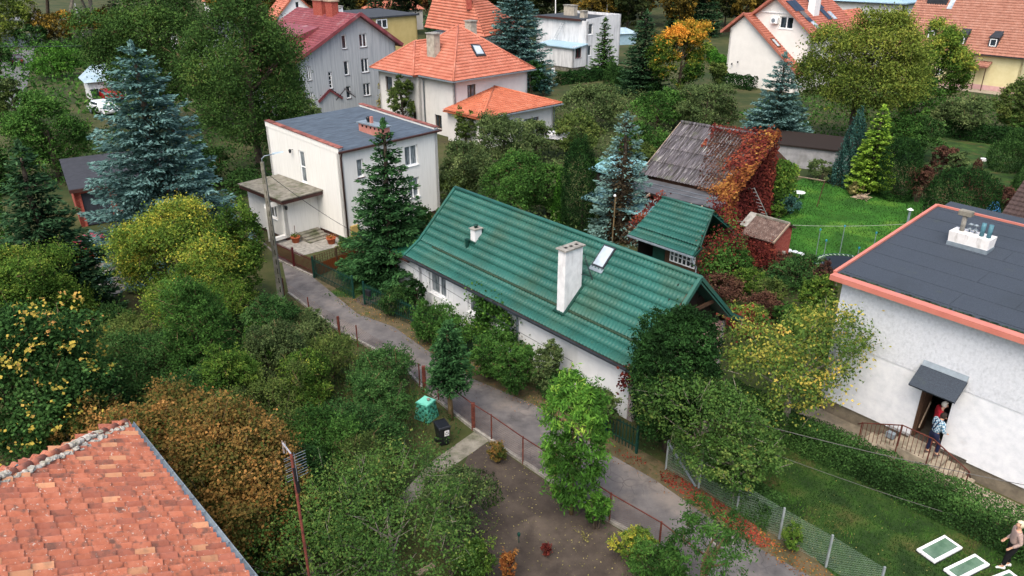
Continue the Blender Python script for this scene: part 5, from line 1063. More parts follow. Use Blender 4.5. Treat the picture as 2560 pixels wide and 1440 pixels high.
# antenna mast
ab = PY(752, 1300, 11.5); an = thing('television_antenna', 'television antenna on a rusty mast in front of the shrubs', 'antenna', (ab[0], ab[1], 0), R(20)); tz = PY(742, 1135, 11.5)[2]
MB().tube([(0, 0, 0), (0, 0, tz)], .028, 8).obj('mast', MATS['rust'], an, smooth=True)
mat('bright_metal', ['#b9bcc0', '#dfe2e6'], rough=.35, metal=.5)
MB().bar((.02, 0, tz - .05), (-.12, .12, tz + .2), .022).obj('boom', MATS['bright_metal'], an)
for s_ in (-1, 1): MB().bar((.05, s_ * .05, tz - .6), (.05, s_ * .05, tz - .02), .009).obj('reflector_frame', MATS['zinc'], an)
for i in range(9):
    z = tz - .05 - i * .064; MB().bar((.06 - .2, -.06, z + .02 * (i % 2)), (.06 + .2, .1, z), .006).obj('element', MATS['zinc'], an)
for s_, y in ((1, .18), (-1, .3), (1, .36)): MB().bar((-.02 - y * .3, y * .2, tz - .0), (-.02 - y * .3, y * .2, tz + .28), .006).obj('director', MATS['bright_metal'], an)
MB().tube([(.02, 0, tz - .3), (.03, .02, tz - .9)], .05, 6).obj('amplifier', MATS['black_plastic'], an)

# ---------------------------------------------------------------- barn with creeper, lean-to, sheds
mat('eternit', ['#3f3c3c', '#504d50', '#625e63', '#726f74'], scale=5, stretch=(6, .25, .25), rough=.95, dirt=[('#b3b2ae', 3.0, (6, .35, .35), .56, .66, .8), ('#2b2923', 2.0, (6, .3, .3), .48, .62, .85), ('#5f664c', .9, (1, 1, 1), .58, .7, .6)])
bo = P(1625, 440, 2.8); BF = Frame(bo, -42); BL = 5.65; bn = thing('old_barn', 'old barn with a mossy corrugated roof half covered in red creeper', 'barn', (bo[0], bo[1], 0), R(-42))
mat('barn_wall', ['#4a3128', '#5e4034', '#6e5545'], scale=2, rough=.95)
wall(bn, MATS['barn_wall'], (0, .3), (BL, .3), 0, 2.9); wall(bn, MATS['barn_wall'], (BL - .1, .3), (BL - .1, 9), 0, 5.6, gable=[(-.3, 2.8), (4.5, 5.3), (9, 2.8)]); wall(bn, MATS['barn_wall'], (0, 9), (0, .3), 0, 5.6, gable=[(-.3, 2.8), (4.2, 5.3), (9, 2.8)]); wall(bn, MATS['barn_wall'], (BL, 9), (0, 9), 0, 2.9)
rl = math.hypot(4.9, 2.65)
for sgn in (1, -1):
    P0 = (-.75, 0 - .1, 2.8) if sgn > 0 else (BL + .2, 9.7, 2.8); U = (sgn, 0, 0); Vv = (0, 4.9 * sgn, 2.65); nshx = 6
    for i in range(nshx):
        for j in range(4):
            w_ = (BL + .95) / nshx; l_ = rl / 4; U_ = np.array(U, float); V_ = np.array(Vv, float) / rl; N_ = np.cross(U_, V_)
            if sgn < 0 and j < 3: continue
            o = tilefield('roof_sheet', MATS['eternit'], np.array(P0) + U_ * w_ * i + V_ * l_ * j + N_ * .03 * (i % 2 * .3), U_, V_ - N_ * .012, [(0, 0), (w_ + .02, 0), (w_ + .02, l_ + .08), (0, l_ + .08)], pu=.21, pv=3, amp=.085, step=.015, seg=6, parent=bn, deck=0, prof='wave')
MB().tube([(-.75, 4.8, 5.5), (BL + .2, 4.8, 5.5)], .12, 8).obj('ridge_cap', MATS['eternit'], bn, smooth=True)
MB().bar((-.78, -.1, 2.75), (-.78, 4.8, 5.42), .05, .2).obj('barge_board', MATS['wood_pale'], bn)
# lean-to roof with open rafters
lt = thing('lean_to_roof', 'flat dark felt lean-to roof with open rafters between the barn and the green shed', 'lean-to', (bo[0], bo[1], 0), R(-42))
mat('sheet_grey', ['#3f4043', '#4f5053', '#5b5c5e'], scale=1.2, rough=.6)
MB().slab([(-.9, -.05, 2.62), (5.9, -.05, 2.62), (6.1, -1.9, 2.35), (-.2, -1.9, 2.35)], .05).obj('felt_roof', MATS['sheet_grey'], lt)
for k in (.7, 1.25): MB().bar((-.5, -k, 2.62 - k * .14 + .035), (6.0, -k, 2.62 - k * .14 + .035), .03, .02).obj('batten', MATS['zinc'], lt)
for i in range(8): MB().bar((-.3 + i * .75, -1.6, 2.3), (-.1 + i * .75, -3.1, 2.15), .09, .12).obj('rafter', MATS['wood_pale'], lt)
for x in (0, 3, 5.8): MB().bar((x, -1.8, 0), (x, -1.8, 2.3), .12).obj('post', MATS['wood_dark'], lt)
MB().bar((-.4, -1.85, 2.25), (6, -1.85, 2.25), .1, .12).obj('beam', MATS['wood_dark'], lt)
# green shed
gs0 = P(1573, 585, 2.3); SF = Frame(gs0, -48); gs = thing('green_roofed_shed', 'small brown timber shed with a green roof and a bench', 'shed', (gs0[0], gs0[1], 0), R(-48))
for (a, b, c_, d_) in ((-.1, 2.3, .55, 2.62), (.5, 2.66, 2.3, 4.0)):
    Vv = np.array([0, c_ - a, d_ - b]); Lv = np.linalg.norm(Vv); k0, k1 = (0, .1) if a < 0 else (.1, .35); tilefield('roof', MATS['green_roof'], (0, a, b), (1, 0, 0), Vv, [(k0, 0), (4.3 - k0 * 1.5, 0), (4.3 - k1 * 1.9, Lv), (k1, Lv)], pu=.178, pv=.38, amp=.032, step=.03, seg=6, parent=gs, prof='tile', deck=.05)
Vv = np.array([0, -1.8, -1.35]); tilefield('roof', MATS['green_roof'], (3.9, 4.3, 2.5), (-1, 0, 0), (0, -2.0, 1.5), [(0, 0), (3.6, 0), (3.5, 2.5), (.25, 2.5)], pu=.2, pv=.34, amp=.03, step=.035, seg=4, parent=gs, prof='tile', deck=.05)
MB().tube([(.3, 2.3, 4.02), (3.68, 2.3, 4.02)], .08, 8).obj('ridge_cap', MATS['green_roof'], gs, smooth=True)
MB().bar((0, -.14, 2.25), (4.4, -.14, 2.25), .1, .08).obj('gutter', MATS['zinc'], gs)
for x in (4.36,): MB().bar((x, -.1, 2.28), (x, .55, 2.62), .05, .14).obj('barge_board', MATS['dark_green'], gs); MB().bar((x - .1, .55, 2.62), (3.66, 2.3, 4.0), .05, .14).obj('barge_board', MATS['dark_green'], gs)
for i in range(22):
    x = 2.05 + i * .1
    if x < 4.15: MB().box(x, .62, .1, x + .088, .68, 1.25 if 2.4 < x < 3.95 else 2.5).obj('board', MATS['wood_brown'], gs)
wn = window(gs, (2.4, .62), (4.0, .62), (0, 1.6, 1.3, 2.0), mull=5, fw=.05, dep=-.05, t=.06, bars=1, gm='glass_dark', sill=None)
MB().box(1.2, .65, .1, 2.0, .7, 2.1).obj('door', MATS['dark_green'], gs); MB().box(4.05, .68, 0, 4.12, 4.2, 2.4).obj('side_wall', MATS['wood_brown'], gs); MB().box(.1, .7, 0, .15, 4.2, 2.4).obj('side_wall', MATS['wood_dark'], gs); MB().box(.1, 4.15, 0, 4.2, 4.2, 2.4).obj('back_wall', MATS['wood_dark'], gs)
MB().box(.15, 2.2, 0, 4.15, 2.25, 2.4).obj('inner_wall', MATS['wood_dark'], gs)
MB().tube([(4.3, -.14, 2.2), (4.4, -.1, 1.9), (4.3, .3, 1.6), (4.3, .3, .1)], .04, 6).obj('downpipe', MATS['zinc'], gs)
bc = thing('garden_bench', 'slatted wooden bench under the window of the green roofed shed', 'bench', tuple(SF.W(2.3, -.1, 0)), R(-48))
for i in range(4): MB().box(0, .1 + i * .1, .44, 1.9, .18 + i * .1, .47).obj('seat_slat', MATS['wood_pale'], bc)
for i in range(3): MB().box(0, .52, .6 + i * .13, 1.9, .55, .69 + i * .13).obj('back_slat', MATS['wood_pale'], bc)
for x in (.1, 1.75): MB().box(x, .1, 0, x + .06, .16, .44).obj('leg', MATS['wood_brown'], bc); MB().box(x, .5, 0, x + .06, .56, 1.0).obj('leg', MATS['wood_brown'], bc)
# stacked concrete slabs beside it
t = thing('concrete_slab_stack', 'low stack of concrete slabs at the corner of the green roofed shed', 'slabs', tuple(SF.W(4.0, -.9, 0)), R(-40))
for i in range(4): MB().box(-.4 + .03 * i, -.2, i * .1, .35, .25, i * .1 + .085).obj('slab', MATS['concrete'], t, bevel=.01)
# corrugated hut
cs0 = P(1852, 584, 1.8); CF = Frame(cs0, -48); cL = CF.fz(1936, 607, 1.8)[0]
mat('eternit_brown', ['#473a35', '#5c4b44', '#786a62'], scale=4, rough=.95, dirt=('#8d857e', 6, (1, 1, 1), .6, .7, .6))
ct = thing('corrugated_hut', 'small brick hut with a brown corrugated roof at the lawn edge', 'hut', (cs0[0], cs0[1], 0), R(-48))
tilefield('roof', MATS['eternit_brown'], (0, 0, 1.8), (1, 0, 0), (0, 1.5, .75), [(0, 0), (cL, 0), (cL, 1.68), (0, 1.68)], pu=.13, pv=3, amp=.045, step=0, parent=ct, deck=.03); tilefield('roof', MATS['eternit_brown'], (cL, 2.4, 2.1), (-1, 0, 0), (0, -.9, .45), [(0, 0), (cL, 0), (cL, 1.0), (0, 1.0)], pu=.13, pv=3, amp=.045, step=0, parent=ct, deck=.03)
MB().bar((0, 1.5, 2.6), (cL, 1.5, 2.6), .16, .1).obj('ridge_cap', MATS['old_concrete'], ct); MB().bar((cL + .02, -.02, 1.82), (cL + .02, 1.5, 2.58), .05, .12).obj('barge_board', MATS['wood_pale'], ct)
wall(ct, MATS['red_brick'], (.3, .35), (cL - .15, .35), 0, 1.95); wall(ct, MATS['red_brick'], (cL - .15, .35), (cL - .15, 2.2), 0, 2.4, gable=[(-.1, 1.85), (1.2, 2.5), (2, 2.1)], t=.1); wall(ct, MATS['red_brick'], (.3, 2.2), (.3, .35), 0, 1.9)
MB().slab([(-.45, .5, 2.1), (0, .5, 2.1), (0, 1.55, 2.65), (-.45, 1.55, 2.65)], .05).obj('roof_sheet', MATS['concrete'], ct)
for q, ww_ in ((1830, .5), (1858, .6)):
    p = P(q, 640 if q < 1850 else 648)
t = thing('concrete_trough', 'pale concrete kerb blocks below the corrugated hut', 'kerb', tuple(P(1865, 650)), R(-50)); MB().box(-.9, -.1, 0, .9, .12, .35).obj('block', MATS['concrete'], t, bevel=.02)
# teal shed behind the middle spruce
mat('teal_sheet', ['#4d7f86', '#6f9ca0', '#8ab0b3'], scale=2, stretch=(1, 5, 1), rough=.5)
t0 = P(1482, 412, 2.4); t = thing('teal_roofed_shed', 'shed with a pale teal corrugated roof behind the brown centred spruce', 'shed', (t0[0], t0[1], 0), R(-46))
tilefield('roof', MATS['teal_sheet'], (0, -.5, 2.2), (1, 0, 0), (0, 3, .5), [(0, 0), (3.6, 0), (3.6, 3.04), (0, 3.04)], pu=.25, pv=4, amp=.04, step=0, parent=t, deck=.05); MB().box(.1, -.3, 0, 3.5, 2.4, 2.2).obj('wall', MATS['wood_dark'], t)
t0 = P(1452, 495, 2.1); t = thing('open_woodshed', 'low open woodshed with a teal roof left of the brown centred spruce', 'shed', (t0[0], t0[1], 0), R(-46))
tilefield('roof', MATS['teal_sheet'], (0, 0, 2.1), (1, 0, 0), (0, 2, .3), [(0, 0), (5.2, 0), (5.2, 2.02), (0, 2.02)], pu=.2, pv=4, amp=.04, step=0, parent=t, deck=.05)
for x in (.1, 2.5, 5.0): MB().bar((x, .1, 0), (x, .1, 2.05), .1).obj('post', MATS['wood_dark'], t)
MB().box(.1, 1.8, 0, 5.1, 1.85, 2.2).obj('back_wall', MATS['wood_dark'], t); MB().box(3.3, .3, 0, 4.5, .4, 1.2).obj('door', MATS['teal_sheet'], t)
# firewood pile
t0 = P(1585, 612); t = thing('firewood_stack', 'stack of split firewood between the spruce and the green roofed shed', 'firewood', tuple(t0), R(-48)); gg = np.random.default_rng(4)
for i in range(11):
    for j in range(7): 
        x, z = -1.3 + i * .25 + gg.uniform(-.03, .03) + (j % 2) * .1, .1 + j * .17; r_ = gg.uniform(.07, .1); a0_ = gg.uniform(0, 6)
        MB().tube([(x, -.2 + gg.uniform(-.04, .04), z), (x, .25, z)], r_, 5).obj('log', MATS['wood_pale' if gg.random() < .4 else 'wood_brown'], t)
# low grey block shed behind the barn
l0 = P(1954, 415); l1 = P(2076, 430); az_ = math.degrees(math.atan2(l1[1] - l0[1], l1[0] - l0[0])); LG = Frame(l0, az_); LL = np.linalg.norm(l1 - l0) + 1.5
t = thing('grey_block_shed', 'long low grey block shed with a dark flat roof behind the barn', 'shed', (l0[0], l0[1], 0), R(az_)); mat('grey_block', ['#77787a', '#8d8e90', '#9b9c9c'], scale=1.5, rough=.95, dirt=('#5f6058', 1.3, (1, 1, .5), .5, .75, .6))
MB().box(-1.5, 0, 0, LL, 3.2, 1.75).obj('wall', MATS['grey_block'], t); MB().slab([(-1.8, -.2, 1.85), (LL + .2, -.2, 1.85), (LL + .2, 3.6, 2.15), (-1.8, 3.6, 2.15)], .12).obj('roof', MATS['wood_dark'], t)
# garage on the left
g0 = P(180, 472, 2.6); GAF = Frame(g0, 30)
t = thing('garage', 'low garage with a dark felt roof and dark double doors, behind the left spruce', 'garage', (g0[0], g0[1], 0), R(32)); mat('dark_slate', ['#2e3035', '#3b3e44'], scale=3, rough=.85)
MB().slab([(-.2, -.3, 2.62), (6.5, -.3, 2.62), (6.5, 7.5, 2.85), (-.2, 7.5, 2.85)], .12).obj('roof', MATS['dark_slate'], t); MB().box(-.2, -.35, 2.38, 6.5, -.3, 2.6).obj('fascia', MATS['brown_metal'], t)
wall(t, MATS['red_brick'], (0, 0), (6.2, 0), 0, 2.5, [(.4, 2.0, 0, 2.2), (2.6, 4.9, 0, 2.2)]); wall(t, MATS['red_brick'], (0, 7.2), (0, 0), 0, 2.5); mat('door_slate', ['#2c3038', '#3a3f48'], rough=.6)
for a, b in ((.4, 1.2), (1.2, 2.0), (2.6, 3.75), (3.75, 4.9)): MB().box(a + .01, .1, .02, b - .01, .15, 2.18).obj('door', MATS['door_slate'], t)
# white wall and dark roof at the right edge
e0 = P(2555, 470); t = thing('white_house_at_right_edge', 'white house wall with a dark corner cut by the right edge of the photo', 'house', (e0[0], e0[1], 0), R(42))
MB().box(0, -6, 0, 8, 0, 5.5).obj('wall', MATS['render_bright'], t); MB().box(-.06, -.1, 0, -.003, .06, 5.5).obj('corner_trim', MATS['dark_metal'], t)
e0 = P(2500, 541, 2.2); t = thing('dark_tiled_outbuilding', 'low outbuilding with a dark brown tiled roof behind the big white house', 'outbuilding', (e0[0], e0[1], 0), R(-50)); mat('dark_tile', ['#3a2e2c', '#4b3d3a'], scale=3, rough=.8)
face(t, MATS['dark_tile'], [(0, 0, 2.2), (6, 0, 2.2), (6, 3, 4.2), (0, 3, 4.2)], pu=.25, pv=.35, amp=.04, step=.04); MB().box(.3, .3, 0, 6, 3, 2.2).obj('wall', MATS['barn_wall'], t)
# tile-roofed sheds in front of the grey house
for lab, px, py, w_, rz, m_, hh_ in (('shed with a faded orange roof, left of the poles', 762, 282, 3.4, 44, 'orange_tile', 2.6), ('dark timber shed with a red tile gable roof', 832, 287, 3.0, 44, 'red_tile', 2.7), ('little hut with a mossy grey roof', 868, 280, 2.6, 44, 'eternit', 2.6)):
    e0 = P(px, py); t = thing('tiled_shed', lab + ' before the grey house', 'shed', (e0[0], e0[1], 0), R(rz))
    gable_v(t, MATS[m_], -w_ / 2, 0, w_ / 2, 0, 3.6, hh_ - 1.1, hh_, hh_ - 1.1, **kw)
    for i in range(8): x = -w_ / 2 + .2 + i * (w_ - .4) / 8; MB().box(x, .2, 0, x + (w_ - .4) / 8 - .02, .25, hh_ - 1.15 + (w_ / 2 - abs(x + .1)) * 2.2 / w_ * .95 - .1).obj('board', MATS['wood_dark'], t)
    MB().box(-w_ / 2 + .2, .3, 0, w_ / 2 - .2, 3.4, hh_ - 1.2).obj('wall', MATS['wood_dark'], t)
# building glimpsed behind the walnut trees, and far roofs
for nm, lab, px, py, y_, w_, d_, hh_, m1, m2, rz in (('grey_roofed_house', 'grey roofed white house glimpsed between the walnut trees', 545, 75, 115, 8, 8, 4.6, 'wall_aged', 'dark_felt', 44), ('far_house', 'far house with an orange roof, left of the steep orange roof', 1000, 25, 165, 10, 8, 4, 'render_white', 'orange_tile', 30),
      ('blue_roofed_store', 'low store with a pale blue roof between the big spruce and the street', 268, 205, 90, 4, 4, 2.2, 'wall_aged', 'pale_roof', 35), ('far_white_house', 'far white house between the tall trunks, left end of the photo', 560, 12, 190, 9, 7, 4, 'white_paint', 'orange_tile', 10)):
    e0 = PY(px, py, y_); t = thing(nm, lab, 'house', (e0[0], e0[1], 0), R(rz)); MB().box(-w_ / 2, 0, -1, w_ / 2, d_, hh_).obj('wall', MATS[m1], t)
    MB().hexa([(-w_ / 2 - .4, -.4, hh_), (w_ / 2 + .4, -.4, hh_), (w_ / 2 + .4, d_ + .4, hh_), (-w_ / 2 - .4, d_ + .4, hh_)], [(-w_ / 2 + 1, d_ / 2 - .2, hh_ + 1.6), (w_ / 2 - 1, d_ / 2 - .2, hh_ + 1.6), (w_ / 2 - 1, d_ / 2 + .2, hh_ + 1.6), (-w_ / 2 + 1, d_ / 2 + .2, hh_ + 1.6)]).obj('roof', MATS[m2], t)
    for k in (-1.5, 1.2): MB().box(k - .4, -.04, hh_ - 1.9, k + .4, -.003, hh_ - .8).obj('window', MATS['glass_dark'], t)

# ---------------------------------------------------------------- lamp post, wires, fences
lp = P(706, 768); t = thing('street_lamp', 'concrete street lamp post at the lane, left of the dark red fence', 'lamp post', tuple(lp), 0)
lz = PY(655, 405, lp[1])[2]; 
pm = MB(); pm.hexa([(-.14, -.11, -.1), (.14, -.11, -.1), (.14, .11, -.1), (-.14, .11, -.1)], [(-.075, -.07, lz), (.075, -.07, lz), (.075, .07, lz), (-.075, .07, lz)]); pole = pm.obj('pole', MATS['old_concrete'], t)
for i in range(13): w_ = .105 - .0045 * i; z = .9 + i * .5; MB().box(w_ * .35, -w_ - .02, z, w_ * .7, -w_ * .5, z + .28).obj('slot', MATS['near_black'], pole)  # black boxes paint the shade of the pole's open slots
m_ = MB(); m_.tube([(0, 0, lz - .1), (0, 0, lz + .15), (.12, .05, lz + .27), (.55, .25, lz + .32)], .025, 6); m_.obj('arm', MATS['zinc'], t, smooth=True)
mat('lamp_blue', ['#8fa7b4', '#b7c9d2'], rough=.4)
MB().hexa([(.45, .17, lz + .3), (.95, .4, lz + .36), (.9, .5, lz + .36), (.4, .28, lz + .3)], [(.48, .2, lz + .37), (.92, .42, lz + .4), (.9, .47, lz + .4), (.45, .26, lz + .37)]).obj('lamp_head', MATS['lamp_blue'], t)
def cable(label, pts, r=.012, sag=.25, n=14):
    a, b = [np.array(p, float) for p in pts]; q = [(a + (b - a) * k / n) - np.array([0, 0, sag * 4 * (k / n) * (1 - k / n)]) for k in range(n + 1)]
    o = MB().tube([p - a for p in q], r, 4).obj('overhead_cable', MATS['black_plastic']); o.location = a; return tag(o, label, 'cable')
mat('wire_pale', ['#7d837c', '#959a92'], rough=.6)
cable('cable from the lamp post to the left end of the green roofed house', ((lp[0], lp[1], lz - .4), GF.W(lw + .1, -.1, 2.25)), sag=.35)
cable('cable crossing the windows of the green roofed house', (GF.W(lw + .1, -.3, 2.2), GF.W(11.8, -.9, 2.0)), sag=.15)
rc0 = RF.W(-6.4, -3.2, 4.6); cable('cable crossing the front of the big white house', (PY(1570, 965, 23.5), RF.W(9.5, -2.2, 2.8)), sag=.3)
ca_, cb_ = PY(1935, 1135, 21.5), PY(2640, 1360, 17.5)
cable('thin wire above the front lawn', (ca_, cb_), r=.008, sag=.15)
cable('clothes line across the back lawn', (PY(1780, 545, 45), PY(2270, 560, 41)), r=.012, sag=.3).active_material = MATS['wire_pale']
o = cable('wire crossing the street, far left', (PY(-20, 115, 95), PY(290, 112, 88)), r=.03, sag=.1)

def chainlink(label, pts, h, mesh_m, post_m, posts, pitch=.085, th=.006, post=.05, rail=None, name='chain_link_fence', tops=None):
    """posts: list of indices/points; diagonal wires really cross; pts: ground polyline"""
    a0 = pts[0]; t = thing(name, label, 'fence', tuple(a0), 0)
    for i in range(len(pts) - 1):
        a = np.array(pts[i]) - a0; b = np.array(pts[i + 1]) - a0; L = np.linalg.norm(b - a); d = (b - a) / L; nn = np.array([-d[1], d[0], 0]); V = []; Q = []
        ks = np.arange(-h, L, pitch)
        for sgn in (1, -1):
            for k in ks:
                s0, s1 = (k, k + h) if sgn > 0 else (k + h, k); z0, z1 = .05, h
                # clip to [0, L]
                pa = [s0, z0]; pb = [s1, z1]
                def cl(p, q, lim, gt):
                    if (p[0] < lim) == gt and (q[0] < lim) != gt: f = (lim - p[0]) / (q[0] - p[0]); return [lim, p[1] + f * (q[1] - p[1])]
                    return p
                for lim, gt in ((0, True), (L, False)): pa, pb = cl(pa, pb, lim, gt), cl(pb, pa, lim, gt)
                if min(pa[0], pb[0]) < -1e-6 or max(pa[0], pb[0]) > L + 1e-6 or abs(pa[0] - pb[0]) < 1e-4: continue
                A_ = a + d * pa[0] + (0, 0, pa[1]); B_ = a + d * pb[0] + (0, 0, pb[1]); w_ = np.array([d[0] * sgn, d[1] * sgn, -1]) * th * .5 + nn * th * .3 * 0
                n0 = len(V); V += [A_ - w_, A_ + w_, B_ + w_, B_ - w_]; Q.append((n0, n0 + 1, n0 + 2, n0 + 3))
        link('wire_mesh', npmesh('wire_mesh', V, Q), MATS[mesh_m], t)
        if rail: MB().bar(a + (0, 0, h), b + (0, 0, h), rail).obj('rail', MATS[post_m], t)
    for p in posts:
        w_ = p[1] if isinstance(p, tuple) else post; q = np.array(p[0] if isinstance(p, tuple) else p) - a0; MB().box(q[0] - w_ / 2, q[1] - w_ / 2, -.05, q[0] + w_ / 2, q[1] + w_ / 2, h + .04).obj('post', MATS[post_m], t)
    return t
mat('post_grey', ['#727c7e', '#8f9899'], rough=.7); mat('mesh_rusty', ['#5a463d', '#7a655a'], rough=.8); mat('mesh_green', ['#7f9a8a', '#9fb3a6'], rough=.5)
fp = PP((1062, 978), (1184, 1074), (1229, 1103), (1307, 1160), (1420, 1234), (1523, 1306), (1646, 1380), (1760, 1470))
chainlink('rust framed chain link fence along the lane in front of the garden bed', fp, 1.15, 'mesh_rusty', 'rust', [(fp[0], .14), fp[0] * .7 + fp[1] * .3, (fp[1], .14), fp[2], fp[3], fp[4], fp[5], fp[6], fp[7]], rail=.03, th=.005)
fp2 = PP((712, 745), (775, 795), (850, 845), (895, 868), (990, 925), (1050, 968))
chainlink('old rusty wire fence between the lane and the overgrown plot', fp2, 1.1, 'mesh_rusty', 'rust', [(p, .05 if i not in (2, ) else .1) for i, p in enumerate(fp2)], pitch=.12, th=.005)
fp3 = PP((1664, 1174), (1746, 1220), (1841, 1281), (1947, 1348), (2064, 1418), (2190, 1500))
wf = chainlink('green chain link fence with pale grey posts beside the front lawn', fp3, 1.2, 'mesh_green', 'post_grey', [(p, .055) for p in fp3], pitch=.075, th=.0036)
q = fp3[0] - fp3[0]; dd_ = (fp3[1] - fp3[0]); dd_ /= np.linalg.norm(dd_); MB().bar(q + (0, 0, 1.15), dd_ * 1.25, .05).obj('brace', MATS['zinc'], wf)
mat('cream_card', ['#cfc7a4', '#e0d9ba'], rough=.8); sc_ = fp3[2]; o = MB().hexa([(-.12, 0, 0), (.12, 0, -.12), (.12, .01, -.12), (-.12, .01, 0)], [(-.2, 0, .14), (.12, 0, .14), (.12, .01, .14), (-.2, .01, .14)]).obj('cream_sign', MATS['cream_card']); o.location = (sc_[0] - .15, sc_[1] - .05, 1.15); tag(o, 'torn cream plate hanging on the grey posted fence', 'plate')
def picket(label, a, b, h, m, step=.14, name='picket_fence', rails=(.25, .85), pw=.03, ends=True, tip=True, postm=None):
    t = thing(name, label, 'fence', tuple(a), math.atan2(b[1] - a[1], b[0] - a[0])); L = np.linalg.norm(b - a); n = int(L / step)
    me = MB().hexa([(-pw / 2, -.012, .06), (pw / 2, -.012, .06), (pw / 2, .012, .06), (-pw / 2, .012, .06)], [(-pw / 2, -.012, h - .05), (pw / 2, -.012, h - .05), (pw / 2, .012, h - .05), (-pw / 2, .012, h - .05)]).mesh('picket') if not tip else MB().add([(-pw / 2, -.012, .06), (pw / 2, -.012, .06), (pw / 2, .012, .06), (-pw / 2, .012, .06), (-pw / 2, -.012, h - .05), (pw / 2, -.012, h - .05), (pw / 2, .012, h - .05), (-pw / 2, .012, h - .05), (0, 0, h)], [(0, 1, 5, 4), (1, 2, 6, 5), (2, 3, 7, 6), (3, 0, 4, 7), (4, 5, 8), (5, 6, 8), (6, 7, 8), (7, 4, 8)]).mesh('picket')
    me.materials.append(MATS[m])
    for i in range(n + 1): link('picket', me, None, t, (i * L / n, 0, 0))
    for r_ in rails: MB().bar((0, .03, h * r_), (L, .03, h * r_), .03, .04).obj('rail', MATS[m], t)
    if ends:
        for x in (-.05, L + .05): MB().box(x - .04, -.04, 0, x + .04, .04, h + .05).obj('post', MATS[m], t)
    return t
A1, A2 = P(787, 695), P(883, 745); B1, B2 = P(914, 762), P(1045, 823)
picket('green metal picket fence between the dark red fence and the garden gate', A1, A2, 1.25, 'picket_green')
picket('green picket fence with a letterbox, right of the garden gate', B1, B2, 1.25, 'picket_green')
B3 = P(1225, 915); picket('green metal picket fence hidden in the hedge before the green house', B2 + (.2, -.15, 0), B3, 1.2, 'picket_green')
C1, C2 = P(1515, 1092), P(1588, 1132); picket('dark green picket fence under the big yew by the lane', C1, C2, 1.15, 'picket_green')
o = MB().box(-.16, -.14, 0, .16, .04, .34).obj('letterbox', MATS['black_plastic'], bevel=.02); o.location = B1 + np.array([.28, -.2, .62]); o.rotation_euler = (0, 0, R(-40)); tag(o, 'black letterbox on the green picket fence', 'letterbox')
D1 = P(690, 648); t = picket('dark red metal fence on a white kerb in front of the flat roofed house', D1, P(785, 692), 1.15, 'oxblood', step=.12)
L_ = np.linalg.norm(P(785, 692) - D1); MB().box(-.1, -.08, 0, L_, .08, .1).obj('kerb', MATS['concrete'], t); MB().box(L_ / 2 - .04, -.05, 0, L_ / 2 + .04, .05, 1.25).obj('post', MATS['oxblood'], t)
tr0, tr1 = P(792, 692), P(895, 652); t = thing('trellis_fence', 'brown board fence with a square trellis top beside the porch path', 'fence', tuple(tr0), math.atan2(tr1[1] - tr0[1], tr1[0] - tr0[0])); L_ = np.linalg.norm(tr1 - tr0)
mat('rusty_board', ['#5c3116', '#74401c'], scale=4, stretch=(8, 1, 1), rough=.8)
for i in range(int(L_ / .13)): MB().box(i * .13, -.01, .05, i * .13 + .12, .012, .75).obj('board', MATS['rusty_board'], t)
for i in range(int(L_ / .17) + 1): MB().box(i * .17, -.01, .78, i * .17 + .02, .01, 1.25).obj('slat', MATS['wood_brown'], t)
for z in (.8, .95, 1.1, 1.24): MB().box(0, -.015, z, L_, .012, z + .02).obj('slat', MATS['wood_brown'], t)
for x in (0, L_ / 2, L_): MB().box(x - .04, -.04, 0, x + .04, .04, 1.3).obj('post', MATS['wood_brown'], t)

# ---------------------------------------------------------------- pots, bins, garden things
mat('terracotta', ['#9a4f33', '#b0603f'], rough=.8)
def pot(label, p, flower):
    t = thing('flower_pot', label, 'flower pot', tuple(p)); MB().lathe([(.17, 0), (.2, .02), (.27, .32), (.3, .33), (.3, .4), (.26, .4), (.25, .36)], 14).obj('pot', MATS['terracotta'], t, smooth=True)
    g = np.random.default_rng(9); C = g.normal(0, .13, (160, 3)) * (1, 1, .6) + (0, 0, .47); link('plant', cards('plant', C, sph(g, 160, 1), sph(g, 160), .09, .05, g.random(160)), leaf(flower), t); return t
pot('terracotta flower pot with a cane, left of the porch steps', P(740, 606), 'olive'); pot('terracotta flower pot right of the porch steps', P(829, 609), 'orangevine')
tp = P(740, 606); tag(MB().bar((0, 0, .4), (.02, .02, 1.1), .025).obj('cane', MATS['rust']), 'thin rusty cane standing in the left flower pot', 'cane').location = tp
# compost bin
mat('mint', ['#3c8f7c', '#52a892', '#62b59f'], scale=4, rough=.55, spec=.4)
cb = P(1067, 1043); t = thing('compost_bin', 'mint green plastic compost bin with a stone on its lid, by the fence', 'compost bin', tuple(cb), R(-32))
t.scale = (.84, .84, .86); hN = .82; bw, tw = .42, .31
MB().hexa([(-bw, -bw, 0), (bw, -bw, 0), (bw, bw, 0), (-bw, bw, 0)], [(-tw, -tw, hN), (tw, -tw, hN), (tw, tw, hN), (-tw, tw, hN)]).obj('body', MATS['mint'], t, bevel=.02)
mat('mint_dark', ['#235f52', '#2f7062'], rough=.7)
for s_ in range(4):
    M = Matrix.Rotation(R(90 * s_), 4, 'Z')
    for r_ in range(5):
        for c_ in range(4):
            z = .08 + r_ * .145; hw_ = bw + (tw - bw) * (z + .05) / hN; x = (-.75 + c_ * .5) * hw_ * .95
            me = MB().box(x - .055, -hw_ - .022, z, x + .055, -hw_ - .0, z + .11); me.v = [tuple(M @ Vector(v)) for v in me.v]
            me.obj('rib_panel', MATS['mint_dark' if (r_ + c_) % 2 else 'mint'], t)
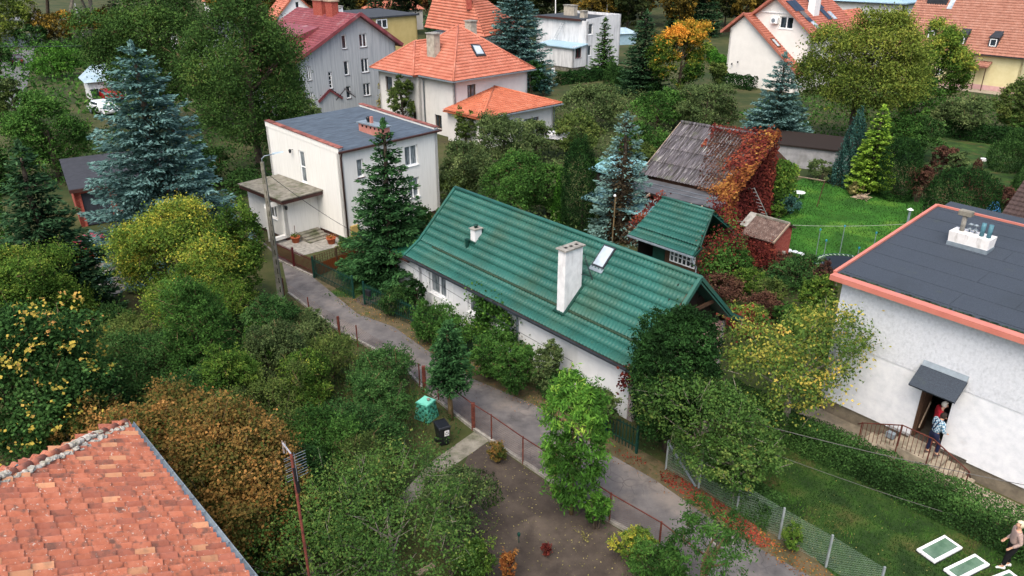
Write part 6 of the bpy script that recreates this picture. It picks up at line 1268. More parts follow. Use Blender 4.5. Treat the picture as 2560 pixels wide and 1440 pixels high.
lid = MB().box(-.35, -.35, hN, .35, .35, hN + .06).obj('lid', MATS['mint'], t, bevel=.02); mat('mint_light', ['#6cc4ae', '#80d2bd'], rough=.5); MB().box(-.3, -.3, hN + .06, .3, .3, hN + .075).obj('lid_panel', MATS['mint_light'], lid)
st_ = blob('stone', MATS['concrete'], [(0, 0, .05)], [.09], None); st_.location = (cb[0] + .1, cb[1] + .02, (hN + .075) * .86); tag(st_, 'grey stone lying on the compost bin lid', 'stone')
# wheelie bin
wb_ = P(1107, 1108); t = thing('wheelie_bin', 'black wheeled bin with a white recycling sticker, next to the garden path', 'bin', tuple(wb_), R(28)); t.scale = (.84, .84, .88)
MB().hexa([(-.2, -.24, .06), (.2, -.24, .06), (.2, .22, .06), (-.2, .22, .06)], [(-.27, -.32, .92), (.27, -.32, .92), (.27, .32, .92), (-.27, .32, .92)]).obj('body', MATS['black_plastic'], t, bevel=.02)
lid = MB().hexa([(-.3, -.36, .92), (.3, -.36, .92), (.3, .34, .92), (-.3, .34, .92)], [(-.26, -.32, 1.0), (.26, -.32, 1.0), (.26, .26, 1.02), (-.26, .26, 1.02)]).obj('lid', MATS['black_plastic'], t, bevel=.015); MB().bar((-.28, .4, .93), (.28, .4, .93), .035).obj('handle', MATS['black_plastic'], t)
for x in (-.24, .24): MB().tube([(x - .03, .26, .1), (x + .03, .26, .1)], .1, 12).obj('wheel', MATS['black_plastic'], t)
sp_ = MB().hexa([(-.02, -.292, .52), (.2, -.292, .52), (.2, -.285, .52), (-.02, -.285, .52)], [(-.02, -.318, .8), (.2, -.318, .8), (.2, -.311, .8), (-.02, -.311, .8)]).obj('sticker', MATS['white_paint'], t)
m_ = MB()
for k in range(3):       # three chasing arrows
    a0_ = R(90 + 120 * k); c = np.array([.09, -.309, .66]); pt = lambda a, r: c + np.array([math.cos(a) * r, -.0, math.sin(a) * r]) + np.array([0, -(math.sin(a) * r) * .093, 0]) - (0, .004, 0)
    m_.bar(pt(a0_ - .75, .075), pt(a0_ + .35, .075), .016, .006, up=(0, 1, 0)); m_.add([pt(a0_ + .25, .1), pt(a0_ + .25, .045), pt(a0_ + .8, .075)], [(0, 1, 2)])
m_.obj('recycling_symbol', MATS['near_black'], sp_)
# window sashes lying on the lawn
def sash(label, px, corners=None):
    ps = [P(*c, .1) for c in px]; c = np.mean(ps, 0); d = ps[1] - ps[0]; rz = math.atan2(d[1], d[0]); w_ = (np.linalg.norm(ps[1] - ps[0]) + np.linalg.norm(ps[2] - ps[3])) / 2; h_ = (np.linalg.norm(ps[2] - ps[1]) + np.linalg.norm(ps[3] - ps[0])) / 2
    t = thing('window_sash', label, 'window', (c[0], c[1], 0), rz); w_ /= 2; h_ /= 2; f_ = .09
    for k_, b in enumerate(((-w_, -h_, w_, -h_ + f_), (-w_, h_ - f_, w_, h_), (-w_, -h_ + f_, -w_ + f_, h_ - f_), (w_ - f_, -h_ + f_, w_, h_ - f_))): MB().box(b[0], b[1], .03, b[2], b[3], .11).obj('frame', MATS['pvc_white'], t, bevel=.008)
    MB().box(-w_ - .02, -h_ - .02, .0, w_ + .02, h_ + .02, .03).obj('seal', MATS['black_plastic'], t); MB().box(-w_ + f_, -h_ + f_, .09, w_ - f_, h_ - f_, .102).obj('pane', MATS['glass_green'], t); return t
mat('glass_green', ['#3d5a4a', '#56735f', '#6a8474'], scale=2.5, rough=.12, spec=.7)
sash('white window sash lying on the lawn, the farthest one from the camera', ((2293, 1372), (2364, 1336), (2404, 1370), (2336, 1406)))
sash('white window sash lying on the lawn, the middle one of three', ((2361, 1421), (2437, 1384), (2474, 1410), (2395, 1452)))
sash('white window sash half cut by the bottom edge of the photo', ((2468, 1445), (2520, 1425), (2560, 1450), (2505, 1480)))
# manhole cover
mh = P(1806, 1350); t = thing('manhole_cover', 'round iron manhole cover in the lane', 'manhole cover', (mh[0], mh[1], .012)); mat('iron', ['#3a3635', '#4c4745'], scale=8, rough=.7, metal=.3)
MB().lathe([(.36, .0), (.36, .012), (.31, .014), (.31, .008)], 28).obj('rim', MATS['concrete'], t); MB().lathe([(.3, .0), (.3, .014), (.29, .018)], 28).obj('lid', MATS['iron'], t)
m_ = MB()
for i in range(-4, 5):
    for j in range(-4, 5):
        if i * i + j * j < 17: m_.box(i * .06 - .018, j * .06 - .018, .017, i * .06 + .018, j * .06 + .018, .024)
tag(m_.obj('studs', MATS['iron'], t), kind='stuff')
# wood offcut, solar stake light
o = MB().box(-.3, -.09, 0, .3, .09, .05).obj('timber_offcut', MATS['wood_pale']); o.location = P(1063, 1425); o.rotation_euler = (0, 0, R(40)); tag(o, 'pale timber offcut lying under the apple tree at the bottom', 'plank')
t = thing('garden_stake', 'small dark green stake light standing in the bare soil', 'stake', tuple(P(1297, 1357))); MB().bar((0, 0, 0), (0, 0, .3), .02).obj('stem', MATS['picket_green'], t); MB().lathe([(.04, .28), (.05, .3), (.05, .38), (.02, .42)], 8).obj('head', MATS['picket_green'], t)
# trampoline
tr = P(2105, 683); t = thing('trampoline', 'round dark trampoline with thin net poles, at the back lawn edge', 'trampoline', tuple(P(2110, 690)), 0)
MB().lathe([(1.45, .62), (1.45, .66), (.01, .66)], 32).obj('mat', MATS['black_plastic'], t); mat('pale_green', ['#9fb3a0', '#b9c9b9'], rough=.6)
for i in range(40): a = i * math.pi / 20; MB().bar((1.46 * math.cos(a), 1.46 * math.sin(a), .67), (1.62 * math.cos(a + .05), 1.62 * math.sin(a + .05), .67), .03).obj('spring', MATS['pale_green'], t)
MB().tube([(1.65 * math.cos(i * math.pi / 16), 1.65 * math.sin(i * math.pi / 16), .66) for i in range(33)], .035, 6).obj('ring', MATS['picket_green'], t); mat('teal_cap', ['#1f6f86', '#2f8ba3'], rough=.5)
for i in range(6):
    a = i * math.pi / 3 + .35; x, y = 1.7 * math.cos(a), 1.7 * math.sin(a); q = MB().tube([(x, y, 0), (x, y, 2.3)], .018, 5).obj('net_pole', MATS['zinc'], t); MB().lathe([(.02, 2.28), (.05, 2.3), (.05, 2.38), (.02, 2.4)], 8, (x, y, 0)).obj('pole_cap', MATS['teal_cap'], q)
# capped concrete post, clothes line post, bent pipes, table, white rags
c0 = P(2268, 560); t = thing('capped_flue', 'grey flue pipe with a white cone cap behind the big flat roof', 'flue', tuple(c0)); ztp = PY(2274, 520, c0[1])[2]
MB().tube([(0, 0, 0), (0, 0, ztp - .15)], .08, 8).obj('pipe', MATS['zinc'], t); MB().lathe([(.2, ztp - .12), (.02, ztp)], 10).obj('cone_cap', MATS['white_paint'], t)
for lab, bx, by, ty in (('left bent pipe behind the flat roof', 2302, 540, 511), ('right bent pipe with a hooked end behind the flat roof', 2313, 538, 499)):
    c0 = P(bx, by); z_ = PY(bx, ty, c0[1])[2]; o = MB().tube([(0, 0, 0), (.05, 0, z_ - .1), (.1, 0, z_), (.35, .05, z_ + .05)] if 'hooked' in lab else [(0, 0, 0), (.08, 0, z_)], .035, 6).obj('bent_pipe', MATS['wood_pale']); o.location = c0; tag(o, lab, 'pipe')
c0 = P(2042, 517); z_ = PY(2052, 452, c0[1])[2]; t = thing('clothes_line_post', 'T shaped clothes line post on the back lawn', 'post', tuple(c0)); MB().tube([(0, 0, 0), (.25, 0, z_)], .035, 6).obj('post', MATS['wood_brown'], t)
c1 = PY(1972, 437, c0[1] + 3.2); MB().bar((.25, 0, z_), c1 - c0, .05).obj('rail', MATS['wood_pale'], t)
c0 = P(1997, 495); t = thing('round_garden_table', 'white round table top standing on the back lawn', 'table', tuple(c0)); MB().lathe([(.36, .4), (.4, .41), (.4, .44), (.3, .445)], 20).obj('table_top', MATS['white_paint'], t); MB().tube([(0, 0, 0), (0, 0, .4)], .04, 8).obj('leg', MATS['white_paint'], t)
o = MB().lathe([(.2, 0), (.25, .02), (.25, .2), (.2, .22)], 12).obj('white_bucket', MATS['white_paint']); o.location = P(2458, 402); tag(o, 'white bucket on the far meadow near the round hedges', 'bucket')
mat('rag', ['#aeb8bf', '#d4dadd'], scale=10, rough=.9); gg = np.random.default_rng(8)
o = blob('plastic_sheet', MATS['rag'], [(gg.uniform(-.7, .7), gg.uniform(-.12, .12), .08) for _ in range(14)], gg.uniform(.12, .22, 14), None, 3); o.location = P(1980, 632); o.rotation_euler = (0, 0, R(-35)); tag(o, 'crumpled pale plastic sheet on the back lawn beside the brick hut', 'sheet')
t = thing('branch_pile', 'heap of dry branches on the back lawn', 'branches', tuple(P(2152, 497)))
for i in range(40):
    a = gg.uniform(0, 6.3); l_ = gg.uniform(.3, .8); MB().tube([(gg.normal(0, .1), gg.normal(0, .1), gg.uniform(.02, .3)), (math.cos(a) * l_, math.sin(a) * l_, gg.uniform(.02, .35))], gg.uniform(.015, .03), 4).obj('branch', MATS['wood_pale'], t)
ladder('white metal ladder leaning on the creeper covered barn gable', PY(1915, 548, P(1915, 550)[1] - .6), PY(1877, 468, 46.6), .45, 9, MATS['bright_metal'], (.75, -.65, 0))
mat('canopy_white', ['#cfd2d6', '#e6e8ea'], rough=.6)
c0 = P(1393, 392); t = thing('garden_canopy', 'white garden canopy among the orchard trees', 'canopy', tuple(c0), R(-30))
MB().hexa([(-1.3, -.8, 1.7), (1.3, -.8, 1.7), (1.3, .8, 1.7), (-1.3, .8, 1.7)], [(-1.0, -.4, 2.1), (1.0, -.4, 2.1), (1.0, .5, 2.1), (-1.0, .5, 2.1)]).obj('roof', MATS['canopy_white'], t)
for x in (-1.2, 1.2):
    for y in (-.7, .7): MB().bar((x, y, 0), (x, y, 1.7), .05).obj('leg', MATS['picket_green'], t)
t = thing('blue_barrel', 'blue barrel behind the brown centred spruce', 'barrel', tuple(P(1612, 445))); mat('blue', ['#12306b', '#1c4288'], rough=.4); MB().lathe([(.25, 0), (.3, .05), (.3, .85), (.25, .9)], 12).obj('body', MATS['blue'], t, smooth=True)
bp_ = P(1530, 612); t = thing('wooden_pole', 'thin brown wooden pole with a white insulator before the spruce', 'pole', tuple(bp_)); pz = PY(1538, 492, bp_[1])[2]; MB().tube([(0, 0, 0), (.05, 0, pz)], .045, 6).obj('pole', MATS['bark_tan'], t); MB().lathe([(.03, pz), (.09, pz + .05), (.05, pz + .15)], 8).obj('insulator', MATS['white_paint'], t)
for lab, bx, by, tx, ty in (('left concrete pole of the pair before the grey house', 765, 285, 762, 165), ('right concrete pole of the pair before the grey house', 778, 285, 770, 185)):
    c0 = P(bx, by); c1 = PY(tx, ty, c0[1]); o = MB().tube([(0, 0, 0), c1 - c0], .12, 6).obj('concrete_pole', MATS['old_concrete']); o.location = c0; tag(o, lab, 'pole')
for lab, bx, by, tx, ty in (('far pale lamp post in front of the trees, top left', 212, 100, 187, 8), ('far white pole behind the white flat house', 1390, 40, 1389, -30), ('thin far pole behind the trees, right of the white flat house', 1518, 40, 1519, -30)):
    c0 = P(bx, by) if by > 60 else PY(bx, by, 150); c1 = PY(tx, ty, c0[1]); o = MB().tube([(0, 0, -4), c1 - c0], .1, 6).obj('far_pole', MATS['white_paint']); o.location = c0; tag(o, lab, 'pole')
for lab, bx, by, ty in (('thick concrete fence post among the bushes before the corrugated hut', 1953, 670, 628), ('concrete fence post at the corner of the big white house', 2083, 728, 672)):
    c0 = P(bx, by); o = MB().box(-.09, -.07, 0, .09, .07, PY(bx, ty, c0[1])[2]).obj('concrete_post', MATS['concrete'], bevel=.01); o.location = c0; tag(o, lab, 'post')
# blue playhouse behind the flat roof
c0 = P(2480, 540); t = thing('blue_playhouse', 'blue play tent behind a small lattice fence, beyond the flat roof', 'play tent', tuple(c0)); mat('sky_blue', ['#2f6fa8', '#4b8bc0'], rough=.5)
MB().hexa([(-.5, -.4, 0), (.5, -.4, 0), (.5, .4, 0), (-.5, .4, 0)], [(-.15, -.1, 1.0), (.15, -.1, 1.0), (.15, .1, 1.0), (-.15, .1, 1.0)]).obj('tent', MATS['sky_blue'], t)
c0 = P(2475, 553); t = thing('lattice_fence', 'small white lattice fence before the blue play tent', 'fence', tuple(c0), R(-30))
for i in range(9): x = -1 + i * .25; MB().bar((x, 0, 0), (x + .4, 0, .7), .03).obj('slat', MATS['white_paint'], t); MB().bar((x + .4, .02, 0), (x, .02, .7), .03).obj('slat', MATS['white_paint'], t)
# grey gas box things on the railing landing; white chair set at the ladder house
c0 = P(1385, 188); t = thing('garden_chair', 'white garden chair under the wall of the white flat house with the ladder', 'chair', tuple(c0), R(30)); MB().box(-.25, -.25, .4, .25, .25, .45).obj('seat', MATS['white_paint'], t); MB().box(-.25, .22, .45, .25, .27, .95).obj('backrest', MATS['white_paint'], t)
for x in (-.22, .22):
    for y in (-.22, .22): MB().bar((x, y, 0), (x, y, .4), .04).obj('leg', MATS['white_paint'], t)
# cars
def car(label, p, rz, m, sedan=True):
    t = thing('parked_car', label, 'car', tuple(p), rz)
    prof = [(-2.1, .35), (-2.15, .75), (-1.95, .95), (-1.5, 1.0), (-1.15, 1.4), (.35, 1.45), (.95, 1.05), (1.9, .85), (2.15, .6), (2.1, .35)]
    b = MB(); n = len(prof); ins = lambda z: .85 - max(0, z - .95) * .35
    b.add([(x, -ins(z), z) for x, z in prof] + [(x, ins(z), z) for x, z in prof], [tuple(range(n)), tuple(range(n, 2 * n))[::-1]] + [(i, n + i, n + (i + 1) % n, (i + 1) % n) for i in range(n)]); b.obj('body', MATS[m], t, bevel=.05)
    MB().hexa([(-1.5, -.72, 1.03), (-1.5, .72, 1.03), (-1.2, .68, 1.36), (-1.2, -.68, 1.36)], [(-1.53, -.72, 1.04), (-1.53, .72, 1.04), (-1.23, .68, 1.38), (-1.23, -.68, 1.38)]).obj('rear_window', MATS['glass_dark'], t); MB().box(-1.05, -.8, 1.05, .5, .8, 1.34).obj('side_window', MATS['glass_dark'], t)
    mat('tail_red', ['#8a1414', '#a02020'], rough=.3)
    for s_ in (-1, 1): MB().box(-2.17, s_ * .6 - .17, .68, -2.1, s_ * .6 + .17, .85).obj('tail_light', MATS['tail_red'], t)
    MB().box(-2.18, -.26, .62, -2.14, .26, .74).obj('number_plate', MATS['white_paint'], t)
    for x in (-1.3, 1.35):
        for s_ in (-1, 1): w_ = MB().tube([(x, s_ * .62, .33), (x, s_ * .86, .33)], .33, 16).obj('wheel', MATS['black_plastic'], t); MB().tube([(x, s_ * .8, .33), (x, s_ * .875, .33)], .19, 12).obj('rim', MATS['zinc'], w_)
mat('car_maroon', ['#2a0f1c', '#3a1626'], rough=.25, spec=.7); mat('car_white', ['#c9ced6', '#e2e6ea'], rough=.25, spec=.7); mat('car_red', ['#7a1414', '#961c1c'], rough=.25, spec=.7)
c0 = P(42, 161); car('dark maroon car seen from behind on the far street, top left', c0, math.atan2(c0[1], c0[0]) + .05, 'car_maroon')
c0 = P(262, 285); car('white car half hidden behind the big blue spruce', c0, R(-40), 'car_white')
c0 = P(262, 262); car('dark red car beyond the white one, behind the big blue spruce', c0 + np.array([-.5, 2.5, 0]), R(-40), 'car_red')
c0 = P(250, 645); car('dark car in the yard between the two left spruces', c0, R(60), 'car_red')
# grey gate panels on the far street
c0 = P(60, 118); t = thing('metal_gate', 'grey metal gate panels at the end of the far street', 'gate', tuple(c0), R(20))
for i in range(6): MB().box(-3 + i * 1.0, -.03, .1, -2.05 + i * 1.0, .03, 2.2).obj('gate_panel', MATS['zinc'], t)

# ---------------------------------------------------------------- people
def figure(label, p, rz, joints, skin='#c49a80', top=None, legs=None, shoes='#d8d8d8', hair='#d9cfb2', topcol='#b59a8e', legcol='#0f1013', bib=None, z=0., bun=False, check=False):
    """joints: dict of body points in metres, one continuous skinned body, clothes over it"""
    t = thing('person', label, 'person', (p[0], p[1], z), rz); J = {k: np.array(v, float) for k, v in joints.items()}
    mat('skin' + skin, [skin], rough=.6); 
    def skinned(name, nodes, edges, rad, m, sub=2, root=0):
        me = bpy.data.meshes.new(name); me.from_pydata([tuple(n) for n in nodes], edges, []); o = link(name, me, m, t); s = o.modifiers.new('skin', 'SKIN'); s.use_smooth_shade = True
        for i, r in enumerate(rad): me.skin_vertices[0].data[i].radius = (r, r) if not hasattr(r, '__len__') else r
        me.skin_vertices[0].data[root].use_root = True; u_ = o.modifiers.new('sub', 'SUBSURF'); u_.levels = sub; u_.render_levels = sub; return o
    N, E, Rr = [], [], []
    def add(pt, r, par=None): N.append(np.array(pt, float)); Rr.append(r); i = len(N) - 1; E.append((par, i)) if par is not None else None; return i
    pel = add(J['pelvis'], (.125, .095)); wa_ = add(J['pelvis'] * .5 + J['chest'] * .5, (.105, .08), pel); che = add(J['chest'], (.13, .09), wa_); nk = add(J['neck'], .055, che); hb_ = add(J['neck'] * .45 + J['head'] * .55, .06, nk); hd = add(J['head'], (.085, .1), hb_); ht = add(J['head'] + (0, 0, .09), (.06, .07), hd)
    fw_ = np.array([0, 1, 0]); no_ = add(J['head'] + fw_ * .095 + (0, 0, -.01), .014, hd)
    for s_ in ('l', 'r'):
        sh = add(J['sh' + s_], .06, che); el = add(J['el' + s_], .042, sh); wr_ = add(J['wr' + s_], .028, el); d = J['wr' + s_] - J['el' + s_]; d /= np.linalg.norm(d); pm_ = add(J['wr' + s_] + d * .07, (.035, .016), wr_); sd = nrm(np.cross(d, (0, .3, 1.)))
        for k in range(4): b_ = add(J['wr' + s_] + d * .1 + sd * (.012 * (k - 1.5)) * 2, .009, pm_); add(N[b_] + d * (.05, .06, .055, .045)[k] + fw_ * .015, .007, b_)
        th_ = add(J['wr' + s_] + d * .05 + sd * .045, .01, wr_); add(N[th_] + d * .04, .008, th_)
        hp_ = add(J['hp' + s_], .085, pel); kn_ = add(J['kn' + s_], .055, hp_); an_ = add(J['an' + s_], .038, kn_); add(J['an' + s_] + (0, .12, -.05), (.04, .025), an_)
    body = skinned('body', N, E, Rr, MATS['skin' + skin])
    ea = MB(); 
    for s_ in (-1, 1): ea.lathe([(.001, -.03), (.015, -.02), (.02, 0), (.015, .02), (.001, .03)], 8, tuple(J['head'] + (s_ * .085, 0, 0)))
    ea.obj('ear', MATS['skin' + skin], t, smooth=True)
    ey = MB(); mat('eye', ['#1a1412'], rough=.3)
    for s_ in (-1, 1): c = J['head'] + (s_ * .032, .088, .02); ey.box(c[0] - .012, c[1] - .008, c[2] - .006, c[0] + .012, c[1] + .006, c[2] + .006)
    ey.obj('eye', MATS['eye'], t); mo = J['head'] + (0, .088, -.045); mat('lip', ['#8a4a42'], rough=.5); MB().box(mo[0] - .022, mo[1] - .006, mo[2] - .006, mo[0] + .022, mo[1] + .006, mo[2] + .006).obj('mouth', MATS['lip'], t)
    mat('cloth' + topcol, [topcol], scale=9, rough=.9, bump=.3) if not check else None
    n2 = [J['pelvis'] + (0, 0, -.04), (J['pelvis'] + J['chest']) / 2, J['chest'], J['neck'] * .55 + J['chest'] * .45, J['shl'], (J['shl'] + J['ell']) / 2, J['ell'], J['wrl'] - (J['wrl'] - J['ell']) * .06, J['shr'], (J['shr'] + J['elr']) / 2, J['elr'], J['wrr'] - (J['wrr'] - J['elr']) * .06]
    skinned('jacket', n2, [(0, 1), (1, 2), (2, 3), (2, 4), (4, 5), (5, 6), (6, 7), (2, 8), (8, 9), (9, 10), (10, 11)], [(.175, .145), (.17, .14), (.185, .14), (.085, .08), .085, .07, .06, .045, .085, .07, .06, .045], MATS['checked_shirt' if check else 'cloth' + topcol], root=2)
    mat('cloth' + legcol, [legcol], scale=9, rough=.9)
    n3 = [J['pelvis'] * (1, 1, 0) + (0, 0, J['pelvis'][2] + .0), J['hpl'] + (-.01, 0, -.12), J['knl'], J['anl'] + (0, 0, .05), J['hpr'] + (.01, 0, -.12), J['knr'], J['anr'] + (0, 0, .05), J['pelvis'] * .7 + J['chest'] * .3]
    skinned('trousers', n3, [(0, 1), (1, 2), (2, 3), (0, 4), (4, 5), (5, 6), (0, 7)], [(.165, .135), (.1, .11), .075, .06, (.1, .11), .075, .06, (.155, .13)], MATS['cloth' + legcol])
    if bib: skinned('bib', [J['pelvis'] + (0, .02, .05), (J['pelvis'] + J['chest']) / 2 + (0, .03, 0), J['chest'] + (0, .045, .02)], [(0, 1), (1, 2)], [(.178, .135), (.16, .115), (.1, .1)], MATS['cloth' + legcol], sub=1)
    if bib:
        for s_ in (-1, 1): MB().tube([J['chest'] + (s_ * .08, .14, .05), J['chest'] + (s_ * .1, .07, .17), J['chest'] + (s_ * .08, -.1, .14), J['pelvis'] + (s_ * .04, -.14, .15)], .018, 6).obj('brace_strap', MATS['cloth' + legcol], t, smooth=True)
    mat('hair' + hair, [hair], scale=20, stretch=(1, 1, .3), rough=.7, bump=.5)
    bm = bmesh.new(); bmesh.ops.create_uvsphere(bm, u_segments=14, v_segments=10, radius=1)
    hc = J['head'] + (0, -.022, .035)
    for v in list(bm.verts):
        if v.co.y > .55 and v.co.z < .35 or v.co.z < -.75: bm.verts.remove(v)
    for v in bm.verts: v.co = Vector((v.co.x * .105, v.co.y * .125, v.co.z * .125)) + Vector(hc) + Vector(np.random.default_rng(1).normal(0, .003, 3))
    me = bpy.data.meshes.new('hair'); bm.to_mesh(me); bm.free(); me.polygons.foreach_set('use_smooth', [True] * len(me.polygons)); link('hair', me, MATS['hair' + hair], t)
    if bun: MB().lathe([(.01, -.05), (.045, -.03), (.055, 0), (.045, .035), (.01, .05)], 10, tuple(J['head'] + (0, -.15, .03))).obj('hair_bun', MATS['hair' + hair], t, smooth=True)
    mat('shoe' + shoes, [shoes], rough=.6)
    for s_ in ('l', 'r'):
        q = J['an' + s_]; MB().hexa([q + (-.045, -.08, -.085), q + (.045, -.08, -.085), q + (.05, .19, -.085), q + (-.05, .19, -.085)], [q + (-.04, -.07, .02), q + (.04, -.07, .02), q + (.035, .15, -.035), q + (-.035, .15, -.035)]).obj('shoe', MATS['shoe' + shoes], t, bevel=.02)
    return t
base = dict(pelvis=(0, 0, .93), chest=(0, 0, 1.28), neck=(0, -.01, 1.45), head=(0, .02, 1.6), shl=(-.18, 0, 1.38), shr=(.18, 0, 1.38), ell=(-.25, -.03, 1.1), elr=(.25, -.03, 1.1), wrl=(-.24, .08, .88), wrr=(.24, .08, .88), hpl=(-.09, 0, .88), hpr=(.09, 0, .88), knl=(-.1, .02, .48), knr=(.1, .02, .48), anl=(-.11, 0, .085), anr=(.11, 0, .085))
# woman on the lawn, looking away to the house, arms loosely forward
wp = P(2514, 1418); fw = dict(base); fw.update(wrl=(-.22, .12, .92), wrr=(.2, .14, .9), ell=(-.25, -.06, 1.12), elr=(.25, -.06, 1.12), anl=(-.08, .12, .085), knl=(-.09, .1, .48), anr=(.08, -.08, .085))
figure('woman with a blond hair bun, beige jacket and black trousers standing on the lawn', wp, R(75), fw, hair='#c9bfa3', topcol='#a08a82', legcol='#0c0d10', shoes='#dcdcdc', bun=True)
# checked shirt material for the man on the steps
m = bpy.data.materials.new('checked_shirt'); m.use_nodes = True; T_ = m.node_tree; tc = T_.nodes.new('ShaderNodeTexCoord').outputs['Object']; ck_ = T_.nodes.new('ShaderNodeTexChecker'); ck_.inputs['Scale'].default_value = 14; ck_.inputs[1].default_value = hexc('#b4c4cc'); ck_.inputs[2].default_value = hexc('#3f6f8c'); T_.links.new(tc, ck_.inputs[0]); T_.links.new(ck_.outputs[0], T_.nodes['Principled BSDF'].inputs['Base Color']); MATS['checked_shirt'] = m
mp_ = RF.fz(2327, 1128, .76); fm = dict(base); fm.update(pelvis=(0, 0, .95), chest=(.0, .08, 1.27), neck=(0, .12, 1.43), head=(0, .19, 1.55), shl=(-.2, .08, 1.37), shr=(.2, .08, 1.37), ell=(-.27, .1, 1.1), wrl=(-.2, .3, .98), elr=(.27, .06, 1.1), wrr=(.2, .26, .98), anl=(-.13, -.02, .085), anr=(.12, .16, .085), knr=(.11, .18, .5))
lp_ = RF.W(mp_[0], -.62, .68)
figure('man in a blue checked shirt and navy dungarees stepping out of the doorway', lp_, R(-80), fm, hair='#2a201a', topcol='#7fa0b0', legcol='#161c38', shoes='#4a4340', bib=True, z=.68, check=True)
fr_ = dict(base); fr_.update(chest=(.0, .05, 1.27), neck=(0, .09, 1.44), head=(0, .15, 1.56), wrl=(-.15, .25, 1.0), wrr=(.2, .2, .95))
lp2 = RF.W((ud0 + ud1) / 2 + .12, .12, .716)
figure('white haired man in a red jacket standing in the open doorway', lp2, R(-110), fr_, hair='#c8c4ba', topcol='#a82030', legcol='#16181c', shoes='#2a2624', z=.716)
t = thing('plastic_crate', 'small grey crate on the landing beside the door', 'crate', tuple(RF.W(la - .5, -.35, 0)), R(-50)); MB().box(-.15, -.1, .68 - .2, .15, .1, .68).obj('body', MATS['zinc'], t)

# ---------------------------------------------------------------- trees and shrubs
V = plant
# the big ones
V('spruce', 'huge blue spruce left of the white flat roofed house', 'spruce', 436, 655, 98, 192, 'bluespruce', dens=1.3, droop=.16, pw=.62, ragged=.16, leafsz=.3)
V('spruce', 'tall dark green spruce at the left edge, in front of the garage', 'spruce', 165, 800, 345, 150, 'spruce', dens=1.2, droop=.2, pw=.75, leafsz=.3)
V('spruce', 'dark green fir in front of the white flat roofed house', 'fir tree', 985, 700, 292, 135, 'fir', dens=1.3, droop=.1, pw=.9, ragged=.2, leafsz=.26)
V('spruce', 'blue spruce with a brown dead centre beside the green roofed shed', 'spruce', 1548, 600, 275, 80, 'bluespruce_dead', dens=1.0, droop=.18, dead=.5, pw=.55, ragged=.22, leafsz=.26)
V('spruce', 'blue spruce in front of the house with solar panels', 'spruce', 1930, 372, 128, 105, 'bluespruce', dens=1.3, droop=.16, pw=.85)
V('spruce', 'tall blue spruce right of the orange hip roof, cut by the top edge', 'spruce', 1290, 215, -70, 100, 'bluespruce', dens=1.2, pw=.6)
V('spruce', 'dark spruce left of the orange maple', 'spruce', 1603, 238, 22, 66, 'spruce', dens=1.1, pw=.6)
V('spruce', 'light green young spruce before the white flat house with the ladder', 'spruce', 1507, 195, 42, 38, 'hedge', dens=.9, pw=.7, ragged=.25)
V('broad', 'big dark walnut tree right behind the huge blue spruce', 'walnut tree', 655, 450, -20, 160, 'walnut', name='walnut_tree', dens=1.9, zlo=.12, lobes=14)
V('broad', 'big dark walnut tree, the left one of the pair behind the blue spruce', 'walnut tree', 430, 330, -30, 155, 'walnut', name='walnut_tree', dens=1.7, zlo=.1, lobes=14)
V('broad', 'third dark walnut tree, beside the poles of the grey gabled house', 'walnut tree', 690, 400, 40, 88, 'walnut', name='walnut_tree', dens=1., zlo=.05, lobes=9)
V('broad', 'large yellowing walnut tree between the solar panel house and the cream house', 'walnut tree', 2118, 368, 18, 140, 'walnut_yellow', name='walnut_tree', dens=1.5, zlo=.15, lobes=14, top=.25)
V('broad', 'yellow topped tree left of the cream house with dormers', 'tree', 2305, 300, 62, 82, 'yellowgreen', dens=1.1, zlo=.12, top=.45)
V('broad', 'maple with an orange crown top, centre right background', 'maple', 1695, 250, 45, 76, 'maple', name='maple_tree', dens=1.2, zlo=.08, top=.75)
V('broad', 'bushy small tree full of yellow leaves left of the lamp post', 'tree', 480, 800, 530, 165, 'yellow', dens=1.3, zlo=.1, top=.15, leafsz=.11)
V('broad', 'green tree with a few yellow leaves directly left of the lamp post', 'tree', 612, 795, 485, 66, 'yellowgreen', dens=1.2, zlo=.02, leafsz=.11)
V('broad', 'narrow peach tree with drooping leaves in the garden bed', 'peach tree', 1428, 1285, 912, 98, 'fresh', name='peach_tree', dens=1.7, zlo=.02, sprig=.25, lobes=12, droop=.9, ratio=.3, top=.2, leafsz=.17, irr=.12, bark='bark_tan', col=1, trunk=.06)
V('broad', 'big dark rounded yew at the right end of the green house', 'yew', 1668, 1125, 742, 128, 'yew', name='yew_tree', dens=2.2, zlo=.02, lobes=22, irr=.25, ratio=.4, leafsz=.13, col=1, sprig=.05, clump=.06, twigs=0)
V('dense', 'dark juniper column behind the long green roof', 'juniper', 1443, 575, 352, 42, 'yew', name='juniper_tree', shape='column', rough=.2)
V('dense', 'small dark thuja beside the juniper column', 'thuja', 1395, 560, 430, 22, 'thuja', name='thuja_tree', shape='cone')
V('broad', 'apple tree with yellow leaves between the yew and the big white house', 'apple tree', 1955, 1095, 780, 155, 'appleyellow', name='apple_tree', stretch=(1.15, .8, 20), dens=.42, zlo=.15, lobes=12, irr=.75, clump=.12, leafsz=.12, bark='bark_pale', sprig=.3)
V('broad', 'grey green apple tree leaning over the fence below the yew', 'apple tree', 1745, 1200, 955, 140, 'apple', name='apple_tree', dens=.6, zlo=.2, lobes=12, irr=.8, clump=.1, leafsz=.1, bark='bark_pale', sprig=.35, stretch=(1.3, .7, -47))
V('broad', 'lower grey green apple crown above the grey posted fence', 'apple tree', 1830, 1255, 1080, 105, 'apple', name='apple_tree', dens=.7, zlo=.25, irr=.7, leafsz=.1, bark='bark_pale', sprig=.3)
